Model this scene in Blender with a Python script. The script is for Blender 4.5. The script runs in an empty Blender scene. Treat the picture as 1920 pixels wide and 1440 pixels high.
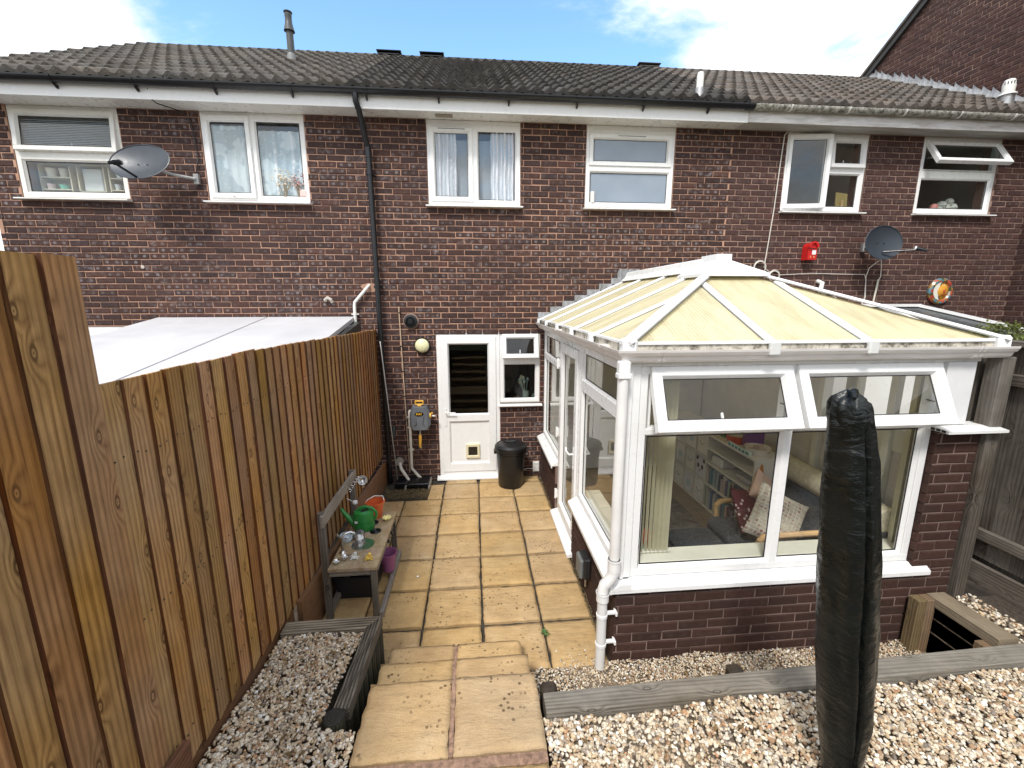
import bpy, bmesh, math, random
import numpy as np
from mathutils import Vector, Matrix, noise
random.seed(7); rng = np.random.default_rng(7)
R = math.radians
sc = bpy.context.scene
col = sc.collection

# ------------------------------------------------------------------ camera
cd = bpy.data.cameras.new('camera'); cam = bpy.data.objects.new('camera', cd); col.objects.link(cam)
sc.camera = cam
cam.location = (1.3399, -5.9793, 2.5620)
cam.rotation_euler = (math.pi/2-0.192469, 0.001035, -0.088974)
cd.sensor_width = 36; cd.lens = 804.016/1920*36
cd.clip_start = 0.05; cd.clip_end = 2000

# ------------------------------------------------------------------ sky, sun, exposure
w = bpy.data.worlds.new('World'); sc.world = w; w.use_nodes = True
nt = w.node_tree; nt.nodes.clear()
def N(nt, t, **k):
    n = nt.nodes.new(t)
    for a, b in k.items(): setattr(n, a, b)
    return n
SUN_EL, SUN_AZ = 52.0, 205.0          # degrees; azimuth clockwise from +Y
out = N(nt, 'ShaderNodeOutputWorld'); bg = N(nt, 'ShaderNodeBackground'); bg2 = N(nt, 'ShaderNodeBackground')
sky = N(nt, 'ShaderNodeTexSky', sky_type='NISHITA'); sky.sun_disc = False
sky.sun_elevation = R(SUN_EL); sky.sun_rotation = R(SUN_AZ); sky.air_density = 1.3; sky.dust_density = 0.3; sky.ozone_density = 2.2
bg.inputs['Strength'].default_value = 0.15
hs = N(nt, 'ShaderNodeHueSaturation'); hs.inputs['Saturation'].default_value = 1.14; hs.inputs['Value'].default_value = 1.4
nt.links.new(sky.outputs[0], hs.inputs['Color']); nt.links.new(hs.outputs[0], bg.inputs['Color'])
bg2.inputs['Color'].default_value = (1, 1, 1.0, 1); bg2.inputs['Strength'].default_value = 1.15
tc = N(nt, 'ShaderNodeTexCoord'); sep = N(nt, 'ShaderNodeSeparateXYZ'); nt.links.new(tc.outputs['Generated'], sep.inputs[0])
def M(nt, op, a, b=None, c=None, clamp=False):
    n = N(nt, 'ShaderNodeMath', operation=op); n.use_clamp = clamp
    for i, x in enumerate((a, b, c)):
        if x is None: continue
        if isinstance(x, (int, float)): n.inputs[i].default_value = x
        else: nt.links.new(x, n.inputs[i])
    return n.outputs[0]
# cloud layer: project the direction on a flat sheet overhead
zc = M(nt, 'MAXIMUM', M(nt, 'ADD', sep.outputs[2], 0.12), 0.05)
cx = M(nt, 'DIVIDE', sep.outputs[0], zc); cy = M(nt, 'DIVIDE', sep.outputs[1], zc)
cmb = N(nt, 'ShaderNodeCombineXYZ'); nt.links.new(cx, cmb.inputs[0]); nt.links.new(cy, cmb.inputs[1]); cmb.inputs[2].default_value = 3.3
n1 = N(nt, 'ShaderNodeTexNoise'); n1.inputs['Scale'].default_value = 2.1; n1.inputs['Detail'].default_value = 8; n1.inputs['Roughness'].default_value = .62; n1.inputs['Distortion'].default_value = .3
nt.links.new(cmb.outputs[0], n1.inputs['Vector'])
# a wide clear gap straight over the terrace, cloud either side of it (azimuth from x/y)
az = M(nt, 'ARCTAN2', sep.outputs[0], sep.outputs[1])
gap = M(nt, 'SUBTRACT', 1.0, M(nt, 'DIVIDE', M(nt, 'ABSOLUTE', M(nt, 'ADD', az, 0.07)), 0.54), clamp=True)
den = M(nt, 'SUBTRACT', M(nt, 'ADD', n1.outputs[0], 0.17), M(nt, 'MULTIPLY', gap, 0.62))
mr = N(nt, 'ShaderNodeMapRange'); mr.interpolation_type = 'SMOOTHSTEP'; mr.inputs['From Min'].default_value = .42; mr.inputs['From Max'].default_value = .74
nt.links.new(den, mr.inputs['Value'])
n2 = N(nt, 'ShaderNodeTexNoise'); n2.inputs['Scale'].default_value = 3.5; n2.inputs['Detail'].default_value = 5
nt.links.new(cmb.outputs[0], n2.inputs['Vector'])
nt.links.new(M(nt, 'MULTIPLY_ADD', n2.outputs[0], .7, .62), bg2.inputs['Strength'])
mx = N(nt, 'ShaderNodeMixShader'); nt.links.new(mr.outputs[0], mx.inputs[0]); nt.links.new(bg.outputs[0], mx.inputs[1]); nt.links.new(bg2.outputs[0], mx.inputs[2])
nt.links.new(mx.outputs[0], out.inputs[0])

sl = bpy.data.lights.new('sun', 'SUN'); sun = bpy.data.objects.new('sun', sl); col.objects.link(sun)
sl.energy = 2.3; sl.angle = R(11); sl.color = (1, .965, .91)
sd = Vector((math.sin(R(SUN_AZ))*math.cos(R(SUN_EL)), math.cos(R(SUN_AZ))*math.cos(R(SUN_EL)), math.sin(R(SUN_EL))))
sun.rotation_euler = sd.to_track_quat('Z', 'Y').to_euler()
sun.location = (0, -20, 30)
sc.view_settings.view_transform = 'Standard'; sc.view_settings.look = 'None'
sc.view_settings.exposure = 0.64; sc.view_settings.gamma = 1; sc.view_settings.use_curve_mapping = False

# ------------------------------------------------------------------ helpers
WL = {}                                            # world position of every object with children
def tag(o, label=None, cat=None, group=None, kind=None):
    if label: o['label'] = label
    if cat: o['category'] = cat
    if group: o['group'] = group
    if kind: o['kind'] = kind
    return o
def place(o, loc, parent=None):
    loc = Vector(loc); WL[o] = loc; col.objects.link(o)
    if parent is not None: o.parent = parent; o.location = loc - WL[parent]
    else: o.location = loc
    return o
def thing(name, label, cat, loc=(0, 0, 0), group=None):
    return tag(place(bpy.data.objects.new(name, None), loc), label, cat, group)
class MB:
    def __init__(s, xf=None): s.v = []; s.f = []; s.sm = []; s.mi = []; s.xf = xf
    def add(s, vs, fs, smooth=False, mi=0):
        b = len(s.v)
        s.v += [tuple(s.xf(*p)) if s.xf else tuple(p) for p in vs]
        s.f += [tuple(b+i for i in f) for f in fs]; s.sm += [smooth]*len(fs); s.mi += [mi]*len(fs)
        return s
    def box(s, x0, x1, y0, y1, z0, z1, c=0, mi=0):
        if x0 > x1: x0, x1 = x1, x0
        if y0 > y1: y0, y1 = y1, y0
        if z0 > z1: z0, z1 = z1, z0
        c = min(c, (x1-x0)*.45, (y1-y0)*.45, (z1-z0)*.45)
        if c <= 0:
            return s.add([(x, y, z) for z in (z0, z1) for y in (y0, y1) for x in (x0, x1)],
                  [(0, 2, 3, 1), (4, 5, 7, 6), (0, 1, 5, 4), (2, 6, 7, 3), (0, 4, 6, 2), (1, 3, 7, 5)], mi=mi)
        vs = []; idx = {}
        for i, X in enumerate(((x0, x1))):
            for j, Y in enumerate(((y0, y1))):
                for k, Z in enumerate(((z0, z1))):
                    sx, sy, sz = (c if i == 0 else -c), (c if j == 0 else -c), (c if k == 0 else -c)
                    idx[i, j, k] = len(vs)
                    vs += [(X, Y+sy, Z+sz), (X+sx, Y, Z+sz), (X+sx, Y+sy, Z)]
        A = lambda i, j, k, a: idx[i, j, k]+a
        fs = []
        for i in (0, 1):
            fs += [(A(i,0,0,0), A(i,1,0,0), A(i,1,1,0), A(i,0,1,0)), (A(0,i,0,1), A(1,i,0,1), A(1,i,1,1), A(0,i,1,1)), (A(0,0,i,2), A(1,0,i,2), A(1,1,i,2), A(0,1,i,2))]
        for i in (0, 1):
            for j in (0, 1):
                fs += [(A(i,j,0,0), A(i,j,0,1), A(i,j,1,1), A(i,j,1,0)), (A(i,0,j,0), A(i,0,j,2), A(i,1,j,2), A(i,1,j,0)), (A(0,i,j,1), A(0,i,j,2), A(1,i,j,2), A(1,i,j,1))]
        for i in (0, 1):
            for j in (0, 1):
                for k in (0, 1): fs.append((A(i,j,k,0), A(i,j,k,1), A(i,j,k,2)))
        return s.add(vs, fs, mi=mi)
    def tube(s, pts, r, n=8, cap=True, smooth=True, mi=0):
        pts = [Vector(p) for p in pts]; rr = r if isinstance(r, (list, tuple)) else [r]*len(pts)
        vs = []; up = None
        for i, p in enumerate(pts):
            t = (pts[min(i+1, len(pts)-1)]-pts[max(i-1, 0)]).normalized()
            if up is None: up = Vector((0, 0, 1)) if abs(t.z) < .9 else Vector((1, 0, 0))
            a = t.cross(up).normalized(); b = a.cross(t).normalized(); up = b
            for k in range(n):
                q = 2*math.pi*k/n; vs.append(p+(a*math.cos(q)+b*math.sin(q))*rr[i])
        fs = [(i*n+k, i*n+(k+1) % n, (i+1)*n+(k+1) % n, (i+1)*n+k) for i in range(len(pts)-1) for k in range(n)]
        s.add(vs, fs, smooth, mi)
        if cap:
            L = len(pts)-1
            s.add([vs[k] for k in range(n)], [tuple(range(n))], False, mi); s.add([vs[L*n+k] for k in range(n)], [tuple(range(n))], False, mi)
        return s
    def lathe(s, prof, cx=0, cy=0, n=24, smooth=True, sx=1, sy=1, mi=0, tilt=None):
        vs = []
        for r, z in prof:
            for k in range(n):
                q = 2*math.pi*k/n; p = Vector((r*math.cos(q)*sx, r*math.sin(q)*sy, z))
                if tilt: p = tilt @ p
                vs.append(p+Vector((cx, cy, 0)) if not tilt else p+Vector((cx, cy, 0)))
        fs = [(i*n+k, i*n+(k+1) % n, (i+1)*n+(k+1) % n, (i+1)*n+k) for i in range(len(prof)-1) for k in range(n)]
        s.add(vs, fs, smooth, mi)
        if prof[0][0] > 1e-4: s.add(vs[:n], [tuple(range(n))], False, mi)
        if prof[-1][0] > 1e-4: s.add(vs[-n:], [tuple(range(n))], False, mi)
        return s
    def prism(s, poly, axis, a0, a1, mi=0, smooth=False):      # poly: 2D points; axis 0:(a,p,q) 1:(p,a,q) 2:(p,q,a)
        def P(a, p): return (a, p[0], p[1]) if axis == 0 else ((p[0], a, p[1]) if axis == 1 else (p[0], p[1], a))
        n = len(poly); vs = [P(a0, p) for p in poly]+[P(a1, p) for p in poly]
        s.add(vs, [(i, (i+1) % n, n+(i+1) % n, n+i) for i in range(n)], smooth, mi)
        s.add(vs, [tuple(range(n)), tuple(range(2*n-1, n-1, -1))], False, mi)
        return s
    def sweep(s, prof, a, b, up=(0, 0, 1), mi=0, smooth=False, cap=True):   # 2D profile (side, up) swept from a to b
        a = Vector(a); b = Vector(b); t = (b-a).normalized(); sd_ = t.cross(Vector(up)).normalized(); u = sd_.cross(t)
        n = len(prof); vs = [a+sd_*p+u*q for p, q in prof]+[b+sd_*p+u*q for p, q in prof]
        s.add(vs, [(i, (i+1) % n, n+(i+1) % n, n+i) for i in range(n)], smooth, mi)
        if cap: s.add(vs, [tuple(range(n)), tuple(range(2*n-1, n-1, -1))], False, mi)
        return s
    def build(s, name, mats, parent=None, origin=None, recalc=True, weld=True, **tags):
        if not isinstance(mats, (list, tuple)): mats = [mats]
        V = np.array(s.v, float)
        o_ = Vector(origin) if origin is not None else Vector(((V.min(0)+V.max(0))/2).tolist())
        me = bpy.data.meshes.new(name); me.from_pydata([tuple(Vector(v)-o_) for v in s.v], [], s.f)
        me.polygons.foreach_set('use_smooth', s.sm); me.polygons.foreach_set('material_index', s.mi)
        for m in mats: me.materials.append(m)
        if recalc:
            bm = bmesh.new(); bm.from_mesh(me)
            if weld: bmesh.ops.remove_doubles(bm, verts=bm.verts, dist=1e-5)
            bmesh.ops.recalc_face_normals(bm, faces=bm.faces)
            if any(s.sm):
                for e in bm.edges:
                    if len(e.link_faces) == 2 and e.calc_face_angle(0) > .7: e.smooth = False
            bm.to_mesh(me); bm.free()
        o = bpy.data.objects.new(name, me); place(o, o_, parent); tag(o, **tags)
        return o
def inst(src, name, loc, parent, rot=None, scale=None):
    o = bpy.data.objects.new(name, src); place(o, loc, parent)
    if rot: o.rotation_euler = rot
    if scale: o.scale = scale
    return o
def copy_tree(o, loc, rz=None, parent=None):
    c = o.copy(); col.objects.link(c)
    if parent is None: c.location = loc; WL[c] = Vector(loc)
    else: c.parent = parent
    if rz is not None: c.rotation_euler.z = rz
    for ch in [x for x in list(bpy.data.objects) if x.parent == o]: copy_tree(ch, None, None, c)
    return c

# ------------------------------------------------------------------ materials
class Mat:
    def __init__(s, name, base=(.5, .5, .5), rough=.6, metal=0, spec=.5):
        s.m = bpy.data.materials.new(name); s.m.use_nodes = True; s.nt = s.m.node_tree
        s.p = s.nt.nodes['Principled BSDF']; s.o = s.nt.nodes['Material Output']
        s.p.inputs['Base Color'].default_value = (*base, 1); s.p.inputs['Roughness'].default_value = rough
        s.p.inputs['Metallic'].default_value = metal; s.p.inputs['Specular IOR Level'].default_value = spec
    def n(s, t, **k): return N(s.nt, t, **k)
    def l(s, a, b): s.nt.links.new(a, b)
    def val(s, inp, v):
        if isinstance(v, (int, float)): inp.default_value = v
        elif isinstance(v, tuple): inp.default_value = v if len(v) == len(inp.default_value) else (*v, 1)
        else: s.l(v, inp)
    def math(s, op, a, b=None, c=None, clamp=False): return M(s.nt, op, a, b, c, clamp)
    def coord(s, k='Object'): return s.n('ShaderNodeTexCoord').outputs[k]
    def pos(s): return s.n('ShaderNodeNewGeometry').outputs['Position']
    def mapping(s, v, scale=(1, 1, 1), loc=(0, 0, 0), rot=(0, 0, 0)):
        n = s.n('ShaderNodeMapping'); n.inputs['Scale'].default_value = scale; n.inputs['Location'].default_value = loc; n.inputs['Rotation'].default_value = rot
        s.l(v, n.inputs[0]); return n.outputs[0]
    def noise(s, v, scale, detail=4, rough=.55, dist=0, out=0):
        n = s.n('ShaderNodeTexNoise'); n.inputs['Scale'].default_value = scale; n.inputs['Detail'].default_value = detail
        n.inputs['Roughness'].default_value = rough; n.inputs['Distortion'].default_value = dist; s.l(v, n.inputs['Vector']); return n.outputs[out]
    def vor(s, v, scale, feat='F1', out='Distance', rnd=1):
        n = s.n('ShaderNodeTexVoronoi', feature=feat); n.inputs['Scale'].default_value = scale; n.inputs['Randomness'].default_value = rnd; s.l(v, n.inputs['Vector']); return n.outputs[out]
    def ramp(s, f, stops, interp='LINEAR'):
        n = s.n('ShaderNodeValToRGB'); n.color_ramp.interpolation = interp; e = n.color_ramp.elements
        while len(e) < len(stops): e.new(.5)
        for el, (p, c) in zip(e, stops): el.position = p; el.color = (*c, 1) if isinstance(c, tuple) else (c, c, c, 1)
        s.l(f, n.inputs[0]); return n.outputs[0]
    def rng(s, f, a, b, c=0, d=1, smooth=False):
        n = s.n('ShaderNodeMapRange'); n.inputs[1].default_value = a; n.inputs[2].default_value = b; n.inputs[3].default_value = c; n.inputs[4].default_value = d
        if smooth: n.interpolation_type = 'SMOOTHSTEP'
        s.l(f, n.inputs[0]); return n.outputs[0]
    def mix(s, f, a, b, mode='MIX'):
        n = s.n('ShaderNodeMix', data_type='RGBA', blend_type=mode); s.val(n.inputs[0], f); s.val(n.inputs[6], a); s.val(n.inputs[7], b); return n.outputs[2]
    def rand(s): return s.n('ShaderNodeObjectInfo').outputs['Random']
    def attr(s, name, out='Fac'): return s.n('ShaderNodeAttribute', attribute_name=name).outputs[out]
    def color(s, c): s.val(s.p.inputs['Base Color'], c); return s
    def rough(s, c): s.val(s.p.inputs['Roughness'], c); return s
    def bump(s, h, dist=.005, strength=1):
        n = s.n('ShaderNodeBump'); n.inputs['Distance'].default_value = dist; n.inputs['Strength'].default_value = strength
        s.l(h, n.inputs['Height']); s.l(n.outputs[0], s.p.inputs['Normal']); return s
    def hsv(s, c, h=.5, sat=1, v=1):
        n = s.n('ShaderNodeHueSaturation'); s.val(n.inputs['Hue'], h); s.val(n.inputs['Saturation'], sat); s.val(n.inputs['Value'], v); s.val(n.inputs['Color'], c); return n.outputs[0]
def plain(name, base, rough=.5, metal=0, var=.06, scale=6, spec=.5, bump=0):
    m = Mat(name, base, rough, metal, spec); c = m.pos()
    f = m.noise(c, scale, 5); m.color(m.hsv(tuple(base)+(1,), .5, 1, m.rng(f, .3, .7, 1-var, 1+var)))
    m.rough(m.rng(m.noise(c, scale*3, 3), .3, .7, max(rough-.06, .02), min(rough+.08, 1)))
    if bump: m.bump(m.noise(c, scale*12, 4), bump)
    return m.m

def brick_mat(name, cols, bloom, bloomcol, mott=1.0):
    m = Mat(name, rough=.82, spec=.3); P = m.pos()
    r = m.math('FRACT', m.math('ADD', m.rand(), m.attr('rnd')))
    base = m.ramp(r, [(i/(len(cols)-1), c) for i, c in enumerate(cols)])
    base = m.hsv(base, .5, 1, m.rng(m.noise(P, 30, 6, .7), .3, .7, 1-.34*mott, 1+.36*mott))
    uv = m.n('ShaderNodeUVMap', uv_map='UVMap').outputs[0]; s = m.n('ShaderNodeSeparateXYZ'); m.l(uv, s.inputs[0])
    r2 = m.math('FRACT', m.math('MULTIPLY', r, 7.31)); r3 = m.math('FRACT', m.math('MULTIPLY', r, 23.7))
    # kiss marks: two pale rounds near the ends of some bricks, broken up by noise
    du = m.math('SUBTRACT', m.math('ABSOLUTE', m.math('SUBTRACT', s.outputs[0], .5)), m.math('MULTIPLY_ADD', r2, .10, .22))
    dv = m.math('MULTIPLY', m.math('SUBTRACT', s.outputs[1], .5), .34)
    d = m.math('SQRT', m.math('ADD', m.math('POWER', du, 2), m.math('POWER', dv, 2)))
    spot = m.rng(m.math('ADD', d, m.math('MULTIPLY', m.noise(P, 70, 3), .06)), .10, .14, 1, 0, True)
    spot = m.math('MULTIPLY', spot, m.rng(r3, .45, .95, 0, 1))
    big = m.rng(m.noise(P, .8, 3), .35, .62, .15, 1)
    blo = m.math('MULTIPLY', m.rng(m.noise(P, 17, 4, .6), .48, .70, 0, 1, True), m.rng(r2, .2, .9, .15, 1))
    tot = m.math('MULTIPLY', m.math('MAXIMUM', spot, blo), m.math('MULTIPLY', big, bloom), clamp=True)
    base = m.mix(tot, base, (*bloomcol, 1))
    m.color(base)
    m.bump(m.math('ADD', m.noise(P, 45, 5, .7), m.math('MULTIPLY', m.noise(P, 200, 2), .3)), .006*mott)
    return m.m
def mortar_mat(name, c):
    m = Mat(name, c, .95, spec=.2); P = m.pos()
    m.color(m.mix(m.rng(m.noise(P, 1.1, 4), .35, .7), (c[0]*.60, c[1]*.60, c[2]*.64, 1), (c[0]*1.08, c[1]*1.06, c[2]*1.05, 1)))
    m.bump(m.noise(P, 160, 4), .004); return m.m
def wood(name, dark, lite, axis=2, knot=.75, grain=26, rough=.72, grey=None, bumpd=.003, hue=0, kscale=6.2):
    """boards: grain rings from a distorted distance field, with knots that push the rings aside"""
    m = Mat(name, rough=rough, spec=.25); O = m.coord('Object'); r = m.rand()
    sc_ = [1, 1, 1]; sc_[axis] = .12
    off = m.n('ShaderNodeVectorMath', operation='ADD'); m.l(O, off.inputs[0])
    cmb = m.n('ShaderNodeCombineXYZ')
    for i in range(3): m.l(m.math('MULTIPLY', r, (91.7, 57.3, 133.1)[i]), cmb.inputs[i])
    m.l(cmb.outputs[0], off.inputs[1]); P = off.outputs[0]
    S1 = m.mapping(P, tuple(sc_))
    sk_ = m.n('ShaderNodeSeparateXYZ'); m.l(P, sk_.inputs[0]); o2 = [i for i in range(3) if i != axis]; kc = m.n('ShaderNodeCombineXYZ')
    m.l(m.math('ADD', sk_.outputs[o2[0]], sk_.outputs[o2[1]]), kc.inputs[0]); m.l(m.math('MULTIPLY', sk_.outputs[axis], .42), kc.inputs[1])
    kv = m.n('ShaderNodeTexVoronoi', voronoi_dimensions='2D'); kv.inputs['Scale'].default_value = kscale; m.l(kc.outputs[0], kv.inputs['Vector']); kd = kv.outputs['Distance']
    k = m.rng(kd, 0, .30, 1, 0, True); core = m.rng(kd, .045, .095, 1, 0, True)
    sp_ = m.n('ShaderNodeSeparateXYZ'); m.l(P, sp_.inputs[0]); oth = [i for i in range(3) if i != axis]
    acr = m.math('ADD', sp_.outputs[oth[0]], sp_.outputs[oth[1]])
    g = m.math('ADD', m.math('MULTIPLY_ADD', acr, 85.0, m.math('MULTIPLY', m.noise(S1, 2.2, 3, .5, .2), grain*.55)), m.math('MULTIPLY', k, 4.5*knot))
    ring = m.math('PINGPONG', g, 1.0)
    fine = m.noise(m.mapping(P, tuple(60 if i != axis else 2.0 for i in range(3))), 2.0, 3, .6)
    f = m.math('MULTIPLY_ADD', fine, .72, m.math('MULTIPLY', m.math('POWER', ring, 1.4), .34))
    base = m.mix(m.rng(f, .15, .85), (*lite, 1), (*dark, 1))
    rim_ = m.math('SUBTRACT', m.rng(kd, .055, .092, 1, 0, True), m.rng(kd, .022, .046, 1, 0, True), clamp=True)
    base = m.mix(m.math('MULTIPLY', m.rng(kd, .028, .045, 1, 0, True), knot*.6), base, (lite[0]*1.05, lite[1]*1.08, lite[2]*1.2, 1))
    base = m.mix(m.math('MULTIPLY', rim_, knot), base, (dark[0]*.5, dark[1]*.45, dark[2]*.4, 1))
    base = m.mix(m.math('MULTIPLY', m.rng(kd, .008, .02, 1, 0), knot), base, (dark[0]*.4, dark[1]*.4, dark[2]*.4, 1))
    # broad stain patches and board to board change
    base = m.hsv(base, m.rng(r, 0, 1, .5-.012-hue, .5+.012), m.rng(m.noise(P, 1.3, 2), .3, .7, .82, 1.12), m.rng(m.math('FRACT', m.math('MULTIPLY', r, 17.3)), 0, 1, .78, 1.2))
    if grey:
        gmask = m.rng(m.noise(m.mapping(P, tuple(4 if i != axis else .8 for i in range(3))), 1, 5, .6), .42, .66)
        base = m.mix(m.math('MULTIPLY', gmask, grey[1]), base, (*grey[0], 1))
    base = m.hsv(base, .5, 1, m.rng(m.noise(P, 9, 6, .65), .3, .7, .84, 1.14))
    m.color(base); m.bump(m.math('ADD', f, m.math('MULTIPLY', core, -.5)), bumpd)
    return m.m

MT = {}
MT['brick'] = brick_mat('brick_dark', [(.034, .019, .017), (.056, .028, .023), (.044, .024, .022), (.078, .036, .027), (.042, .026, .026), (.064, .030, .023), (.036, .021, .020)], .8, (.22, .19, .19))
MT['brickR'] = brick_mat('brick_dark_right', [(.050, .026, .023), (.070, .034, .029), (.060, .031, .028), (.085, .040, .032), (.055, .031, .029)], .38, (.22, .18, .17))
MT['brickC'] = brick_mat('brick_smooth_brown', [(.036, .018, .014), (.048, .022, .016), (.040, .019, .014), (.056, .026, .019), (.038, .019, .016)], .12, (.16, .11, .10), .5)
MT['mortar'] = mortar_mat('mortar_pink', (.49, .295, .205)); MT['mortarR'] = mortar_mat('mortar_buff', (.38, .255, .195))
MT['mortarC'] = mortar_mat('mortar_brown', (.25, .18, .15))
def upvc(name, c, dirt=.1):
    m = Mat(name, c, .28, spec=.5); P = m.pos()
    f = m.rng(m.noise(P, 2.2, 6, .65), .45, .78, 0, dirt); m.color(m.mix(f, (*c, 1), (c[0]*.62, c[1]*.6, c[2]*.52, 1)))
    m.rough(m.rng(m.noise(P, 12, 3), .3, .7, .22, .4)); return m.m
MT['upvc'] = upvc('upvc_white', (.80, .80, .79), .04); MT['upvcW'] = upvc('upvc_weathered', (.74, .73, .69), .35)
m = Mat('fascia_dirty', rough=.45); P = m.pos()
m.color(m.mix(m.rng(m.noise(m.mapping(P, (1.4, 1.4, 9)), 2, 6, .7), .42, .75), (.74, .73, .72, 1), (.36, .34, .31, 1))); MT['fasciaR'] = m.m
m = Mat('soffit_stained', rough=.6); P = m.pos()
m.color(m.mix(m.rng(m.noise(m.mapping(P, (.7, 6, 1)), 2, 6, .7), .3, .7), (.60, .585, .55, 1), (.30, .28, .25, 1))); MT['soffitR'] = m.m
MT['gasket'] = plain('gasket_black', (.012, .012, .013), .5)
MT['black'] = plain('plastic_black', (.006, .0068, .009), .34, var=.2)
MT['cream'] = plain('plastic_cream', (.72, .66, .45), .4); MT['pipewhite'] = plain('pipe_aged_white', (.66, .62, .54), .4, var=.15)
MT['lead'] = None
m = Mat('lead_sheet', rough=.55, spec=.4); P = m.pos()
m.color(m.mix(m.rng(m.noise(m.mapping(P, (6, 6, 2)), 3, 6, .7), .35, .68), (.33, .34, .36, 1), (.14, .14, .135, 1))); m.bump(m.noise(P, 25, 4), .01); MT['lead'] = m.m
# roof tile
def tile_mat(name, base, lichen):
    m = Mat(name, rough=.9, spec=.2); P = m.pos(); r = m.rand()
    c = m.hsv((*base, 1), .5, m.rng(r, 0, 1, .7, 1.3), m.rng(m.math('FRACT', m.math('MULTIPLY', r, 9.7)), 0, 1, .78, 1.25))
    c = m.hsv(c, .5, 1, m.rng(m.noise(P, 14, 6, .7), .3, .7, .62, 1.4))
    li = m.rng(m.noise(P, 26, 5, .7), .60, .68, 0, lichen); c = m.mix(li, c, (.40, .37, .29, 1))
    mo = m.rng(m.noise(P, 7, 5, .7), .60, .72, 0, .5); c = m.mix(mo, c, (.055, .055, .035, 1))
    m.color(c); m.bump(m.noise(P, 90, 5), .006); return m.m
MT['tileL'] = tile_mat('tile_left', (.108, .098, .088), .45); MT['tileM'] = tile_mat('tile_middle', (.060, .055, .051), .35); MT['tileR'] = tile_mat('tile_right', (.118, .102, .091), .5)
m = Mat('gutter_lichen', rough=.8); P = m.pos()
m.color(m.mix(m.rng(m.noise(P, 22, 6, .75), .42, .6), (.46, .45, .40, 1), (.10, .10, .08, 1))); m.bump(m.noise(P, 60, 4), .004); MT['gutR'] = m.m
# glass
def glass(name, refl=1.6, tint=(.93, .96, .95), rough=.0, add=.0):
    m = Mat(name); nt = m.nt; nt.nodes.remove(m.p)
    tr = m.n('ShaderNodeBsdfTransparent'); tr.inputs[0].default_value = (*tint, 1)
    gl = m.n('ShaderNodeBsdfGlossy'); gl.inputs['Roughness'].default_value = rough; gl.inputs[0].default_value = (1, 1, 1, 1)
    bn = m.n('ShaderNodeBump'); bn.inputs['Distance'].default_value = .004; bn.inputs['Strength'].default_value = .25
    m.l(m.noise(m.pos(), 2.2, 2), bn.inputs['Height']); m.l(bn.outputs[0], gl.inputs['Normal'])
    fr = m.n('ShaderNodeFresnel'); fr.inputs[0].default_value = 1.5
    f = m.math('MULTIPLY_ADD', fr.outputs[0], refl, add, clamp=True)
    f = m.math('MULTIPLY', f, m.math('SUBTRACT', 1.0, m.n('ShaderNodeNewGeometry').outputs['Backfacing']))
    mx = m.n('ShaderNodeMixShader'); m.l(f, mx.inputs[0]); m.l(tr.outputs[0], mx.inputs[1]); m.l(gl.outputs[0], mx.inputs[2]); m.l(mx.outputs[0], m.o.inputs[0])
    return m.m
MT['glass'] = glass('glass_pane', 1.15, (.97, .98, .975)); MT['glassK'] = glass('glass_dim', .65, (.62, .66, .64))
MT['glassU'] = glass('glass_upper', 1.3, (.93, .95, .95), add=.02)
m = Mat('glass_obscured', (.22, .27, .33), .22, spec=.9); P = m.pos()
m.color(m.mix(m.rng(m.noise(P, 1.6, 3), .3, .7), (.19, .235, .29, 1), (.25, .30, .36, 1))); MT['obsc'] = m.m
# conservatory sheets: cream twin wall polycarbonate, flutes run down the slope
def poly(name, flx, fly):
    m = Mat(name, (.80, .74, .52), .35, spec=.5); P = m.pos()
    s = m.n('ShaderNodeSeparateXYZ'); m.l(P, s.inputs[0])
    wv = m.math('SINE', m.math('MULTIPLY', m.math('ADD', m.math('MULTIPLY', s.outputs[0], flx), m.math('MULTIPLY', s.outputs[1], fly)), 2*math.pi/.026))
    st = m.rng(m.noise(m.mapping(P, (1.4+5*flx, 1.4+5*fly, 1.5)), 1.1, 6, .7), .46, .74, 0, .62)
    spk = m.rng(m.noise(P, 75, 3, .7), .60, .70, 0, .45)
    c = m.mix(m.rng(wv, -1, 1), (.90, .84, .59, 1), (.85, .78, .53, 1))
    c = m.mix(st, c, (.52, .44, .24, 1)); c = m.mix(spk, c, (.25, .21, .12, 1)); m.color(c); m.bump(wv, .0015)
    tl = m.n('ShaderNodeBsdfTranslucent'); m.l(c, tl.inputs[0]); mx = m.n('ShaderNodeMixShader'); mx.inputs[0].default_value = .4
    m.l(m.p.outputs[0], mx.inputs[1]); m.l(tl.outputs[0], mx.inputs[2]); m.l(mx.outputs[0], m.o.inputs[0]); return m.m
MT['polyX'] = poly('polycarbonate_side', 0, 1); MT['polyY'] = poly('polycarbonate_front', 1, 0)
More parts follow.
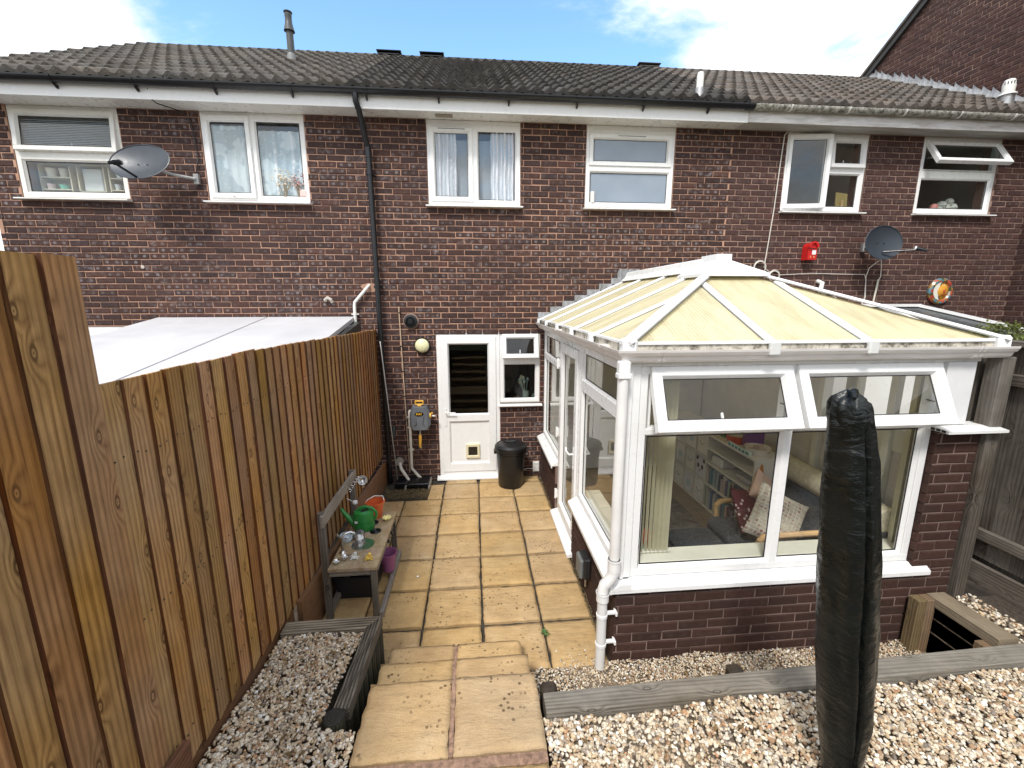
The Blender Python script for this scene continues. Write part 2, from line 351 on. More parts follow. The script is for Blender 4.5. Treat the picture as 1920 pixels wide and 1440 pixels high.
# timber
MT['board'] = wood('fence_board_orange', (.175, .078, .023), (.54, .315, .125), 2, .8, 14, grey=((.27, .19, .10), .22))
MT['boardEdge'] = wood('fence_board_dark_edge', (.050, .018, .007), (.17, .065, .022), 2, .3, 14)  # darker brown for the thick edge of each board
MT['boardTop'] = MT['board']
MT['gravelboard'] = wood('gravel_board_brown', (.085, .035, .018), (.27, .125, .06), 1, .5, 22)
MT['greyY'] = wood('grey_timber_y', (.085, .072, .06), (.30, .265, .225), 1, .5, 26, grey=((.33, .30, .27), .5))
MT['greyX'] = wood('grey_timber_x', (.085, .072, .055), (.31, .27, .215), 0, .7, 26, grey=((.30, .285, .25), .5))
MT['greyZ'] = wood('grey_timber_z', (.036, .029, .023), (.165, .135, .105), 2, .7, 26, grey=((.24, .225, .20), .6))
MT['oldZ'] = wood('old_fence_z', (.020, .016, .012), (.095, .075, .056), 2, .8, 24, grey=((.20, .18, .155), .5))
MT['oldY'] = wood('old_fence_y', (.04, .032, .025), (.17, .138, .108), 1, .6, 24, grey=((.24, .22, .19), .5))
MT['blackY'] = wood('black_timber_y', (.018, .015, .012), (.46, .39, .30), 1, .1, 40, grey=((.055, .046, .036), .5), bumpd=.012)
MT['blackX'] = wood('black_timber_x', (.018, .015, .012), (.46, .39, .30), 0, .1, 40, grey=((.055, .046, .036), .5), bumpd=.012)
MT['logend'] = plain('log_end_dark', (.030, .027, .022), .85, var=.5, scale=30, bump=.004)
MT['logside'] = wood('log_side_green', (.02, .022, .016), (.09, .085, .055), 2, .1, 20)
MT['wellZ'] = wood('well_timber_z', (.09, .06, .03), (.26, .18, .095), 2, .3, 22); MT['wellY'] = wood('well_timber_y', (.09, .06, .032), (.29, .21, .115), 1, .5, 22, grey=((.28, .25, .19), .5))
MT['stake'] = plain('stake_dark', (.035, .024, .015), .7, var=.4, scale=25, bump=.003)
# paving
m = Mat('slab_riven', rough=.9, spec=.2); P = m.pos(); r = m.rand()
f = m.noise(P, 5, 8, .65); c = m.mix(m.rng(f, .32, .7), (.41, .265, .120, 1), (.565, .385, .190, 1))
c = m.mix(m.rng(m.noise(P, 1.3, 4, .6), .45, .72, 0, .5), c, (.40, .31, .19, 1))
c = m.mix(m.rng(m.noise(P, 2.7, 5, .7), .56, .74, 0, .45), c, (.66, .50, .30, 1))
c = m.hsv(c, m.rng(r, 0, 1, .498, .502), m.rng(r, 0, 1, .92, 1.04), m.rng(m.math('FRACT', m.math('MULTIPLY', r, 13.1)), 0, 1, .93, 1.06))
c = m.hsv(c, .5, 1, m.rng(m.noise(P, 180, 4, .8), .3, .7, .80, 1.17))
sp = m.vor(P, 24); clu = m.rng(m.noise(P, 3.2, 4, .6), .46, .60)
spots = m.math('MULTIPLY', m.rng(m.math('ADD', sp, m.math('MULTIPLY', m.noise(P, 60, 3), .22)), .30, .36, 1, 0), clu)
c = m.mix(m.math('MULTIPLY', spots, .85), c, (.10, .065, .035, 1))
m.color(c); h = m.noise(m.mapping(P, (1, 3, 1), rot=(0, 0, .5)), 5, 7, .62); m.bump(m.math('ADD', m.math('MULTIPLY', h, 1), m.math('MULTIPLY', m.noise(P, 150, 3), .12)), .02); MT['slab'] = m.m
MT['joint'] = plain('patio_joint_dirt', (.050, .043, .032), .95, var=.5, scale=14, bump=.006)
MT['jointP'] = plain('step_mortar_pink', (.36, .225, .155), .95, var=.45, scale=40, bump=.006)
MT['soil'] = plain('soil_dark', (.075, .058, .042), .95, var=.5, scale=10, bump=.01)
MT['bed'] = plain('gravel_bed', (.26, .20, .14), .95, var=.45, scale=45, bump=.01)
m = Mat('pebble', rough=.7, spec=.35); c = m.attr('Col', 'Color'); P = m.pos()
m.color(m.hsv(c, .5, 1, m.rng(m.noise(P, 120, 4, .7), .3, .7, .72, 1.2))); m.bump(m.noise(P, 160, 3), .003); MT['pebble'] = m.m
# parasol cover: shiny crinkled woven pvc
m = Mat('parasol_cover', (.006, .009, .009), .26, spec=.42); P = m.coord('Object')
m.color(m.mix(m.rng(m.noise(P, 5, 4), .3, .7), (.0022, .0034, .0031, 1), (.0052, .0078, .0070, 1)))
h = m.math('ADD', m.math('POWER', m.noise(m.mapping(P, (1, 1, 2.2)), 9, 4, .6, .5), 2.0), m.math('MULTIPLY', m.noise(m.mapping(P, (1, 1, 1.8)), 45, 4, .6), .10))
m.rough(m.rng(m.noise(P, 9, 3), .35, .65, .22, .42)); m.bump(h, .04, .42); MT['cover'] = m.m
MT['dish'] = plain('dish_grey', (.115, .125, .145), .42, var=.08); MT['dishD'] = plain('dish_charcoal', (.033, .042, .055), .45, var=.1)
MT['steel'] = plain('steel', (.62, .62, .62), .22, 1, .1); MT['galv'] = plain('galvanised', (.40, .40, .40), .5, .8, .2)
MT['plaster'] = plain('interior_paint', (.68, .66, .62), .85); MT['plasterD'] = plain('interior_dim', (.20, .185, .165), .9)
MT['greywall'] = plain('interior_greige', (.62, .58, .53), .85)
def fabric(name, c, sc_=60, var=.15, tr=0):
    m = Mat(name, c, .9, spec=.1); P = m.pos(); m.color(m.hsv((*c, 1), .5, 1, m.rng(m.noise(P, sc_, 4, .7), .3, .7, 1-var, 1+var))); m.bump(m.noise(P, sc_*3, 2), .002)
    if tr:
        tl = m.n('ShaderNodeBsdfTranslucent'); tl.inputs[0].default_value = (*c, 1); mx = m.n('ShaderNodeMixShader'); mx.inputs[0].default_value = tr
        m.l(m.p.outputs[0], mx.inputs[1]); m.l(tl.outputs[0], mx.inputs[2]); m.l(mx.outputs[0], m.o.inputs[0])
    return m.m
MT['net'] = fabric('net_curtain', (.78, .80, .86), 40, .1, .2); MT['lace'] = fabric('lace_curtain', (.60, .66, .66), 55, .28, .2)
MT['blindV'] = fabric('vertical_blind', (.70, .67, .52), 30, .05, .2)
MT['blindH'] = fabric('slat_blind', (.50, .56, .60), 30, .05)
def rgb(name, c, rough=.4, var=.06, metal=0): 
    if name not in MT: MT[name] = plain(name, c, rough, metal, var)
    return MT[name]
# ------------------------------------------------------------------ wall frames and brickwork
class Frame:
    def __init__(s, o, deg): s.o = o; s.a = R(deg); s.c = math.cos(s.a); s.s = math.sin(s.a)
    def __call__(s, u, d, z): return (s.o[0]+u*s.c+d*s.s, s.o[1]+u*s.s-d*s.c, s.o[2]+z)
FF = Frame((0, 0, 0), 0)                 # house fronts: s = x, d towards the garden
CS = Frame((2.33, 0, 0), -90)            # conservatory side: s = -y
CF = Frame((0, -3.36, 0), 0)             # conservatory front
GW = Frame((9.46, 0, 0), -90)            # taller neighbour's side wall
_ry = -0.088974; _cp, _sp = math.cos(.192469), math.sin(.192469)
_f = Vector((math.sin(.088974)*_cp, math.cos(.088974)*_cp, -_sp)); _r = Vector((math.cos(.088974), -math.sin(.088974), 0)); _u = _r.cross(_f)
def pix(p):                               # only used to find which pieces show largest
    d = Vector(p)-cam.location; w_ = d.dot(_f)
    return (960+804*d.dot(_r)/w_, 720-804*d.dot(_u)/w_, w_) if w_ > .05 else (-9999, 0, 1)
BD = [.03]
def brick_geo(s0, s1, z0, z1, rs, jit=.0030, c=.007, depth=None):
    depth = BD[0]
    j = lambda a=jit: rs.uniform(-a, a)
    pr = rs.uniform(-.0015, .0025)
    ring = [(s0+j(), z0+j()), (s1+j(), z0+j()), (s1+j(), z1+j()), (s0+j(), z1+j())]
    ins = [(ring[0][0]+c, ring[0][1]+c), (ring[1][0]-c, ring[1][1]+c), (ring[2][0]-c, ring[2][1]-c), (ring[3][0]+c, ring[3][1]-c)]
    vs = [(a, -depth, b) for a, b in ring]+[(a, pr-c*.7, b) for a, b in ring]+[(a, pr, b) for a, b in ins]
    fs = [(8, 9, 10, 11)]
    for k in range(4): n = (k+1) % 4; fs += [(4+k, 4+n, 8+n, 8+k), (k, n, 4+n, 4+k)]
    return vs, fs
def mesh_bricks(name, items, mat, tf):    # items: (verts in s,d,z; faces; s0,s1,z0,z1; rnd)
    V = []; F = []; UV = []; RN = []
    for vs, fs, s0, s1, z0, z1, rv in items:
        b = len(V); V += [tf(*v) for v in vs]
        for f in fs:
            F.append(tuple(b+i for i in f)); RN.append(rv)
            for i in f: UV += [(vs[i][0]-s0)/(s1-s0), (vs[i][2]-z0)/(z1-z0)]
    me = bpy.data.meshes.new(name); me.from_pydata(V, [], F); me.materials.append(mat)
    uvl = me.uv_layers.new(name='UVMap'); uvl.data.foreach_set('uv', UV)
    at = me.attributes.new('rnd', 'FLOAT', 'FACE'); at.data.foreach_set('value', RN)
    return me
def brick_wall(wall, fr, s_lo, s_hi, z_lo, z_hi, holes, mat, n_ind=300, phase=0.0, keep=None, seed=1, vis=None, zoff=0.0):
    rs = random.Random(seed); B, C = .225, .075
    tf = lambda s_, d_, z_: (s_, -d_, z_)
    var = []
    for i in range(10):
        vs, fs = brick_geo(-.1075, .1075, -.0325, .0325, rs)
        var.append(mesh_bricks('brick', [(vs, fs, -.1075, .1075, -.0325, .0325, rs.random())], mat, tf))
    full = []; rest = []
    k0 = int(math.floor((z_lo-zoff)/C)); k1 = int(math.ceil((z_hi-zoff)/C))
    for k in range(k0, k1):
        zc_ = (k+.5)*C+zoff; za, zb = max(zc_-.0325, z_lo), min(zc_+.0325, z_hi)
        if zb-za < .015: continue
        off = (phase+(.5*B if k % 2 == 0 else 0))
        n0 = int(math.floor((s_lo-off)/B))-1; n1 = int(math.ceil((s_hi-off)/B))+1
        for n in range(n0, n1):
            a, b = off+n*B+.005, off+(n+1)*B-.005
            a0, b0 = a, b; a, b = max(a, s_lo), min(b, s_hi)
            segs = [(a, b)] if b-a > .02 else []
            for (h0, h1, hz0, hz1) in holes:
                if za < hz1-.03 and zb > hz0+.03:
                    ns = []
                    for p, q in segs:
                        if q <= h0 or p >= h1: ns.append((p, q))
                        else:
                            if h0-p > .02: ns.append((p, h0-.004))
                            if q-h1 > .02: ns.append((h1+.004, q))
                    segs = ns
            if keep: segs = [g for g in segs if keep((g[0]+g[1])/2, zc_)]
            for p, q in segs:
                if p == a0 and q == b0 and zb-za > .064: full.append((p, q, zc_))
                else: rest.append((p, q, za, zb))
    sc_ = []
    for (p, q, z) in full:
        u0 = pix(fr(p, 0, z-.03)); u1 = pix(fr(q, 0, z+.03)); uc = ((u0[0]+u1[0])/2, (u0[1]+u1[1])/2)
        ok = 0 < uc[0] < 1920 and 0 < uc[1] < 1440 and (vis is None or vis(*uc))
        sc_.append((abs(u1[0]-u0[0])*abs(u1[1]-u0[1]) if ok else -1))
    order = sorted(range(len(full)), key=lambda i: -sc_[i]); ind = set(i for i in order[:n_ind] if sc_[i] > 0)
    for i, (p, q, z) in enumerate(full):
        if i in ind:
            o = inst(var[rs.randrange(10)], 'brick', fr((p+q)/2, rs.uniform(-.001, .001), z), wall, rot=(0, rs.uniform(-.004, .004), fr.a))
        else: rest.append((p, q, z-.0325, z+.0325))
    items = []
    for p, q, za, zb in rest:
        vs, fs = brick_geo(p, q, za, zb, rs); items.append((vs, fs, p, q, za, zb, rs.random()))
    if items:
        me = mesh_bricks('brickwork', items, mat, fr)
        o = bpy.data.objects.new('brickwork', me); place(o, (0, 0, 0), wall); o['kind'] = 'stuff'
def mortar_panel(name, parent, fr, s0, s1, z0, z1, holes, mat, d=-.007, thick=.24):
    xs = sorted({s0, s1, *[h[0] for h in holes], *[h[1] for h in holes]}); zs = sorted({z0, z1, *[h[2] for h in holes], *[h[3] for h in holes]})
    xs = [x for x in xs if s0 <= x <= s1]; zs = [z for z in zs if z0 <= z <= z1]
    mb = MB(fr)
    for a, b in zip(xs, xs[1:]):
        run = None
        for c, e in list(zip(zs, zs[1:]))+[(None, None)]:
            solid = c is not None and not any(h[0] < (a+b)/2 < h[1] and h[2] < (c+e)/2 < h[3] for h in holes)
            if solid: run = (run[0], e) if run else (c, e)
            if (not solid) and run: mb.box(a, b, d-thick, d, run[0], run[1]); run = None
    return mb.build(name, mat, parent, weld=False)

# ------------------------------------------------------------------ windows
def hinge_top(fr, zt, ang, d0=0):
    c, s = math.cos(R(ang)), math.sin(R(ang))
    return lambda u, d, z: fr(u, d0+(d-d0)*c+(zt-z)*s, zt-((zt-z)*c-(d-d0)*s))
def hinge_left(fr, sl, ang, d0=0):
    c, s = math.cos(R(ang)), math.sin(R(ang))
    return lambda u, d, z: fr(sl+(u-sl)*c-(d-d0)*s, d0+(d-d0)*c+(u-sl)*s, z)
def ring(mb, s0, s1, z0, z1, w, d0, d1, c=.004):
    mb.box(s0, s1, d0, d1, z0, z0+w, c); mb.box(s0, s1, d0, d1, z1-w, z1, c)
    mb.box(s0, s0+w, d0+.0005, d1-.0006, z0+w*.9, z1-w*.9, c); mb.box(s1-w, s1, d0+.0005, d1-.0006, z0+w*.9, z1-w*.9, c)
def bead(mb, s0, s1, z0, z1, w, d0, d1):            # sloping glazing bead round a pane
    P = [(s0, z0), (s1, z0), (s1, z1), (s0, z1)]; Q = [(s0+w, z0+w), (s1-w, z0+w), (s1-w, z1-w), (s0+w, z1-w)]
    for k in range(4):
        n = (k+1) % 4
        mb.add([(P[k][0], d1, P[k][1]), (P[n][0], d1, P[n][1]), (Q[n][0], d0, Q[n][1]), (Q[k][0], d0, Q[k][1])], [(0, 1, 2, 3)])
def pane(parent, fr, s0, s1, z0, z1, d, gm):
    g = MB(fr); g.box(s0, s1, d-.004, d, z0, z1); o = g.build('pane', gm, parent)
    k = MB(fr); w = .009
    k.box(s0, s1, d+.0005, d+.004, z0, z0+w); k.box(s0, s1, d+.0005, d+.004, z1-w, z1); k.box(s0, s0+w, d+.0006, d+.0038, z0+w, z1-w); k.box(s1-w, s1, d+.0006, d+.0038, z0+w, z1-w)
    k.build('gasket', MT['gasket'], parent); return o
def window(parent, fr, s0, s1, z0, z1, cells, mulls=(), mf='upvc', gm='glassU', sill=True, d=-.015, name='window', sillx=.03, silld=.085, fw=.055, sw=.052, **tags):
    mb = MB(fr); ring(mb, s0, s1, z0, z1, fw, d-.065, d)
    for m_ in mulls: mb.box(m_[0], m_[1], d-.064, d-.001, m_[2], m_[3], .003)
    fo = mb.build(name, MT[mf], parent, weld=False, **tags); WL[fo] = WL[fo]
    for cdef in cells:
        a, b, c, e, typ, ang = cdef[:6]; g2 = cdef[6] if len(cdef) > 6 else gm
        if typ == 'fix':
            bm_ = MB(fr); bead(bm_, a, b, c, e, .016, d-.03, d-.004); bm_.build('bead', MT[mf], fo, recalc=False)
            pane(fo, fr, a+.014, b-.014, c+.014, e-.014, d-.032, MT[g2])
        else:
            f2 = fr if ang == 0 else (hinge_top(fr, e, ang, d) if typ == 'top' else hinge_left(fr, a, ang, d))
            sm = MB(f2); w_ = sw; ring(sm, a, b, c, e, w_, d-.045, d+.016, .005); bead(sm, a+w_, b-w_, c+w_, e-w_, .014, d-.02, d+.012)
            sm.build('sash', MT[mf], fo, weld=False)
            pane(fo, f2, a+w_+.01, b-w_-.01, c+w_+.01, e-w_-.01, d-.022, MT[g2])
            if ang: 
                st = MB(fr)
                if typ == 'top':
                    dd = math.sin(R(ang))*(e-c)
                    for u in (a+.03, b-.03): st.tube([(u, d-.02, e-(e-c)*.62), (u, d+dd*.55, e-(e-c)*.62)], .006, 5)
                    st.build('window_stay', MT['steel'], fo)
                    rb = MB(fr); ring(rb, a+.006, b-.006, c+.006, e-.006, .016, d-.06, d-.004); rb.build('rebate', MT[mf], fo, weld=False)
                else:
                    st.tube([(a+.2, d-.02, c+.02), (a+.32, d+.06, c+.02)], .006, 5); st.build('window_stay', MT['steel'], fo)
            if len(cdef) > 7 and cdef[7]:
                h = MB(f2); u = (a+b)/2; h.box(u-.012, u+.012, d-.075, d-.046, c+.012, c+.04, .003); h.box(u-.008, u+.008, d-.09, d-.075, c+.02, c+.13, .003); h.build('window_handle', MT[mf], fo)
    if sill:
        sm = MB(fr); sm.prism([(d-.05, z0-.004), (silld, z0-.022), (silld, z0-.036), (silld-.012, z0-.036), (d-.05, z0-.03)], 0, s0-sillx, s1+sillx); sm.build('sill', MT[mf], fo)
    return fo
def vent_slot(win, fr, s0, s1, z, d, mf='upvc'):
    mb = MB(fr); mb.box(s0, s1, d, d+.012, z-.011, z+.011, .003); mb.build('trickle_vent', MT[mf], win)
    m2 = MB(fr); m2.box(s0+.006, s1-.006, d+.0125, d+.0135, z-.004, z+.002); m2.build('vent_gap', MT['gasket'], win)

# ------------------------------------------------------------------ ground
g = MB(); g.add([(-150, -150, -.16), (150, -150, -.16), (150, 150, -.16), (-150, 150, -.16)], [(0, 1, 2, 3)])
g.build('ground', MT['soil'], recalc=False, kind='structure')

# ------------------------------------------------------------------ the terrace of houses
HOUSES = {}
XS = [(-4.35, .06), (.06, 4.86), (4.86, 9.452)]
holesL = [(-4.025, -2.818, 3.785, 4.8), (-1.905, -.69, 3.785, 4.8), (-4.1, -1.5, -.1, 2.24)]
holesM = [(.785, 1.99, 3.785, 4.8), (2.85, 4.06, 3.785, 4.8), (.82, 1.70, -.1, 2.13), (1.70, 2.275, 1.10, 2.13), (2.7, 4.4, 0.08, 2.1)]
holesR = [(5.632, 6.834, 3.785, 4.8), (7.657, 8.87, 3.785, 4.8)]
lab = ['left terraced house with a satellite dish hanging between its two upper windows', 'middle terraced house with the cream-roofed conservatory and half-glazed back door',
       'right terraced house with open upper windows and a lichen-covered gutter, beside the gable wall']
brk = ['brick', 'brick', 'brickR']; mor = ['mortar', 'mortar', 'mortarR']; hol = [holesL, holesM, holesR]
def visL(u, v): return v < 600 and not (v > 470 and u < 150) and not (200 < u < 320 and 262 < v < 342)
def visM(u, v): return not (u > 1015 and v > 505+(1330-min(u, 1330))*.3) and not (u > 1015 and v > 600) and not (v > 620 and u < 730)
def visR(u, v): return v < 575
def visG(u, v): return v < 185
viss = [visL, visM, visR]
walls = []
for i in range(3):
    h = thing('terraced_house', lab[i], 'house', ((XS[i][0]+XS[i][1])/2, 0, 0)); HOUSES[i] = h
    wl = mortar_panel('wall', h, FF, XS[i][0], XS[i][1], -.15, 4.8, hol[i], MT[mor[i]]); walls.append(wl)
    brick_wall(wl, FF, XS[i][0] if i == 0 else XS[i][0]+.0, XS[i][1], -.1, 4.79, hol[i], MT[brk[i]], 300, 0.0, None, 10+i, viss[i])
# rooms behind the windows
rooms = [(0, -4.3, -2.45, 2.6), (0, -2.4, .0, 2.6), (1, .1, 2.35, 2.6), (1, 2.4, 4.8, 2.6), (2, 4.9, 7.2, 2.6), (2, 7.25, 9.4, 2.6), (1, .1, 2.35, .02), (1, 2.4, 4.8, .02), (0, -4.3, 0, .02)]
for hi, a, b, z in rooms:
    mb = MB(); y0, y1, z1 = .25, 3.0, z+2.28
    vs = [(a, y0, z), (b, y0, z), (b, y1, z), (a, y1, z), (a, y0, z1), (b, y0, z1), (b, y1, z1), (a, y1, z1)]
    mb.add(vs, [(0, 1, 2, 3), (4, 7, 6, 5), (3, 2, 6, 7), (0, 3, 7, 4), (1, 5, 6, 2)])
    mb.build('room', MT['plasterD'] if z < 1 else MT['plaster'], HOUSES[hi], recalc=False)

# windows
W1 = window(HOUSES[0], FF, -4.02, -2.823, 3.79, 4.78, [(-3.985, -2.86, 4.30, 4.755, 'top', 5, 'glassU', 1), (-3.96, -2.88, 3.845, 4.215, 'fix', 0)], [(-3.97, -2.87, 4.215, 4.30)], mf='upvcW')
W2 = window(HOUSES[0], FF, -1.90, -.695, 3.79, 4.78, [(-1.87, -1.335, 3.82, 4.755, 'left', 1.5), (-1.285, -.75, 3.845, 4.725, 'fix', 0)], [(-1.345, -1.285, 3.84, 4.73)])
W3 = window(HOUSES[1], FF, .79, 1.985, 3.79, 4.75, [(.825, 1.37, 3.83, 4.715, 'left', 0), (1.43, 1.93, 3.845, 4.695, 'fix', 0)], [(1.36, 1.43, 3.84, 4.70)])
vent_slot(W3, FF, .93, 1.28, 4.69, .001)
W4 = window(HOUSES[1], FF, 2.855, 4.055, 3.79, 4.75, [(2.895, 4.015, 4.31, 4.70, 'top', 0, 'obsc'), (2.91, 4.0, 3.845, 4.245, 'fix', 0, 'obsc')], [(2.905, 4.005, 4.245, 4.31)], gm='obsc')
vent_slot(W4, FF, 3.27, 3.65, 4.672, .001)
for s0, s1 in ((.79, 1.985), (2.855, 4.055)):
    mb = MB(FF); mb.box(s0, s1, -.07, -.017, 4.751, 4.798, .003); mb.build('head_trim', MT['upvc'], W3 if s0 < 1 else W4)
W5 = window(HOUSES[2], FF, 5.637, 6.829, 3.79, 4.78, [(5.665, 6.24, 3.82, 4.765, 'left', 8, 'glassU'), (6.285, 6.80, 4.36, 4.75, 'top', 4, 'glass', 1), (6.30, 6.775, 3.845, 4.29, 'fix', 0, 'glass')], [(6.235, 6.30, 3.84, 4.73), (6.3, 6.78, 4.29, 4.36)])
W6 = window(HOUSES[2], FF, 7.662, 8.865, 3.79, 4.78, [(7.70, 8.83, 4.36, 4.755, 'top', 34, 'glassK'), (7.72, 8.81, 3.845, 4.26, 'fix', 0, 'glass')], [(7.715, 8.815, 4.26, 4.36)])
for s0, s1, hw_ in ((-4.02, -2.823, W1), (-1.90, -.695, W2), (5.637, 6.829, W5), (7.662, 8.865, W6)):
    mb = MB(FF); mb.box(s0, s1, -.07, -.017, 4.7805, 4.7995, .002); mb.build('head_trim', MT['upvcW'], hw_)
GWN = window(HOUSES[1], FF, 1.703, 2.272, 1.115, 2.128, [(1.735, 2.245, 1.76, 2.10, 'top', 15, 'glassU', 1), (1.755, 2.22, 1.165, 1.68, 'fix', 0, 'glassK')], [(1.75, 2.225, 1.68, 1.76)], silld=.07)
# patio door of the left house under the canopy
PD = window(HOUSES[0], FF, -4.09, -1.51, .0, 2.235, [(-4.03, -2.83, .06, 2.12, 'fix', 0, 'glassK'), (-2.77, -1.57, .06, 2.12, 'fix', 0, 'glassK')], [(-2.83, -2.77, .05, 2.18), (-4.04, -1.56, 2.12, 2.18)], name='patio_door')
CDn = window(HOUSES[1], FF, 2.71, 4.39, .085, 2.095, [(2.77, 3.52, .15, 2.04, 'fix', 0, 'glassK'), (3.58, 4.33, .15, 2.04, 'fix', 0, 'glassK')], [(3.52, 3.58, .14, 2.05)], name='patio_door', sill=False)

# back door
mb = MB(FF); ring(mb, .82, 1.70, .045, 2.128, .06, -.075, -.012); df = mb.build('door_frame', MT['upvc'], HOUSES[1], weld=False)
mb = MB(FF); mb.prism([(-.06, .0), (-.06, .05), (.02, .043), (.085, .018), (.085, .0)], 0, .78, 1.725); mb.build('door_sill', MT['upvc'], df)
mb = MB(FF)
L0, L1, B0, B1 = .875, 1.645, .10, 2.075
mb.box(L0, L1, -.05, .004, B0, B0+.12, .004); mb.box(L0, L1, -.05, .004, B1-.10, B1, .004); mb.box(L0, L0+.10, -.0495, .0034, B0+.1, B1-.09, .004); mb.box(L1-.10, L1, -.0495, .0034, B0+.1, B1-.09, .004)
mb.box(L0+.09, L1-.09, -.0493, .0032, .86, .955, .004)
bead(mb, L0+.10, L1-.10, .955, B1-.10, .018, -.03, .002); bead(mb, L0+.10, L1-.10, B0+.12, .86, .022, -.022, .002)
mb.box(L0+.11, L1-.11, -.035, -.021, B0+.12, .86)
door = mb.build('door', MT['upvc'], HOUSES[1], weld=False)
pane(door, FF, L0+.112, L1-.112, .967, B1-.112, -.03, MT['glassK'])
mb = MB(FF); mb.box(L0+.035, L0+.065, .005, .013, .80, 1.06, .003); mb.tube([(L0+.05, .012, 1.0), (L0+.05, .05, 1.0), (L0+.19, .055, 1.0)], .009, 8); mb.box(L0+.045, L0+.055, .0135, .016, .85, .885)
mb.build('door_handle', MT['upvc'], door)
mb = MB(FF); u0, z0 = 1.20, .30
for a, b, c, e in ((u0, u0+.20, z0, z0+.04), (u0, u0+.20, z0+.17, z0+.215), (u0, u0+.035, z0+.035, z0+.175), (u0+.165, u0+.20, z0+.035, z0+.175)): mb.box(a, b, -.02, .008, c, e, .006)
cf = mb.build('cat_flap', MT['cream'], door, weld=False)
mb = MB(FF); mb.box(u0+.036, u0+.164, -.018, -.01, z0+.04, z0+.17); mb.build('flap', rgb('flap_smoked', (.02, .018, .016), .2), door)

# soffit, fascia
for i, (fm, sm_) in enumerate((('upvc', 'upvcW'), ('upvc', 'upvcW'), ('fasciaR', 'soffitR'))):
    a, b = XS[i]; zz = (0, -.012, -.004)[i]
    mb = MB(FF); mb.box(a+.002, b-.002, -.27, .274, 4.802+zz*0, 4.815); mb.build('soffit', MT[sm_], HOUSES[i])
    mb = MB(FF); mb.box(a+.002, b-.002, .275, .293, 4.785+zz, 4.965, .003); mb.build('fascia', MT[fm], HOUSES[i])
mb = MB(FF); mb.box(.06, 4.86, .256, .262, 4.7985, 4.8015); mb.build('soffit_vent', rgb('vent_grey', (.25, .24, .23)), HOUSES[1])
mb = MB(FF)
for k in range(9): mb.box(.93+k*.022, .942+k*.022, .06, .14, 4.795, 4.7995)
mb.box(.915, 1.13, .045, .155, 4.7996, 4.8015); mb.build('soffit_grille', rgb('grille_brown', (.30, .26, .20)), HOUSES[1])

# roofs: every tile is an object
RY0, RZ0, RS = -.335, 4.985, math.atan(.5746)
def roofpt(x, t, h=0): return (x, RY0+t*math.cos(RS)-h*math.sin(RS), RZ0+t*math.sin(RS)+h*math.cos(RS))
TW, TG = 13.80/42, .335
def tile_mesh(seed, mat):
    rs = random.Random(seed); n = 16; L = .41; hw = TW/2
    prof = []
    for k in range(n+1):
        x = -hw-.006+(TW+.012)*k/n; ph = (x/(TW/2)) % 1.0
        prof.append((x, .044*max(0, math.cos((ph-.5)*2*math.pi*.5*1.25))**1.3 if abs(ph-.5) < .4 else 0.0))
    vs = []; sag = rs.uniform(-.002, .002)
    for y, hgt in ((0, .0), (L, 0)):
        for x, z in prof: vs.append((x, y+rs.uniform(-.0015, .0015), z+hgt+.032+(sag if y == 0 else 0)))
    for x, z in prof: vs.append((x, .0, max(z-.014, 0)*.8-.012))
    m_ = n+1; fs = [(k, k+1, m_+k+1, m_+k) for k in range(n)]+[(2*m_+k, 2*m_+k+1, k+1, k) for k in range(n)]
    fs += [(0, m_, 2*m_), (m_-1, 3*m_-1, 2*m_-1)]
    me = bpy.data.meshes.new('tile'); me.from_pydata(vs, [], fs); me.materials.append(mat)
    me.polygons.foreach_set('use_smooth', [True]*n+[False]*(n+2)); return me
rsT = random.Random(5)
for i in range(3):
    a, b = XS[i]; mats_ = MT[('tileL', 'tileM', 'tileR')[i]]
    mb = MB(); e = .07
    mb.add([roofpt(a, .03, -.03), roofpt(b, .03, -.03), roofpt(b, 4.05, -.03), roofpt(a, 4.05, -.03)], [(0, 1, 2, 3)])
    mb.add([(a, 3.2, 6.96), (b, 3.2, 6.96), (b, 6.8, 4.9), (a, 6.8, 4.9)], [(0, 1, 2, 3)])
    rf = mb.build('roof', mats_, HOUSES[i], recalc=False)
    vm = [tile_mesh(100+i*10+k, mats_) for k in range(5)]
    for c_ in range(42):
        xc = -4.35+(c_+.5)*TW
        if not (a <= xc < b): continue
        for r_ in range(12):
            o = inst(vm[rsT.randrange(5)], 'tile', roofpt(xc+rsT.uniform(-.002, .002), r_*TG+rsT.uniform(-.004, .004), .0), rf, rot=(RS-.098+rsT.uniform(-.006, .006), rsT.uniform(-.008, .008), rsT.uniform(-.006, .006)))
    # ridge tiles
    rm = bpy.data.meshes.new('ridge_tile'); q = MB(); pr = [(.125*math.cos(t), .10*math.sin(t)) for t in [math.pi*k/8 for k in range(9)]]; pr += [(.11*math.cos(t), .085*math.sin(t)) for t in [math.pi*(8-k)/8 for k in range(9)]]
    q.prism([(y, z) for y, z in pr], 0, -.223, .223); rm.from_pydata(q.v, [], q.f); rm.materials.append(mats_)
    n_ = int((b-a)/.45)
    for k in range(n_+1):
        x = a+.225+k*.45
        if x > b-.05: break
        inst(rm, 'ridge_tile', (x, 3.2, 6.95+rsT.uniform(-.003, .003)), rf, rot=(0, rsT.uniform(-.006, .006), 0))
mb = MB()                                                       # end wall of the left house under its verge
mb.prism([(0, 4.8), (0.0, 4.95), (3.2, 6.9), (6.6, 4.95), (6.6, -.1), (0, -.1)], 0, -4.345, -4.30); mb.build('end_wall', MT['mortar'], HOUSES[0])

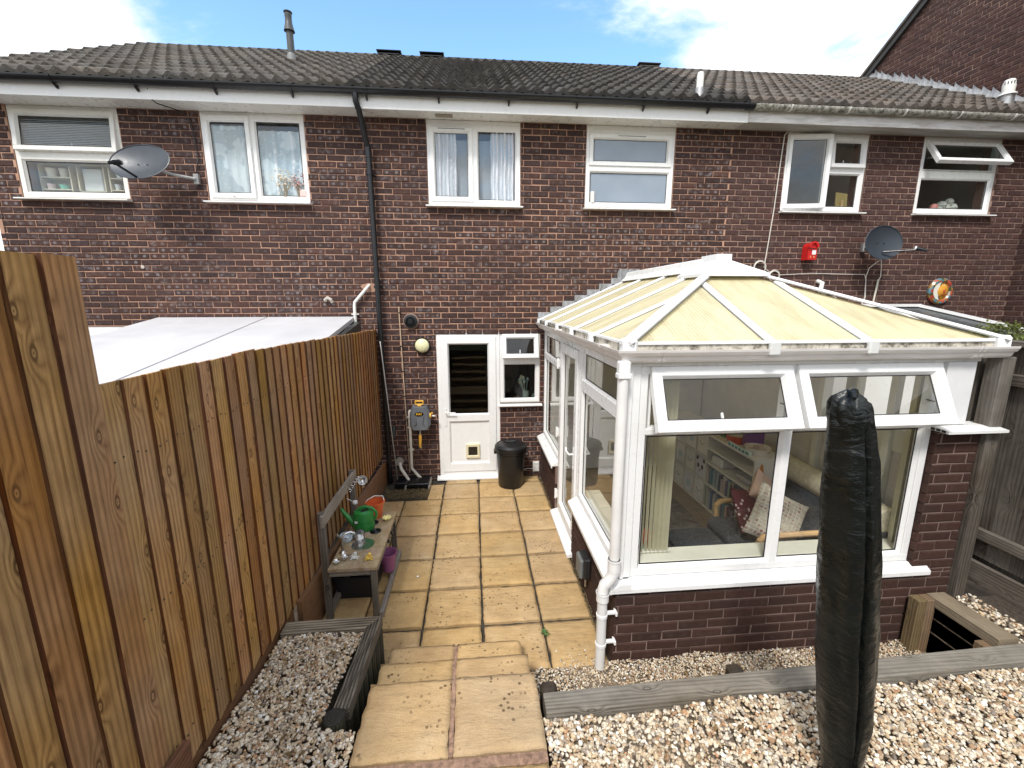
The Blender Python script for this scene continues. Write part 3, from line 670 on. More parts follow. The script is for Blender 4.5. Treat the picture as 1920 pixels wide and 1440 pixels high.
# gutters
def half_gutter(name, x0, x1, mat, label, r=.056, y=-.352, z=4.955, **k):
    t = thing(name, label, 'gutter', ((x0+x1)/2, y, z))
    mb = MB(); n = 12; pr = [(y+r*math.cos(math.pi+math.pi*i/n), z+r*math.sin(math.pi+math.pi*i/n)) for i in range(n+1)]+[(y+(r-.006)*math.cos(2*math.pi-math.pi*i/n), z+(r-.006)*math.sin(2*math.pi-math.pi*i/n)) for i in range(n+1)]
    mb.prism(pr, 0, x0, x1, smooth=False); mb.build('channel', mat, t); return t
def strap(t, x, r, mat, y=-.352, z=4.955, w=.02, name='bracket'):
    mb = MB(); n = 10; pr = [(y+(r+.006)*math.cos(math.pi+math.pi*i/n), z+(r+.006)*math.sin(math.pi+math.pi*i/n)) for i in range(n+1)]+[(y+r*math.cos(2*math.pi-math.pi*i/n), z+r*math.sin(2*math.pi-math.pi*i/n)) for i in range(n+1)]
    mb.prism(pr, 0, x-w/2, x+w/2); return mb
GB = half_gutter('gutter', -4.4, 4.86, MT['black'], 'long black half-round gutter along the left and middle house eaves')
x = -4.0
while x < 4.8:
    mb = strap(GB, x, .057, None, w=.035); mb.prism([(-.352, 4.90), (-.296, 4.885), (-.296, 4.855), (-.31, 4.855), (-.375, 4.90)], 0, x-.009, x+.009); mb.build('bracket', MT['black'], GB, weld=False); x += .83
GG = half_gutter('gutter', 4.865, 9.44, MT['gutR'], 'pale gutter covered in lichen below the right house roof')
x = 5.35
while x < 9.4:
    mb = strap(GG, x, .057, None, w=.016); mb.build('bracket', MT['upvcW'], GG); x += .78
mb = strap(GB, 4.83, .058, None, w=.09); mb.build('joint', MT['black'], GB)

# downpipe on the house boundary
dp = thing('downpipe', 'tall black downpipe between the left and middle house', 'downpipe', (.10, -.05, 0))
mb = MB(); mb.tube([(.03, -.352, 4.91), (.03, -.352, 4.83), (.045, -.31, 4.76)], .034, 12); mb.tube([(.045, -.31, 4.78), (.075, -.085, 4.42)], .034, 12); mb.tube([(.075, -.085, 4.44), (.08, -.08, 4.30)], .039, 12)
mb.build('offset_bend', MT['black'], dp, weld=False)
mb = MB(); mb.tube([(.08, -.08, 4.36), (.095, -.08, 2.72)], .034, 12); mb.tube([(.095, -.08, 2.72), (.115, -.08, .0)], .034, 12); mb.build('pipe', MT['black'], dp, weld=False)
for z in (4.12, 2.74, 1.0):
    mb = MB(); xx = .08+.035*(4.3-z)/4.3; mb.tube([(xx, -.08, z-.02), (xx, -.08, z+.02)], .041, 12); mb.box(xx-.055, xx+.055, -.045, -.0, z-.015, z+.015, .003); mb.build('pipe_clip', MT['black'], dp, weld=False)

# taller neighbour on the right: side wall with gable, verge
TH = thing('tall_house', 'taller brick house at far right with a sloping roof verge', 'house', (9.6, -2, 0))
def gz(s): return 7.03+.693*(s+3.25)           # verge height, s = -y
mb = MB(GW); mb.prism([(-3.35, -.15), (-3.35, gz(-3.35)), (1.2, gz(1.2)), (6, gz(1.2)-.693*4.8), (6, -.15)], 1, -.30, -.007)
MBx = MB()
Y0, Y1 = 3.35, -6
MBx.prism([(Y0, -.15), (Y0, gz(-Y0)), (-1.2, gz(1.2)), (Y1, gz(1.2)-.693*4.8), (Y1, -.15)], 0, 9.467, 14.5)
gw = MBx.build('wall', MT['mortarR'], TH)
brick_wall(gw, GW, -3.33, 2.6, -.1, 9.9, [], MT['brickR'], 300, 0.0, lambda s_, z_: z_ < gz(s_)-.05 and not (s_ < -.02 and z_ < 4.95+(-s_)*.575-.02), 31, visG)
for nm, a, b, c_, mat_, w_ in (('verge_board', 9.455, 9.40, -.14, rgb('verge_dark', (.035, .033, .032), .6), .0), ('verge_tile', 9.50, 9.37, .0, MT['tileR'], .0)):
    mb = MB(); h0, h1 = (-.13, -.005) if nm == 'verge_board' else (0, .05)
    mb.add([(x_, y_, gz(-y_)+h_) for x_ in (a, b) for y_ in (3.45, -1.2) for h_ in (h0, h1)], [(0, 1, 3, 2), (4, 6, 7, 5), (0, 4, 5, 1), (2, 3, 7, 6), (0, 2, 6, 4), (1, 5, 7, 3)]); mb.build(nm, mat_, TH)
mb = MB(); mb.add([(9.50, 3.45, gz(-3.45)+.03), (9.5, -1.2, gz(1.2)+.03), (14.5, -1.2, gz(1.2)+.03), (14.5, 3.45, gz(-3.45)+.03), (9.5, -6, gz(1.2)-.693*4.8+.03), (14.5, -6, gz(1.2)-.693*4.8+.03)], [(0, 1, 2, 3), (1, 4, 5, 2)]); mb.build('roof', MT['tileR'], TH, recalc=False)
# lead flashing pieces stepping down the roof against the gable wall
rs = random.Random(3)
for k in range(24):
    y = 3.12-k*.148; zb = 4.985+(y+.335)*.5746+.035
    if y < -.3: break
    h1 = .14+rs.uniform(-.025, .025); mb = MB(); n = 5
    vs = []
    for i in range(n+1):
        f = i/n; yy = y-.165*f; bul = .012*math.sin(f*math.pi)*rs.uniform(.6, 1.3)+.004+.006*f
        zz = 4.985+(yy+.335)*.5746+.03
        vs += [(9.455-bul, yy, zz+h1*(.78+.45*(1-f)**1.5)), (9.44-bul*1.6, yy, zz+.02), (9.30, yy, zz+.012-.0*f)]
    mb.add(vs, [(3*i+j, 3*i+j+1, 3*i+j+4, 3*i+j+3) for i in range(n) for j in (0, 1)], True); mb.build('flashing_piece', MT['lead'], HOUSES[2], recalc=False)

# flues and roof vents
def roofz(y): return 4.985+(y+.335)*.5746
fl = thing('flue', 'dark grey boiler flue with a conical collar on the left roof', 'flue', (-1.34, 1.64, roofz(1.64)))
mb = MB(); z0 = roofz(1.64); mb.lathe([(.05, z0-.1), (.05, z0+.48)], -1.34, 1.64, 16); mb.build('pipe', rgb('flue_dark', (.055, .06, .06), .5), fl)
mb = MB(); mb.lathe([(.062, z0-.1), (.06, z0+.08), (.052, z0+.12)], -1.34, 1.64, 16); mb.build('base_sleeve', rgb('flue_base', (.20, .20, .20), .5), fl)
mb = MB(); mb.lathe([(.078, z0+.42), (.072, z0+.44), (.05, z0+.53), (.047, z0+.60), (.05, z0+.61), (.05, z0+.655)], -1.34, 1.64, 16); mb.build('collar', rgb('flue_dark', (.055, .06, .06)), fl)
mb = MB(); mb.lathe([(.06, z0+.665), (.062, z0+.675), (.001, z0+.69)], -1.34, 1.64, 16); mb.build('cap', rgb('flue_dark', (.055, .06, .06)), fl)
f2 = thing('flue', 'white capped flue pipe standing near the eaves of the middle roof', 'flue', (4.22, -.22, 5.08))
mb = MB(); mb.lathe([(.055, 4.98), (.052, 5.19)], 4.24, -.18, 16); mb.build('base_sleeve', MT['galv'], f2)
mb = MB(); mb.lathe([(.042, 5.15), (.042, 5.33), (.034, 5.37), (.001, 5.385)], 4.24, -.18, 16); mb.build('pipe', MT['upvcW'], f2)
mb = MB(); mb.box(4.13, 4.35, -.30, -.05, 5.055, 5.062); o = mb.build('flashing', MT['lead'], f2); o.rotation_euler.x = RS
f3 = thing('flue', 'white slotted flue in front of the lead flashing at far right', 'flue', (9.1, .25, 5.38))
mb = MB(); mb.lathe([(.085, 5.25), (.08, 5.47)], 9.1, .25, 16); mb.build('base_sleeve', MT['galv'], f3)
mb = MB(); mb.lathe([(.105, 5.465), (.10, 5.48), (.07, 5.50), (.075, 5.62), (.055, 5.67), (.001, 5.68)], 9.1, .25, 16); mb.build('cap', MT['upvcW'], f3)
for k in range(7):
    mb = MB(); q = math.pi+k*.45; mb.box(9.1+.072*math.cos(q)-.005, 9.1+.072*math.cos(q)+.005, .25+.072*math.sin(q)-.006, .25+.072*math.sin(q)+.002, 5.60, 5.635); mb.build('slot', MT['gasket'], f3)
for nm, x, y, mt_, lb in (('ridge_vent', -.12, 3.2, 'black', 'black ridge vent, the left one of two close together'), ('ridge_vent', .66, 3.2, 'black', 'black ridge vent, the right one of two close together'), ('ridge_vent', 4.83, 3.2, 'tileM', 'grey-brown ridge vent alone above the white flue')):
    o = thing(nm, lb, 'roof vent', (x, y, 7.0))
    mb = MB(); mb.box(x-.21, x+.21, y-.13, y+.13, 6.98, 7.05, .03); mb.build('vent_body', MT[mt_], o)
    mb = MB(); mb.box(x-.225, x+.225, y-.145, y+.145, 7.053, 7.075, .010); mb.build('vent_cap', MT[mt_], o)
# ------------------------------------------------------------------ conservatory
CO = thing('conservatory', 'white framed conservatory with cream hipped roof on a brown brick base', 'conservatory', (3.5, -1.7, 0))
SB = Frame((2.29, 0, 0), -90); FB = Frame((0, -3.40, 0), 0); PB = Frame((0, -3.398, 0), 0)
# base walls
w1 = mortar_panel('dwarf_wall', CO, SB, .0, 1.15, -.12, .615, [], MT['mortarC'], thick=.12)
brick_wall(w1, SB, .01, 1.15, -.1, .61, [], MT['brickC'], 300, 0.02, None, 41)
w2 = mortar_panel('dwarf_wall', CO, SB, 2.07, 3.39, -.12, .60, [], MT['mortarC'], thick=.12)
brick_wall(w2, SB, 2.07, 3.396, -.1, .60, [], MT['brickC'], 300, .02, None, 42)
w3 = mortar_panel('dwarf_wall', CO, FB, 2.298, 4.865, -.12, .565, [], MT['mortarC'], thick=.12)
brick_wall(w3, FB, 2.292, 4.87, -.1, .565, [], MT['brickC'], 300, .067, None, 43)
BD[0] = .043
w4 = mortar_panel('pier', CO, FB, 4.548, 4.865, .565, 1.675, [], MT['mortarC'], thick=.12)
brick_wall(w4, FB, 4.535, 4.87, .575, 1.675, [], MT['brickC'], 300, .08, None, 44)
BD[0] = .03
mb = MB(); mb.box(2.305, 2.40, -1.145, -.01, -.1, .60); mb.box(2.31, 2.40, -3.38, -2.075, -.1, .59); mb.box(2.31, 4.80, -3.385, -3.28, -.1, .55); mb.box(4.55, 4.80, -3.385, -3.28, .5, 1.67)
mb.build('inner_leaf', MT['plaster'], CO, weld=False)
# frames
A = window(CO, CS, .012, 1.17, .652, 2.15, [(.07, 1.115, 1.84, 2.095, 'fix', 0, 'glass'), (.07, 1.115, .71, 1.77, 'fix', 0, 'glass')], [(.06, 1.12, 1.77, 1.84)], gm='glass', d=0, sill=False)
B = window(CO, CS, 2.10, 3.33, .652, 2.15, [(2.16, 3.27, 1.84, 2.095, 'fix', 0, 'glass'), (2.16, 3.27, .71, 1.74, 'fix', 0, 'glass')], [(2.15, 3.28, 1.74, 1.84)], gm='glass', d=0, sill=False)
C = window(CO, CF, 2.40, 4.53, .652, 2.15, [(2.462, 3.42, 1.72, 2.145, 'top', 24, 'glass', 1), (3.455, 4.50, 1.72, 2.145, 'top', 24, 'glass', 1), (2.46, 3.43, .71, 1.69, 'fix', 0, 'glass'), (3.49, 4.47, .71, 1.69, 'fix', 0, 'glass')], [(3.43, 3.49, .70, 2.10), (2.45, 4.48, 1.69, 1.73)], gm='glass', d=0, sill=False, sw=.066)
for fr, a, b, zb, nm in ((CS, .0, 1.165, .652, 's1'), (CS, 2.085, 3.44, .652, 's2'), (CF, 2.245, 4.655, .652, 'f')):
    mb = MB(fr); dd = .09 if fr is CS else .075
    mb.prism([(-.06, zb-.004), (.012, zb-.004), (dd, zb-.045), (dd, zb-.075), (dd-.012, zb-.075), (dd-.012, zb-.052), (-.06, zb-.05)], 0, a, b); mb.build('sill', MT['upvc'], CO)
# door in the side
mb = MB(CS); ring(mb, 1.175, 2.095, .06, 2.15, .05, -.065, .004); d1 = mb.build('door_frame', MT['upvc'], CO, weld=False)
mb = MB(CS); ring(mb, 1.228, 2.042, .115, 2.095, .095, -.045, .022, .005); bead(mb, 1.323, 1.947, .21, 2.0, .016, -.02, .018); d2 = mb.build('door', MT['upvc'], CO, weld=False)
pane(d2, CS, 1.335, 1.935, .222, 1.988, -.02, MT['glass'])
mb = MB(CS); mb.box(1.985, 2.012, .023, .031, .90, 1.13, .003); mb.tube([(2.0, .03, 1.06), (2.0, .07, 1.06), (1.90, .075, 1.06), (1.87, .07, 1.085)], .010, 8); mb.build('door_handle', MT['upvc'], d2)
for z in (.28, 1.05, 1.86):
    mb = MB(CS); mb.box(1.195, 1.245, .02, .045, z-.05, z+.05, .008); mb.tube([(1.22, .04, z-.06), (1.22, .04, z+.06)], .014, 8); mb.build('hinge', MT['upvc'], d2, weld=False)
mb = MB(CS); mb.prism([(-.06, .065), (.01, .06), (.095, .035), (.095, .008), (-.06, .008)], 0, 1.16, 2.13); mb.build('door_sill', MT['upvc'], CO)
# corner post, eaves beam, infill panel
mb = MB(); mb.box(2.318, 2.40, -3.372, -3.335, .655, 2.17, .004); mb.box(2.316, 2.345, -3.39, -3.34, .656, 2.168, .006); mb.box(2.345, 2.405, -3.366, -3.30, .657, 2.166, .004); mb.build('corner_post', MT['upvc'], CO, weld=False)
mb = MB(); mb.box(2.315, 2.40, -3.38, -.0, 2.151, 2.235, .004); mb.box(2.401, 4.78, -3.38, -3.29, 2.151, 2.235, .004); mb.build('eaves_beam', MT['upvc'], CO, weld=False)
mb = MB(); mb.box(4.531, 4.745, -3.388, -3.34, 1.712, 2.15, .003); mb.build('infill_panel', rgb('panel_white_textured', (.70, .70, .70), .6), CO)
mb = MB(CF); mb.prism([(-.06, 1.706), (.04, 1.706), (.135, 1.694), (.135, 1.676), (-.06, 1.676)], 0, 4.50, 4.95); o = mb.build('sill', MT['upvc'], CO)
mb = MB(CF); [mb.box(4.496, 4.4995, .02+.035*k, .045+.035*k, 1.68, 1.696) for k in range(3)]; mb.build('sill_chamber', MT['gasket'], CO, weld=False)
# interior shell
mb = MB(); mb.box(2.40, 4.74, -3.29, -.002, -.05, .08); mb.build('floor', wood('laminate_floor', (.14, .105, .08), (.36, .28, .21), 1, .2, 20), CO)
mb = MB(); mb.box(4.72, 4.80, -3.28, -.002, .08, 1.55); mb.box(4.72, 4.80, -2.2, -.002, 1.551, 2.2); mb.build('side_wall', MT['greywall'], CO, weld=False)
mb = MB(); mb.box(4.70, 4.715, -3.28, -2.2, 1.36, 1.55, .002)
for y in (-3.27, -2.95, -2.62, -2.25): mb.box(4.66, 4.72, y, y+.06, .68, 2.15, .004)
mb.build('side_frame', rgb('frame_cream', (.66, .64, .55), .4), CO, weld=False)
mb = MB(); mb.box(2.405, 4.71, -3.29, -3.12, .685, .712, .004); mb.box(2.405, 2.56, -3.118, -2.08, .685, .712, .004); mb.build('window_board', rgb('frame_cream', (.66, .64, .55), .4), CO, weld=False)
mb = MB(); mb.box(2.43, 4.7, -.03, -.012, .09, 2.2); mb.build('back_wall', MT['plaster'], CO)

# roof
RX0, RX1, RXM, RYF, RZB = 2.28, 4.80, 3.54, -3.44, 2.30
HR = .555; SLX = HR/(RXM-RX0)
def lp(y, t, h=0): return (RX0+t, y, RZB+SLX*t+h)
def rp(y, t, h=0): return (RX1-t, y, RZB+SLX*t+h)
def fp(x, t, h=0): return (x, RYF+t, RZB+SLX*t+h)
TM = RXM-RX0
def hipt(y): return min(TM, y-RYF)
def slab_panel(pts, mat, name='roof_panel'):
    mb = MB(); n = len(pts); lo = [(p[0], p[1], p[2]-.016) for p in pts]
    mb.add(list(pts)+lo, [tuple(range(n)), tuple(range(2*n-1, n-1, -1))]+[(i, (i+1) % n, n+(i+1) % n, n+i) for i in range(n)]); return mb.build(name, mat, CO)
ys = [0.0, -.68, -1.37, -2.06, -2.73, RYF]
for F_, nm in ((lp, 'L'), (rp, 'R')):
    for a, b in zip(ys, ys[1:]):
        ta, tb = hipt(a), hipt(b); P = [F_(a, 0), F_(b, 0)]
        if tb > 0: P.append(F_(b, tb))
        if a > RYF+TM > b: P.append(F_(RYF+TM, TM))
        P.append(F_(a, ta)); slab_panel(P, MT['polyX'])
xs = [RX0, 3.20, 3.86, RX1]
for a, b in zip(xs, xs[1:]):
    ft = lambda x: min(x-RX0, RX1-x)
    P = [fp(a, 0), fp(b, 0)]
    if ft(b) > 0: P.append(fp(b, ft(b)))
    if a < RXM < b: P.append(fp(RXM, TM))
    if ft(a) > 0: P.append(fp(a, ft(a)))
    slab_panel(P, MT['polyY'])
BP = [(-.027, -.002), (-.027, .010), (-.018, .022), (.018, .022), (.027, .010), (.027, -.002)]
def bar(p, q, w=1.0, name='roof_bar'):
    mb = MB(); mb.sweep([(a*w, b) for a, b in BP], p, q); mb.build(name, MT['upvc'], CO)
    d = (Vector(q)-Vector(p)).normalized(); s = d.cross(Vector((0, 0, 1))).normalized()
    mb = MB()
    for sg in (-1, 1):
        o_ = s*sg*(.030*w+.003); mb.sweep([(-.003, 0), (-.003, .004), (.003, .004), (.003, 0)], Vector(p)+o_, Vector(q)+o_)
    mb.build('bar_gasket', rgb('gasket_grey', (.12, .12, .12), .6), CO, weld=False)
for y in ys[:-1]:
    yy = y-.035 if y == 0 else y
    for F_ in (lp, rp):
        bar(F_(yy, -.035), F_(yy, hipt(yy)-.02))
        mb = MB(); c_ = F_(yy, -.04); mb.box(c_[0]-.018, c_[0]+.018, yy-.034, yy+.034, c_[2]-.055, c_[2]+.03, .008); mb.build('bar_end_cap', MT['upvc'], CO)
for x in xs[1:-1]:
    bar(fp(x, -.035), fp(x, min(x-RX0, RX1-x)-.02))
    mb = MB(); c_ = fp(x, -.04); mb.box(x-.036, x+.036, c_[1]-.018, c_[1]+.018, c_[2]-.06, c_[2]+.032, .01); mb.build('bar_end_cap', rgb('cap_pale_grey', (.62, .62, .60)), CO)
ap = (RXM, RYF+TM, RZB+HR)
for sx, X in ((1, RX0), (-1, RX1)):
    bar((X-.03*sx, RYF-.03, RZB+.002), (ap[0]-.02*sx, ap[1]-.02, ap[2]+.008), 1.5, 'hip_bar')
    mb = MB(); mb.box(X-.046, X+.046, RYF-.046, RYF+.046, RZB-.07, RZB+.036, .016); mb.build('hip_end_cap', MT['upvc'], CO)
# eaves trims: white lip above a stained closure
m = Mat('closure_stained', rough=.6); P_ = m.pos(); m.color(m.mix(m.rng(m.noise(P_, 16, 6, .75), .44, .62), (.62, .57, .48, 1), (.13, .115, .08, 1))); MT['closure'] = m.m
mb = MB(); mb.box(RX0+.05, RX1-.05, RYF-.02, RYF+.0, RZB-.006, RZB+.014, .003); mb.box(RX0-.02, RX0, RYF+.05, -.01, RZB-.006, RZB+.014, .003); mb.build('eaves_trim', MT['upvc'], CO, weld=False)
mb = MB(); mb.box(RX0+.05, RX1-.05, RYF-.008, RYF+.02, RZB-.07, RZB-.008); mb.box(RX0-.008, RX0+.02, RYF+.05, -.01, RZB-.07, RZB-.008); mb.build('eaves_closure', MT['closure'], CO, weld=False)
# ridge with end plate
mb = MB(); RT = RZB+HR
mb.prism([(RXM-.15, RT-.035), (RXM-.085, RT+.03), (RXM-.075, RT+.075), (RXM-.045, RT+.09), (RXM+.045, RT+.09), (RXM+.075, RT+.075), (RXM+.085, RT+.03), (RXM+.15, RT-.035)], 1, -2.02, -.01); mb.build('ridge_cap', MT['upvc'], CO)
mb = MB()
b4 = [(RXM-.27, -2.50), (RXM+.27, -2.50), (RXM+.27, -1.95), (RXM-.27, -1.95)]; t4 = [(RXM-.07, -2.26), (RXM+.07, -2.26), (RXM+.07, -2.0), (RXM-.07, -2.0)]
lo = RT-.095
mb.add([(x, y, lo) for x, y in b4]+[(x, y, lo+.025) for x, y in b4]+[(x, y, RT+.05) for x, y in t4]+[(x, y, RT+.105) for x, y in t4], [(0, 1, 5, 4), (1, 2, 6, 5), (2, 3, 7, 6), (3, 0, 4, 7), (4, 5, 9, 8), (5, 6, 10, 9), (6, 7, 11, 10), (7, 4, 8, 11), (8, 9, 13, 12), (9, 10, 14, 13), (10, 11, 15, 14), (11, 8, 12, 15), (12, 13, 14, 15), (3, 2, 1, 0)])
mb.build('ridge_end_plate', MT['upvc'], CO)
# gutter: ogee front, open channel with moss in it
OG = [(0, 0), (.0, -.075), (.035, -.078), (.052, -.062), (.058, -.042), (.075, -.032), (.088, -.012), (.092, .003), (.086, .003), (.082, -.01), (.070, -.025), (.052, -.034), (.046, -.058), (.032, -.070), (.006, -.068), (.006, 0)]
GZ = 2.262
mb = MB(); 
x0, yf = 2.292, -3.402
def ogee(mb, path):       # sweep the profile along the two eaves with a mitred corner
    rings = []
    for k, (px, py, nx, ny) in enumerate(path): rings.append([(px+nx*a, py+ny*a, GZ+b) for a, b in OG])
    n = len(OG); vs = [v for r_ in rings for v in r_]; fs = [(i*n+k, i*n+(k+1) % n, (i+1)*n+(k+1) % n, (i+1)*n+k) for i in range(len(rings)-1) for k in range(n)]
    mb.add(vs, fs); mb.add(rings[0], [tuple(range(n))]); mb.add(rings[-1], [tuple(range(n-1, -1, -1))])
ogee(mb, [(x0, -.005, -1, 0), (x0, yf, -1, -1), (4.90, yf, 0, -1)])
mb.build('gutter', rgb('gutter_pinkish_white', (.76, .72, .69), .35), CO, weld=False)
for (px, py, nx, ny, lx, ly) in ((2.46, yf, 0, -1, 1, 0), (4.62, yf, 0, -1, 1, 0), (x0, -3.1, -1, 0, 0, 1), (x0, -1.5, -1, 0, 0, 1)):
    mb = MB()
    for off in ((0, .02), (.035, .02)):
        e = .004; pr = [(a+(e if a > .03 else 0), b-(e if b < -.06 else 0)) for a, b in OG[:8]]
        o0, o1 = off[0], off[0]+off[1]
        vs = [(px+nx*a+lx*o, py+ny*a+ly*o, GZ+b+(.001)) for o in (o0, o1) for a, b in pr]; n = 8
        mb.add(vs, [(k, k+1, n+k+1, n+k) for k in range(n-1)]+[tuple(range(n)), tuple(range(2*n-1, n-1, -1))])
    mb.build('gutter_joint', rgb('gutter_pinkish_white', (.76, .72, .69), .35), CO, weld=False)
mb = MB(); rs = random.Random(8)
for k in range(260):
    y = -rs.uniform(.02, 1.75)*rs.uniform(.5, 1); x = rs.uniform(2.222, 2.285); z = GZ-.035+rs.uniform(0, .035); r_ = rs.uniform(.005, .014)
    mb.add([(x+rs.uniform(-r_, r_), y+rs.uniform(-r_, r_)*1.5, z+rs.uniform(0, r_*1.4)) for _ in range(4)], [(0, 1, 2), (0, 2, 3), (0, 3, 1), (1, 3, 2)])
mo = mb.build('moss', rgb('moss_dark', (.035, .04, .018), .95, .5), CO, recalc=False, kind='stuff')
# downpipe of the conservatory
cp = thing('downpipe', 'white downpipe with a swan bend at the conservatory corner', 'downpipe', (2.24, -3.44, 0))
px_, py_ = 2.252, -3.452
mb = MB(); mb.tube([(px_, py_, 2.175), (px_, py_, .79)], .034, 16); mb.build('pipe', rgb('pipe_white', (.74, .73, .71), .35), cp)
mb = MB(); mb.box(px_-.036, px_+.036, py_-.036, py_+.03, 2.12, 2.20, .01); mb.box(px_-.041, px_+.041, py_-.041, py_+.03, 2.09, 2.125, .006); mb.build('outlet', MT['upvc'], cp, weld=False)
q = [(px_, py_, .80)]+[(px_-.095*(i/8)**1.0, py_+.02*(i/8), .80-.11*math.sin(i/8*math.pi/2)-.06*(i/8)) for i in range(1, 9)]+[(px_-.095, py_+.02, .55)]
bx_, by_ = px_-.062, py_+.02
mb = MB(); mb.tube([(px_, py_, .83), (px_, py_, .76), (px_-.012, py_+.003, .72), (px_-.028, py_+.006, .69), (bx_+.012, by_-.002, .66), (bx_, by_, .61), (bx_, by_, .55)], .039, 16); mb.build('bend', MT['upvc'], cp)
for p0, p1, r_ in (((px_, py_, .86), (px_, py_, .775), .042), ((bx_, by_, .60), (bx_, by_, .535), .043)):
    mb = MB(); mb.tube([p0, p1], r_, 16); mb.tube([(p0[0], p0[1], p0[2]), (p0[0], p0[1], p0[2]-.012)], r_+.004, 16); mb.build('socket', MT['upvc'], cp, weld=False)
mb = MB(); mb.tube([(bx_, by_, .55), (bx_, by_, .0)], .034, 16); mb.build('pipe', rgb('pipe_white', (.74, .73, .71), .35), cp)
for z in (.42, .19):
    mb = MB(); mb.tube([(bx_, by_, z-.011), (bx_, by_, z+.011)], .039, 16); mb.box(bx_+.0, 2.296, by_+.005, by_+.03, z-.010, z+.010, .003); mb.box(2.286, 2.30, by_-.01, by_+.045, z-.016, z+.016, .003); mb.build('pipe_clip', MT['upvc'], cp, weld=False)
# stepped lead along the wall over the conservatory roof
for k in range(7):
    x = 2.235+k*.17; z = 2.345+k*.0775
    mb = MB(); mb.box(x, x+.185, -.016-.0006*k, -.001, z-.03, z+.055, .003); o = mb.build('flashing_piece', MT['lead'], HOUSES[1])
    mb = MB(); mb.box(4.85-.17*k-.185, 4.85-.17*k, -.016-.0006*k, -.001, z-.03, z+.055, .003); o = mb.build('flashing_piece', MT['lead'], HOUSES[1])
mb = MB(); n = 14; rs = random.Random(2); v0 = []
for i in range(n+1):
    x = 3.355+.30*i/n; v0 += [(x, -.012-rs.uniform(0, .02), 2.985+rs.uniform(-.004, .004)), (x-.02, -.012-rs.uniform(.0, .03), 2.92), (x-.01, -.02, 2.83)]
mb.add(v0, [(3*i+j, 3*i+j+1, 3*i+j+4, 3*i+j+3) for i in range(n) for j in (0, 1)]); mb.build('flashing_piece', MT['lead'], HOUSES[1], recalc=False)

# ------------------------------------------------------------------ left fence of feather-edge boards
FE = thing('fence', 'orange-brown featheredge board fence along the left side of the patio', 'fence', (.0, -2.2, 0))
FT = thing('fence', 'taller featheredge fence panel in the left foreground', 'fence', (.02, -5.2, 0))
def feather(hgt, rs):
    mb = MB(); wv = rs.uniform(-.003, .003); n = 7
    W_ = .128; th, tn = .021, .006; fs = []; vs = []
    for i in range(n+1):
        z = hgt*i/n; q = rs.uniform(-.0012, .0012)
        vs += [(0, 0, z), (th+q, 0+.002, z), (tn+q, W_, z), (0, W_, z)]
    for i in range(n):
        for k in range(4): fs.append((4*i+k, 4*i+(k+1) % 4, 4*i+4+(k+1) % 4, 4*i+4+k))
    fs += [(0, 1, 2, 3), (4*n+3, 4*n+2, 4*n+1, 4*n)]
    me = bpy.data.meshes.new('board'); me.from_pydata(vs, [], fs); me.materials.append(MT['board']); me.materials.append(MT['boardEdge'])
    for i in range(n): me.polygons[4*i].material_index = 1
    bm = bmesh.new(); bm.from_mesh(me); bmesh.ops.recalc_face_normals(bm, faces=bm.faces); bm.to_mesh(me); bm.free(); return me
rs = random.Random(12)
def ftop(y): return 2.292 if y < -3.4 else 2.292-.095*(y+3.4)/3.4
def fbot(y): return .42 if y > -3.1 else .42+min(1, (-3.1-y)/1.3)*.12
nails = []
y = -4.40; k = 0
while y < -.02:
    me = feather(ftop(y)-fbot(y)+rs.uniform(-.006, .006), rs)
    nails += [(.034, y+.018, z) for z in (.66, 1.33, 1.98)]
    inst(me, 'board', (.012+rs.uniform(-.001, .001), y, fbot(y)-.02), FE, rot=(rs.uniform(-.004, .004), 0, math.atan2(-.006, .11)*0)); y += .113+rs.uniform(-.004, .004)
mb = MB(); mb.box(-.05, .008, -4.38, -.03, .62, .69); mb.box(-.05, .008, -4.38, -.03, 1.30, 1.37); mb.box(-.05, .008, -4.38, -.03, 1.95, 2.02); mb.build('rail', MT['gravelboard'], FE, weld=False)
for (a, b) in ((-3.12, -1.62), (-1.615, -.06)):
    mb = MB(); mb.prism([(a, -.02), (b, -.02), (b, .30), (a, .43)], 0, .032, .068); mb.build('gravel_board', MT['gravelboard'], FE)
mb = MB(); mb.prism([(-4.36, .3), (-3.13, .25), (-3.13, .44), (-4.36, .55)], 0, -.01, .012); mb.build('gravel_board', MT['gravelboard'], FE)
y = -4.53; 
while y > -6.6:
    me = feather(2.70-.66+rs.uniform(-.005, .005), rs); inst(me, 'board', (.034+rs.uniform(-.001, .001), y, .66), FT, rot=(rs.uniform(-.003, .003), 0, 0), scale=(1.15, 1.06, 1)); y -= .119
mb = MB(); mb.prism([(-6.6, .36), (-4.36, .36), (-4.335, .70), (-6.6, .74)], 0, .058, .088); mb.build('gravel_board', MT['gravelboard'], FT)
mb = MB(); mb.box(-.06, .03, -4.50, -4.40, .3, 2.5); mb.build('post', MT['gravelboard'], FT)

rs = random.Random(5)
mb = MB()
for x, y, z in nails:
    for dy, xx in ((0, .0345), (.05, .0275)):
        zz = z+rs.uniform(-.01, .01); yy = y+dy; mb.box(xx-.002, xx+.0005, yy-.003, yy+.003, zz-.003, zz+.003)
mb.build('nails', rgb('nail_dark', (.03, .025, .02), .5), FE, weld=False, kind='stuff')
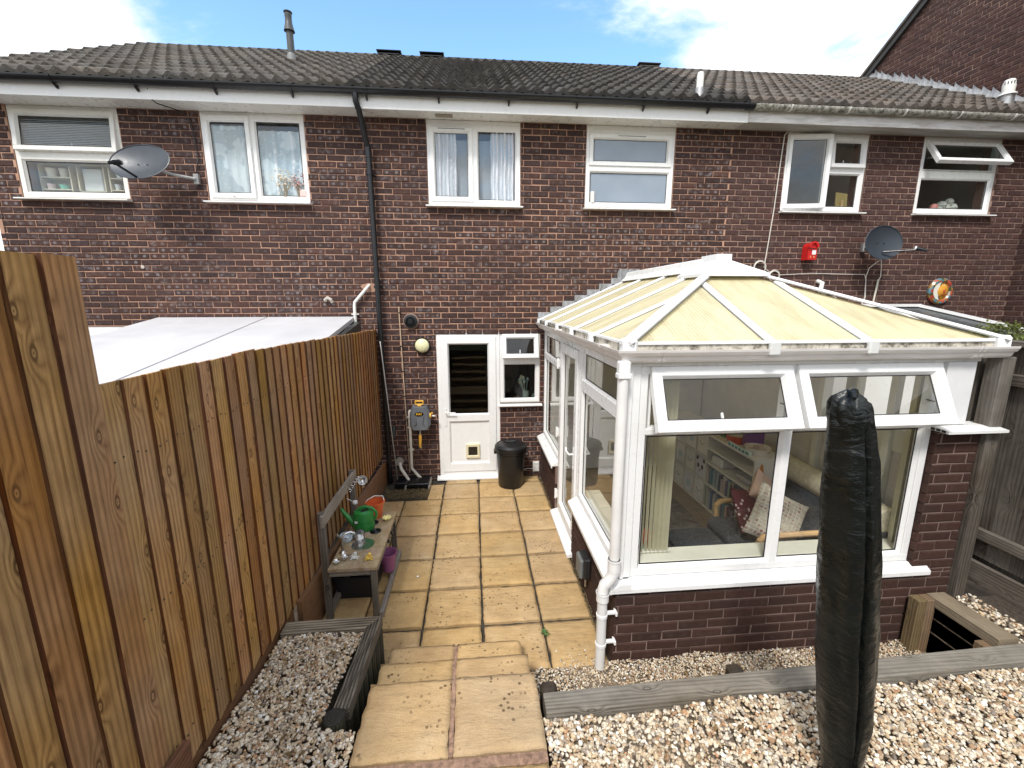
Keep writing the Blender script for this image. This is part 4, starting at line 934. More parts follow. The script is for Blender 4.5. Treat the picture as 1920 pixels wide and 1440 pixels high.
# right hand old fence with a post
FR = thing('fence', 'old grey closeboard fence at the right edge behind the conservatory pier', 'fence', (5.1, -4.5, .4))
mb = MB(); mb.box(4.869, 4.965, -3.44, -3.335, .30, 2.185, .006); o = mb.build('post', MT['greyZ'], FR)
rs = random.Random(77); Fx = 5.06
yy = -3.30; k = 0
while yy > -5.6:
    hgt = 2.26
    mb = MB(); mb.box(Fx, Fx+.018, yy-.145, yy, .68, 2.24+rs.uniform(-.006, .006), .002); o = mb.build('board', MT['oldZ'], FR)
    yy -= .142
mb = MB(); mb.box(Fx+.02, Fx+.035, -5.6, -3.2, .5, 2.24); mb.build('backing', MT['oldZ'], FR)
mb = MB(); mb.box(Fx-.045, Fx-.001, -5.6, -3.2, .83, .91, .004); mb.build('rail', MT['oldY'], FR)
mb = MB(); mb.box(Fx-.045, Fx-.001, -5.6, -3.2, 1.98, 2.06, .004); mb.build('rail', MT['oldY'], FR)
mb = MB(); mb.box(Fx-.05, Fx-.02, -5.6, -3.25, .50, .66, .004); mb.build('gravel_board', MT['oldY'], FR)
mb = MB(); mb.box(Fx-.06, Fx+.05, -5.6, -3.2, 2.245, 2.285, .004); mb.build('capping', MT['oldY'], FR)
mb = MB(); mb.box(4.88, 5.02, -3.30, -3.28, .4, 2.20); mb.build('return_board', MT['oldZ'], FR)

# ------------------------------------------------------------------ paving
PA = MB(); PA.add([(-.02, -3.45, -.03), (2.32, -3.45, -.03), (2.32, .0, -.03), (-.02, .0, -.03)], [(0, 1, 2, 3)])
pat = PA.build('patio', MT['joint'], recalc=False, kind='structure')
def slab_mesh(wx, wy, rs, th=.045, mat=None):
    n = 14; vs = []; 
    sx, sy = rs.uniform(0, 99), rs.uniform(0, 99)
    for j in range(n+1):
        for i in range(n+1):
            u, v = i/n, j/n; x = (u-.5)*wx; y = (v-.5)*wy
            e = min(u, 1-u, v, 1-v); z = noise.noise(Vector((x*5+sx, y*5+sy, 0)))*.006 - (.008 if e == 0 else 0)
            if e == 0:
                q = noise.noise(Vector((x*16+sx, y*16+sy, 3)))*.016
                x -= math.copysign(abs(q), x)*(1 if i in (0, n) else 0); y -= math.copysign(abs(q), y)*(1 if j in (0, n) else 0)
            vs.append((x, y, z))
    fs = [(j*(n+1)+i, j*(n+1)+i+1, (j+1)*(n+1)+i+1, (j+1)*(n+1)+i) for j in range(n) for i in range(n)]
    rim = [i for i in range(n+1)]+[(j+1)*(n+1)-1 for j in range(1, n+1)]+[n*(n+1)+i for i in range(n-1, -1, -1)]+[j*(n+1) for j in range(n-1, 0, -1)]
    b = len(vs); vs += [(vs[i][0], vs[i][1], -th) for i in rim]; L = len(rim)
    fs += [(rim[(k+1) % L], rim[k], b+k, b+(k+1) % L) for k in range(L)]
    me = bpy.data.meshes.new('slab'); me.from_pydata(vs, [], fs); me.materials.append(mat or MT['slab'])
    me.polygons.foreach_set('use_smooth', [True]*(n*n)+[False]*L); return me
rs = random.Random(21)
cx_ = [(-.02, .402), (.411, .889), (.901, 1.366), (1.379, 1.846), (1.858, 2.272)]
ry_ = [(-.655, -.20), (-1.075, -.67), (-1.535, -1.09), (-1.99, -1.55), (-2.465, -2.008), (-2.935, -2.483), (-3.41, -2.953)]
for j, (y0, y1) in enumerate(ry_):
    for i, (x0_, x1_) in enumerate(cx_):
        if j == 0 and i < 1: continue
        if j == 0 and i == 1: x0_ = .70
        me = slab_mesh(x1_-x0_-rs.uniform(-.006, .003), y1-y0-rs.uniform(.003, .012), rs)
        inst(me, 'slab', ((x0_+x1_)/2+rs.uniform(-.004, .004), (y0+y1)/2+rs.uniform(-.003, .003), rs.uniform(-.002, .003)), pat, rot=(rs.uniform(-.003, .003), rs.uniform(-.003, .003), rs.uniform(-.006, .006)))
inst(slab_mesh(.44, .16, rs), 'slab', (1.13, -.09, -.004), pat); inst(slab_mesh(.44, .16, rs), 'slab', (1.61, -.09, -.003), pat); inst(slab_mesh(.40, .16, rs), 'slab', (2.06, -.09, -.005), pat)
# steps up to the viewer
ST = thing('garden_steps', 'sandy slab steps climbing from the patio to the foreground', 'steps', (1.18, -3.9, 0))
def step(z, y1, x0_, x1_, xm, rows=1, back=None):
    yb = y1-.45
    mb = MB(); mb.box(x0_+.03, x1_-.03, (back or yb), y1-.03, z-.16, z-.035); mb.build('riser', MT['jointP'], ST)
    mb = MB(); mb.box(xm-.012, xm+.012, yb+.01, y1-.012, z-.03, z-.009, .003); mb.build('mortar_joint', MT['jointP'], ST)
    for a, b in ((x0_, xm-.009), (xm+.009, x1_)):
        o = inst(slab_mesh(b-a, .445, rs, .042), 'slab', ((a+b)/2, y1-.2225, z-.002), ST, rot=(0, 0, rs.uniform(-.004, .004)))
step(.14, -3.275, .715, 1.642, 1.175, back=-4.3)
step(.28, -3.555, .705, 1.658, 1.180, back=-4.3)
step(.42, -3.838, .716, 1.664, 1.192, back=-5.2)
mb = MB(); mb.box(.72, 1.66, -4.345, -4.29, .375, .412, .004); mb.build('mortar_joint', MT['jointP'], ST)
for a, b in ((.72, 1.175), (1.20, 1.66)): inst(slab_mesh(b-a, .44, rs, .042), 'slab', ((a+b)/2, -4.345-.22, .418), ST)
for k in range(4):
    z = .42+.14*(k+1); y1 = -4.82-.36*k; step(z, y1, .72, 1.66, 1.19, back=y1-.5)
gz_ = thing('terrace_step', 'dark timber sleeper step behind the viewer', 'sleeper', (1.2, -6.6, 1.0))
mb = MB(); mb.box(-.0, 5.0, -6.7, -6.5, .8, 1.15); mb.build('timber', MT['blackX'], gz_)
# ------------------------------------------------------------------ raised beds, sleepers, stakes
def gnd(name, pts, z0, mat):              # retained ground body
    mb = MB(); mb.prism(pts, 2, z0, 0); return mb
# ground bodies (structure)
mb = MB(); mb.prism([(-.02, -3.36), (.50, -3.36), (.47, -4.3), (.47, -9), (-.02, -9)], 2, -.1, .335); mb.build('left_bed_ground', MT['bed'], kind='structure')
mb = MB(); mb.prism([(1.70, -3.99), (4.70, -3.93), (4.70, -3.40), (5.3, -3.40), (5.3, -9), (1.67, -9)], 2, -.1, .335); mb.build('right_bed_ground', MT['bed'], kind='structure')
mb = MB(); mb.box(1.60, 4.66, -3.98, -3.40, -.1, -.02); mb.build('lower_bed_ground', MT['bed'], kind='structure')
mb = MB(); mb.box(-8, -.06, -9, -.02, -.12, .1); mb.build('neighbour_ground', MT['soil'], kind='structure')
mb = MB(); mb.box(5.3, 9.4, -9, -.02, -.12, .1); mb.build('neighbour_ground', MT['soil'], kind='structure')

SL = thing('sleeper', 'long weathered grey timber lying across the gravel right of the steps', 'sleeper', (3.3, -3.98, .3))
mb = MB(); mb.add([], [])
def skew(mb, x0, x1, ya0, ya1, yb0, yb1, z0, z1):
    vs = [(x0, ya0, z0), (x1, ya1, z0), (x1, yb1, z0), (x0, yb0, z0), (x0, ya0, z1), (x1, ya1, z1), (x1, yb1, z1), (x0, yb0, z1)]
    mb.add(vs, [(3, 2, 1, 0), (4, 5, 6, 7), (0, 1, 5, 4), (1, 2, 6, 5), (2, 3, 7, 6), (3, 0, 4, 7)])
mb = MB(); skew(mb, 1.69, 5.02, -4.100, -4.018, -3.975, -3.893, .30, .405); o = mb.build('timber', MT['greyX'], SL)
bv = o.modifiers.new('b', 'BEVEL'); bv.width = .006; bv.segments = 2
mb = MB(); skew(mb, 1.70, 4.70, -4.085, -4.005, -3.99, -3.908, -.05, .298); mb.build('riser_board', MT['gravelboard'], SL)
for k, (x, lb) in enumerate(((1.735, 'dark rounded stake behind the left end of the grey timber'), (2.91, 'short brown stake behind the middle of the grey timber'))):
    y = -3.93 if k == 0 else -3.875
    mb = MB(); mb.box(x-.045, x+.05, y-.01, y+.07, -.05, .375 if k == 0 else .34, .02); mb.build('stake', MT['stake'], None, label=lb, cat='stake')
# timber wall at the pier
TWl = thing('retaining_frame', 'brown timber retaining frame between the pier and the long grey timber', 'retaining wall', (4.7, -3.65, .2))
mb = MB(); skew(mb, 4.655, 4.80, -3.885, -3.885, -3.435, -3.435, .36, .425); mb.build('cap_timber', MT['wellY'], TWl)
for z0, z1 in ((.243, .357), (.128, .241), (-.05, .126)):
    mb = MB(); mb.box(4.70, 4.78, -3.90, -3.43, z0, z1, .004); mb.build('side_timber', MT['wellY'], TWl)
for x in (4.525, 4.60):
    mb = MB(); mb.box(x, x+.068, -3.50, -3.425, -.05, .415, .004); mb.build('post', MT['wellZ'], TWl)
mb = MB(); mb.box(4.60, 4.70, -3.86, -3.80, -.05, .355, .004); mb.build('post', MT['wellZ'], TWl)

def grooved(mb, a0, a1, b0, b1, z0, z1, ng=5, gd=.009):   # decking board: ridges run from edge a0-a1 to edge b0-b1
    A, B_ = [], []
    for k in range(ng):
        for f, dz in ((k/ng, -gd), ((k+.22)/ng, 0), ((k+.78)/ng, 0), ((k+1)/ng-.0001, -gd)):
            A.append((a0[0]+(a1[0]-a0[0])*f, a0[1]+(a1[1]-a0[1])*f, z1+dz)); B_.append((b0[0]+(b1[0]-b0[0])*f, b0[1]+(b1[1]-b0[1])*f, z1+dz))
    A += [(a1[0], a1[1], z0), (a0[0], a0[1], z0)]; B_ += [(b1[0], b1[1], z0), (b0[0], b0[1], z0)]; n = len(A)
    mb.add(A+B_, [(i, (i+1) % n, n+(i+1) % n, n+i) for i in range(n)]+[tuple(range(n)), tuple(range(2*n-1, n-1, -1))])
# black timbers and log roll of the left bed
LB = thing('sleeper', 'blackened grooved timber across the back of the left gravel bed', 'sleeper', (.3, -3.32, .3))
mb = MB(); grooved(mb, (.03, -3.385), (.03, -3.275), (.576, -3.385), (.667, -3.275), .325, .40); o = mb.build('timber', MT['blackX'], LB)
mb = MB(); mb.box(.03, .66, -3.345, -3.30, -.05, .322); mb.build('riser_board', MT['blackX'], LB)
LS = thing('sleeper', 'blackened grooved timber running beside the steps on the left bed', 'sleeper', (.62, -3.7, .3))
mb = MB(); grooved(mb, (.545, -3.97), (.632, -3.97), (.577, -3.385), (.668, -3.277), .322, .402); o = mb.build('timber', MT['blackY'], LS)
for k in range(8):
    y = -3.32-k*.088; x = .632-.040*(k*.088)/.7; mb = MB(); mb.tube([(x, y, -.05), (x, y, .321)], .043, 12); mb.build('half_log', MT['logside'], LS)
lg = thing('log_stake', 'round dark log stake ending the left timber beside the steps', 'log', (.505, -4.075, .2))
mb = MB(); mb.tube([(.575, -4.035, -.05), (.575, -4.035, .425)], .052, 20, cap=False); mb.build('side', MT['logside'], lg)
m = Mat('log_rings', rough=.9); O = m.coord(); s_ = m.n('ShaderNodeSeparateXYZ'); m.l(O, s_.inputs[0])
rr = m.math('SQRT', m.math('ADD', m.math('POWER', s_.outputs[0], 2), m.math('POWER', s_.outputs[1], 2)))
rg = m.math('SINE', m.math('MULTIPLY', m.math('ADD', rr, m.math('MULTIPLY', m.noise(O, 14, 3), .02)), 560)); m.color(m.mix(m.rng(rg, -1, 1), (.012, .011, .009, 1), (.045, .041, .035, 1))); m.bump(rg, .002)
mb = MB(); mb.lathe([(.0001, .432), (.046, .431), (.0525, .422)], .575, -4.035, 20); mb.build('end_grain', m.m, lg)

# ------------------------------------------------------------------ gravel
def ico(sub):
    bm = bmesh.new(); bmesh.ops.create_icosphere(bm, subdivisions=sub, radius=1); v = np.array([q.co[:] for q in bm.verts]); f = np.array([[q.index for q in t.verts] for t in bm.faces]); bm.free(); return v, f
ICO = {1: ico(1), 2: ico(2)}
PAL = np.array([(.58, .51, .41), (.46, .37, .27), (.66, .62, .55), (.38, .29, .20), (.34, .22, .14), (.29, .25, .215), (.78, .76, .72), (.50, .39, .26), (.20, .17, .15), (.54, .47, .37), (.44, .26, .15), (.62, .56, .46)])
PW = np.array([16, 15, 12, 12, 7, 8, 6, 11, 5, 12, 4, 12.]); PW /= PW.sum()
def gravel(name, pts, rmin, rmax, label, sub, seed, pool=48, squash=.62):
    g = np.random.default_rng(seed); v, f = ICO[sub]; shapes = []
    for k in range(pool):
        d = np.ones(len(v)); 
        for _ in range(7):
            n = g.normal(size=3); n /= np.linalg.norm(n); h = g.uniform(.62, .95); pr = v@n; d = np.minimum(d, np.where(pr > 1e-3, h/np.maximum(pr, 1e-3), 9))
        d = np.clip(d, .5, 1)*g.uniform(.94, 1.04, len(v)); s = np.array([g.uniform(.9, 1.35), g.uniform(.65, 1.0), g.uniform(.42, .8)*squash/.62]); shapes.append(v*d[:, None]*s)
    n = len(pts); V = np.empty((n, len(v), 3), np.float32); cols = np.empty((n, 3)); ids = g.integers(0, pool, n)
    r = rmin+(rmax-rmin)*g.random(n)**1.7
    big = g.random(n) < .012; r[big] *= 1.45
    a, b, c = g.uniform(0, 6.283, n), g.normal(0, .45, n), g.normal(0, .45, n)
    ca, sa, cb, sb, cc, sc_ = np.cos(a), np.sin(a), np.cos(b), np.sin(b), np.cos(c), np.sin(c)
    Rz = np.zeros((n, 3, 3)); Rz[:, 0, 0] = ca; Rz[:, 0, 1] = -sa; Rz[:, 1, 0] = sa; Rz[:, 1, 1] = ca; Rz[:, 2, 2] = 1
    Ry = np.zeros((n, 3, 3)); Ry[:, 0, 0] = cb; Ry[:, 0, 2] = sb; Ry[:, 1, 1] = 1; Ry[:, 2, 0] = -sb; Ry[:, 2, 2] = cb
    Rx = np.zeros((n, 3, 3)); Rx[:, 0, 0] = 1; Rx[:, 1, 1] = cc; Rx[:, 1, 2] = -sc_; Rx[:, 2, 1] = sc_; Rx[:, 2, 2] = cc
    RM = Ry@Rx@Rz; S = np.array(shapes)[ids]; V = np.einsum('nij,nkj->nki', RM, S)*r[:, None, None]+pts[:, None, :]
    ci = g.choice(len(PAL), n, p=PW); cols = PAL[ci]*g.uniform(.85, 1.28, (n, 1))*np.array([1.03, 1.0, .94]); cols = np.clip(cols, 0, .85)
    F = (f[None]+(np.arange(n)*len(v))[:, None, None]).reshape(-1, 3)
    me = bpy.data.meshes.new(name); nv = n*len(v); nf = len(F)
    me.vertices.add(nv); me.vertices.foreach_set('co', V.reshape(-1).astype(np.float32)); me.loops.add(nf*3); me.loops.foreach_set('vertex_index', F.reshape(-1).astype(np.int32))
    me.polygons.add(nf); me.polygons.foreach_set('loop_start', np.arange(0, nf*3, 3, dtype=np.int32)); me.polygons.foreach_set('loop_total', np.full(nf, 3, np.int32)) if False else None
    me.update(calc_edges=True); me.validate()
    me.polygons.foreach_set('use_smooth', np.ones(nf, bool))
    ca_ = me.color_attributes.new('Col', 'FLOAT_COLOR', 'POINT'); C = np.ones((nv, 4), np.float32); C[:, :3] = np.repeat(cols, len(v), 0); ca_.data.foreach_set('color', C.reshape(-1))
    me.materials.append(MT['pebble']); o = bpy.data.objects.new(name, me); place(o, (0, 0, 0)); tag(o, label, 'gravel', kind='stuff'); return o
def scatter(poly, dens, zf, seed, jz):
    g = np.random.default_rng(seed); P = np.array(poly); lo, hi = P.min(0), P.max(0); n = int(dens*np.prod(hi-lo)); q = g.uniform(lo, hi, (n, 2))
    inside = np.zeros(n, bool); j = len(P)-1
    for i in range(len(P)):
        xi, yi = P[i]; xj, yj = P[j]; c_ = ((yi > q[:, 1]) != (yj > q[:, 1])) & (q[:, 0] < (xj-xi)*(q[:, 1]-yi)/(yj-yi+1e-12)+xi); inside ^= c_; j = i
    q = q[inside]; z = np.array([zf(x, y) for x, y in q])+g.uniform(-jz, jz*.6, len(q)); return np.c_[q, z]
def zl(x, y):
    b = .380+max(0, min(1, (-3.6-y)/.8))*.075*(1-min(x, .5)/.5*.75); return b+.012*math.sin(x*9+y*4)
left_poly = [(.03, -3.395), (.565, -3.395), (.50, -4.07), (.60, -4.10), (.70, -4.1), (.705, -4.62), (.03, -4.62)]
gravel('left_gravel', scatter(left_poly, 8200, zl, 1, .010), .0072, .0142, 'cream and brown gravel filling the left bed beside the fence', 2, 1)
def zr(x, y): return .372+.012*math.sin(x*3.1+y*5)+.012*math.sin(x*7.7)
right_poly = [(1.675, -4.11), (5.02, -4.03), (5.02, -4.66), (1.675, -4.66)]
gravel('right_gravel', scatter(right_poly, 6000, zr, 2, .012), .0080, .0158, 'cream and brown gravel covering the upper level right of the steps', 2, 2)
def zlow(x, y): return .0+.03*max(0, (y+3.6))*2+.012*math.sin(x*5)+.012*math.sin(x*11+y*9)
low_poly = [(1.60, -3.97), (4.60, -3.90), (4.60, -3.405), (2.35, -3.405), (2.1, -3.36), (1.88, -3.44), (1.66, -3.42), (1.665, -3.6)]
gravel('lower_gravel', scatter(low_poly, 10500, zlow, 3, .011), .0062, .0112, 'finer gravel strip between the conservatory wall and the grey timber', 1, 3)
cor = [(4.81, -3.55), (5.02, -3.3), (5.02, -4.0), (4.83, -3.9)]
gravel('corner_gravel', scatter(cor, 3000, lambda x, y: .385, 4, .02), .009, .018, 'sparse stones and soil behind the timber frame in the right corner', 1, 4)
# loose stones that strayed on the steps and slabs
g_ = np.random.default_rng(9); st = np.c_[g_.uniform(1.9, 2.26, 46), g_.uniform(-3.42, -3.18, 46), np.full(46, .006)]; st[:, 1] = -3.42+(st[:, 1]+3.42)*g_.random(46)
gravel('stray_stones', st, .006, .011, 'few small stones strayed onto the slab near the white downpipe', 1, 5)

rs = random.Random(33); mb = MB()
for k in range(150):
    if k % 2: x, y, z = rs.uniform(.05, .5), rs.uniform(-4.35, -3.45), .402
    else: x, y, z = rs.uniform(1.7, 4.6), rs.choice([rs.uniform(-4.4, -4.1), rs.uniform(-3.9, -3.45)]), 0
    if not k % 2: z = .392 if y < -4 else .022
    l_ = rs.uniform(.010, .026); a = rs.uniform(0, 6.28); dx, dy = math.cos(a)*l_, math.sin(a)*l_
    mb.add([(x-dx, y-dy, z+rs.uniform(0, .006)), (x+dy*.4, y-dx*.4, z+.006), (x+dx, y+dy, z+rs.uniform(0, .008)), (x-dy*.4, y+dx*.4, z+.004)], [(0, 1, 2, 3)])
mb.build('fallen_leaves', rgb('leaf_brown', (.16, .10, .04), .8, .5), None, recalc=False, label='scattered dry leaf scraps on the gravel', cat='leaves', kind='stuff')
# ------------------------------------------------------------------ mud kitchen bench
BN = thing('mud_kitchen', 'weathered grey wooden play kitchen table with a back rail beside the fence', 'play table', (.33, -2.35, 0))
def stick(name, x0, x1, y0, y1, z0, z1, mat, parent=BN, c=.004):
    mb = MB(); mb.box(x0, x1, y0, y1, z0, z1, c); return mb.build(name, mat, parent)
for y, h in ((-2.80, .945), (-1.945, .945)): stick('leg', .105, .155, y, y+.045, .0, h, MT['greyZ'])
for y in (-2.80, -1.945): stick('leg', .478, .525, y, y+.045, .0, .44, MT['greyZ'])
top = MB(); n = 28; R_ = .085; cxs, cys = .345, -2.47   # top with a round sink hole
ang = [2*math.pi*k/n for k in range(n)]
X0, X1, Y0_, Y1_ = .155, .535, -2.815, -1.885
def edgept(a):
    dx, dy = math.cos(a), math.sin(a); t = min([(X1-cxs)/dx if dx > 1e-6 else 9, (X0-cxs)/dx if dx < -1e-6 else 9, (Y1_-cys)/dy if dy > 1e-6 else 9, (Y0_-cys)/dy if dy < -1e-6 else 9]); return (cxs+dx*t, cys+dy*t)
ci = [(cxs+R_*math.cos(a), cys+R_*math.sin(a)) for a in ang]; 
ang2 = sorted(set(ang+[math.atan2(y-cys, x-cxs) % (2*math.pi) for x in (X0, X1) for y in (Y0_, Y1_)])); n2 = len(ang2)
ci = [(cxs+R_*math.cos(a), cys+R_*math.sin(a)) for a in ang2]; co = [edgept(a) for a in ang2]
vs = [(x, y, .472) for x, y in ci]+[(x, y, .472) for x, y in co]+[(x, y, .448) for x, y in ci]+[(x, y, .448) for x, y in co]
fs = []
for k in range(n2):
    q = (k+1) % n2; fs += [(k, q, n2+q, n2+k), (2*n2+k, 3*n2+k, 3*n2+q, 2*n2+q), (n2+k, n2+q, 3*n2+q, 3*n2+k), (k, 2*n2+k, 2*n2+q, q)]
top.add(vs, fs)
m = Mat('bench_top', rough=.75); P_ = m.pos(); c = m.mix(m.rng(m.noise(P_, 16, 6, .7), .35, .65), (.28, .19, .095, 1), (.42, .34, .22, 1))
c = m.mix(m.rng(m.noise(P_, 34, 5, .75), .56, .66), c, (.13, .12, .055, 1)); c = m.mix(m.rng(m.noise(P_, 9, 4), .58, .7), c, (.40, .27, .22, 1)); m.color(c); m.bump(m.noise(P_, 70, 4), .004)
top.build('table_top', m.m, BN)
stick('front_rail', .478, .530, -2.755, -1.95, .40, .447, MT['greyY']); stick('end_rail', .156, .477, -2.80, -2.762, .395, .447, MT['greyX']); stick('end_rail', .156, .477, -1.94, -1.90, .395, .447, MT['greyX'])
stick('back_rail', .135, .160, -2.83, -1.88, .835, .935, MT['greyY'])
stick('bottom_rail', .527, .562, -2.80, -1.90, .0, .055, MT['greyY']); stick('bottom_rail', .105, .15, -2.75, -1.95, .03, .075, MT['greyY'])
mb = MB(); mb.lathe([(.078, .4735), (.096, .476), (.094, .4722)], cxs, cys, 28); mb.lathe([(.088, .473), (.080, .42), (.06, .385), (.001, .382)], cxs, cys, 28); sk = mb.build('sink_bowl', MT['steel'], BN)
mb = MB(); mb.lathe([(.001, .412), (.083, .4125)], cxs, cys, 24); mb.build('dirty_water', rgb('water_green', (.05, .055, .025), .08), BN)
for k, (x, y) in enumerate(((.405, -2.255), (.35, -2.10))):
    mb = MB()
    for r in (.012, .024, .036, .047): mb.lathe([(r-.004, .4745), (r, .4775), (r+.004, .4745)], x, y, 20)
    mb.lathe([(.001, .4740), (.052, .4742)], x, y, 20); mb.build('hob_ring', MT['black'], BN, weld=False)
for k, y in enumerate((-2.35, -2.2, -2.05)):
    mb = MB(); mb.tube([(.5305, y, .42), (.548, y, .42)], .017, 10); mb.build('knob', MT['black'], BN)
mb = MB(); 
for y in (-2.18, -2.10, -2.02, -1.95, -1.90): mb.tube([(.162, y, .865), (.19, y, .86), (.196, y, .845), (.188, y, .835), (.178, y, .842)], .0035, 6); mb.lathe([(.010, .86), (.010, .872)], .166, y, 8)
mb.build('hook', MT['steel'], BN, weld=False)
mb = MB(); mb.tube([(.205, -2.58, .472), (.205, -2.58, .60), (.225, -2.57, .635), (.27, -2.55, .64), (.30, -2.54, .62)], .013, 10); mb.tube([(.205, -2.58, .60), (.17, -2.60, .655)], .010, 8); mb.lathe([(.03, .473), (.026, .48), (.014, .49)], .205, -2.58, 16)
mb.build('tap', MT['steel'], BN, weld=False)
for nm, x, y, lb in (('measuring_cup', .205, -2.74, 'small steel measuring cup nearest the corner of the play table'), ('measuring_cup', .255, -2.68, 'small steel measuring cup next to the tap base')):
    t = thing(nm, lb, 'cup', (x, y, .473)); mb = MB(); mb.lathe([(.020, .4735), (.027, .498), (.0285, .50), (.026, .498), (.019, .476), (.001, .475)], x, y, 18); mb.build('bowl', MT['steel'], t); mb = MB(); mb.box(x+.026, x+.07, y-.004+.02, y+.004+.02, .494, .497); mb.build('handle', MT['steel'], t)
# things on the table
t = thing('watering_can', 'green plastic watering can standing on the play table', 'watering can', (.29, -2.17, .473))
grn = rgb('can_green', (.025, .22, .045), .3, .1); bx, by, bz = .292, -2.20, .4735
mb = MB(); mb.lathe([(.001, bz), (.088, bz), (.094, bz+.01), (.098, bz+.06), (.095, bz+.075), (.098, bz+.08), (.094, bz+.15), (.085, bz+.175), (.05, bz+.188), (.048, bz+.18), (.001, bz+.179)], bx, by, 28, sy=.8); mb.build('body', grn, t)
mb = MB(); mb.tube([(bx-.075, by, bz+.045), (bx-.13, by+.01, bz+.10), (bx-.175, by+.015, bz+.155), (bx-.205, by+.02, bz+.20)], [.036, .026, .018, .014], 12); mb.build('spout', grn, t)
mb = MB(); mb.tube([(bx-.055, by, bz+.18), (bx-.03, by, bz+.21), (bx+.02, by, bz+.222), (bx+.08, by, bz+.205), (bx+.118, by, bz+.16), (bx+.118, by, bz+.12), (bx+.092, by, bz+.085)], .012, 10); mb.build('handle', grn, t)
mb = MB(); mb.lathe([(.001, bz+.1805), (.044, bz+.1807)], bx+.02, by, 20, sy=.7); mb.build('filler_opening', MT['gasket'], t)
mb = MB(); mb.box(bx-.062, bx-.035, by-.080, by-.076, bz+.095, bz+.115, .001); mb.build('sticker', rgb('sticker_white', (.7, .7, .68)), t)
t = thing('bucket', 'orange toy bucket behind the green watering can', 'bucket', (.36, -1.93, .473))
ora = rgb('bucket_orange', (.62, .12, .035), .35); x, y, z = .35, -1.98, .4735
mb = MB(); mb.lathe([(.001, z+.003), (.058, z), (.085, z+.15), (.094, z+.152), (.094, z+.165), (.084, z+.165), (.081, z+.15), (.055, z+.008), (.001, z+.007)], x, y, 28); mb.build('body', ora, t)
mb = MB(); mb.tube([(x-.09, y, z+.155), (x-.07, y+.01, z+.178), (x-.02, y+.075, z+.185), (x+.06, y+.075, z+.18), (x+.09, y, z+.155)], .005, 6); mb.build('handle', rgb('bucket_handle_white', (.7, .68, .62)), t)
t = thing('bucket', 'mauve plastic bucket on the bottom rail beneath the play table', 'bucket', (.48, -2.2, .06))
mau = rgb('bucket_mauve', (.30, .10, .22), .4); x, y, z = .50, -2.24, .062
mb = MB(); mb.lathe([(.001, z+.003), (.052, z), (.078, z+.17), (.087, z+.172), (.087, z+.182), (.077, z+.182), (.073, z+.168), (.05, z+.008), (.001, z+.007)], x, y, 28); mb.build('body', mau, t)
t = thing('storage_tub', 'dark plastic tub in the shadow under the play table', 'tub', (.25, -2.3, .0))
mb = MB(); vs = []
for (ex, ey, z) in ((.15, .19, .004), (.17, .215, .21), (.182, .228, .21), (.182, .228, .222), (.168, .212, .222), (.148, .188, .012)): vs.append([(.28-ex+.0, -2.35-ey, z), (.28+ex, -2.35-ey, z), (.28+ex, -2.35+ey, z), (.28-ex, -2.35+ey, z)])
vs = [[(min(px, .45), py, pz) for px, py, pz in r] for r in vs]; fl_ = [p for r in vs for p in r]
mb.add(fl_, [(4*i+k, 4*i+(k+1) % 4, 4*i+4+(k+1) % 4, 4*i+4+k) for i in range(5) for k in range(4)]+[(0, 1, 2, 3), (20, 23, 22, 21)]); mb.build('tub_body', rgb('tub_navy', (.012, .014, .02), .4), t)
t = thing('saucepan', 'pale blue enamel bowl behind the play tap', 'bowl', (.15, -2.38, .473)); mb = MB(); mb.lathe([(.035, .4735), (.052, .50), (.056, .535), (.053, .535), (.048, .50), (.001, .478)], .19, -2.40, 24); mb.build('bowl_body', rgb('enamel_blue', (.52, .62, .70), .25), t)
t = thing('saucepan', 'small shiny steel saucepan beside the green watering can', 'saucepan', (.26, -2.35, .473)); mb = MB(); mb.lathe([(.045, .4735), (.05, .48), (.052, .53), (.049, .53), (.046, .482), (.001, .479)], .285, -2.36, 24); mb.build('pan_body', MT['steel'], t); mb = MB(); mb.tube([(.25, -2.40, .52), (.20, -2.46, .535)], .006, 8); mb.build('handle', MT['steel'], t)
t = thing('ladle', 'steel ladle hanging from the hooks on the play kitchen back rail', 'ladle', (.2, -1.9, .8)); mb = MB(); tl = Matrix.Rotation(R(70), 3, 'X') @ Matrix.Rotation(R(20), 3, 'Y')
mb.lathe([(.001, -.03), (.025, -.026), (.040, -.012), (.045, 0), (.042, 0), (.036, -.012), (.02, -.023), (.001, -.026)], 0, 0, 20, tilt=tl); o = mb.build('bowl', MT['steel'], t); o.location = Vector((.225, -1.905, .83))-WL[t]
mb = MB(); mb.tube([(.20, -1.91, .86), (.222, -1.905, .80), (.225, -1.90, .74)], .004, 6); mb.build('handle', MT['steel'], t)
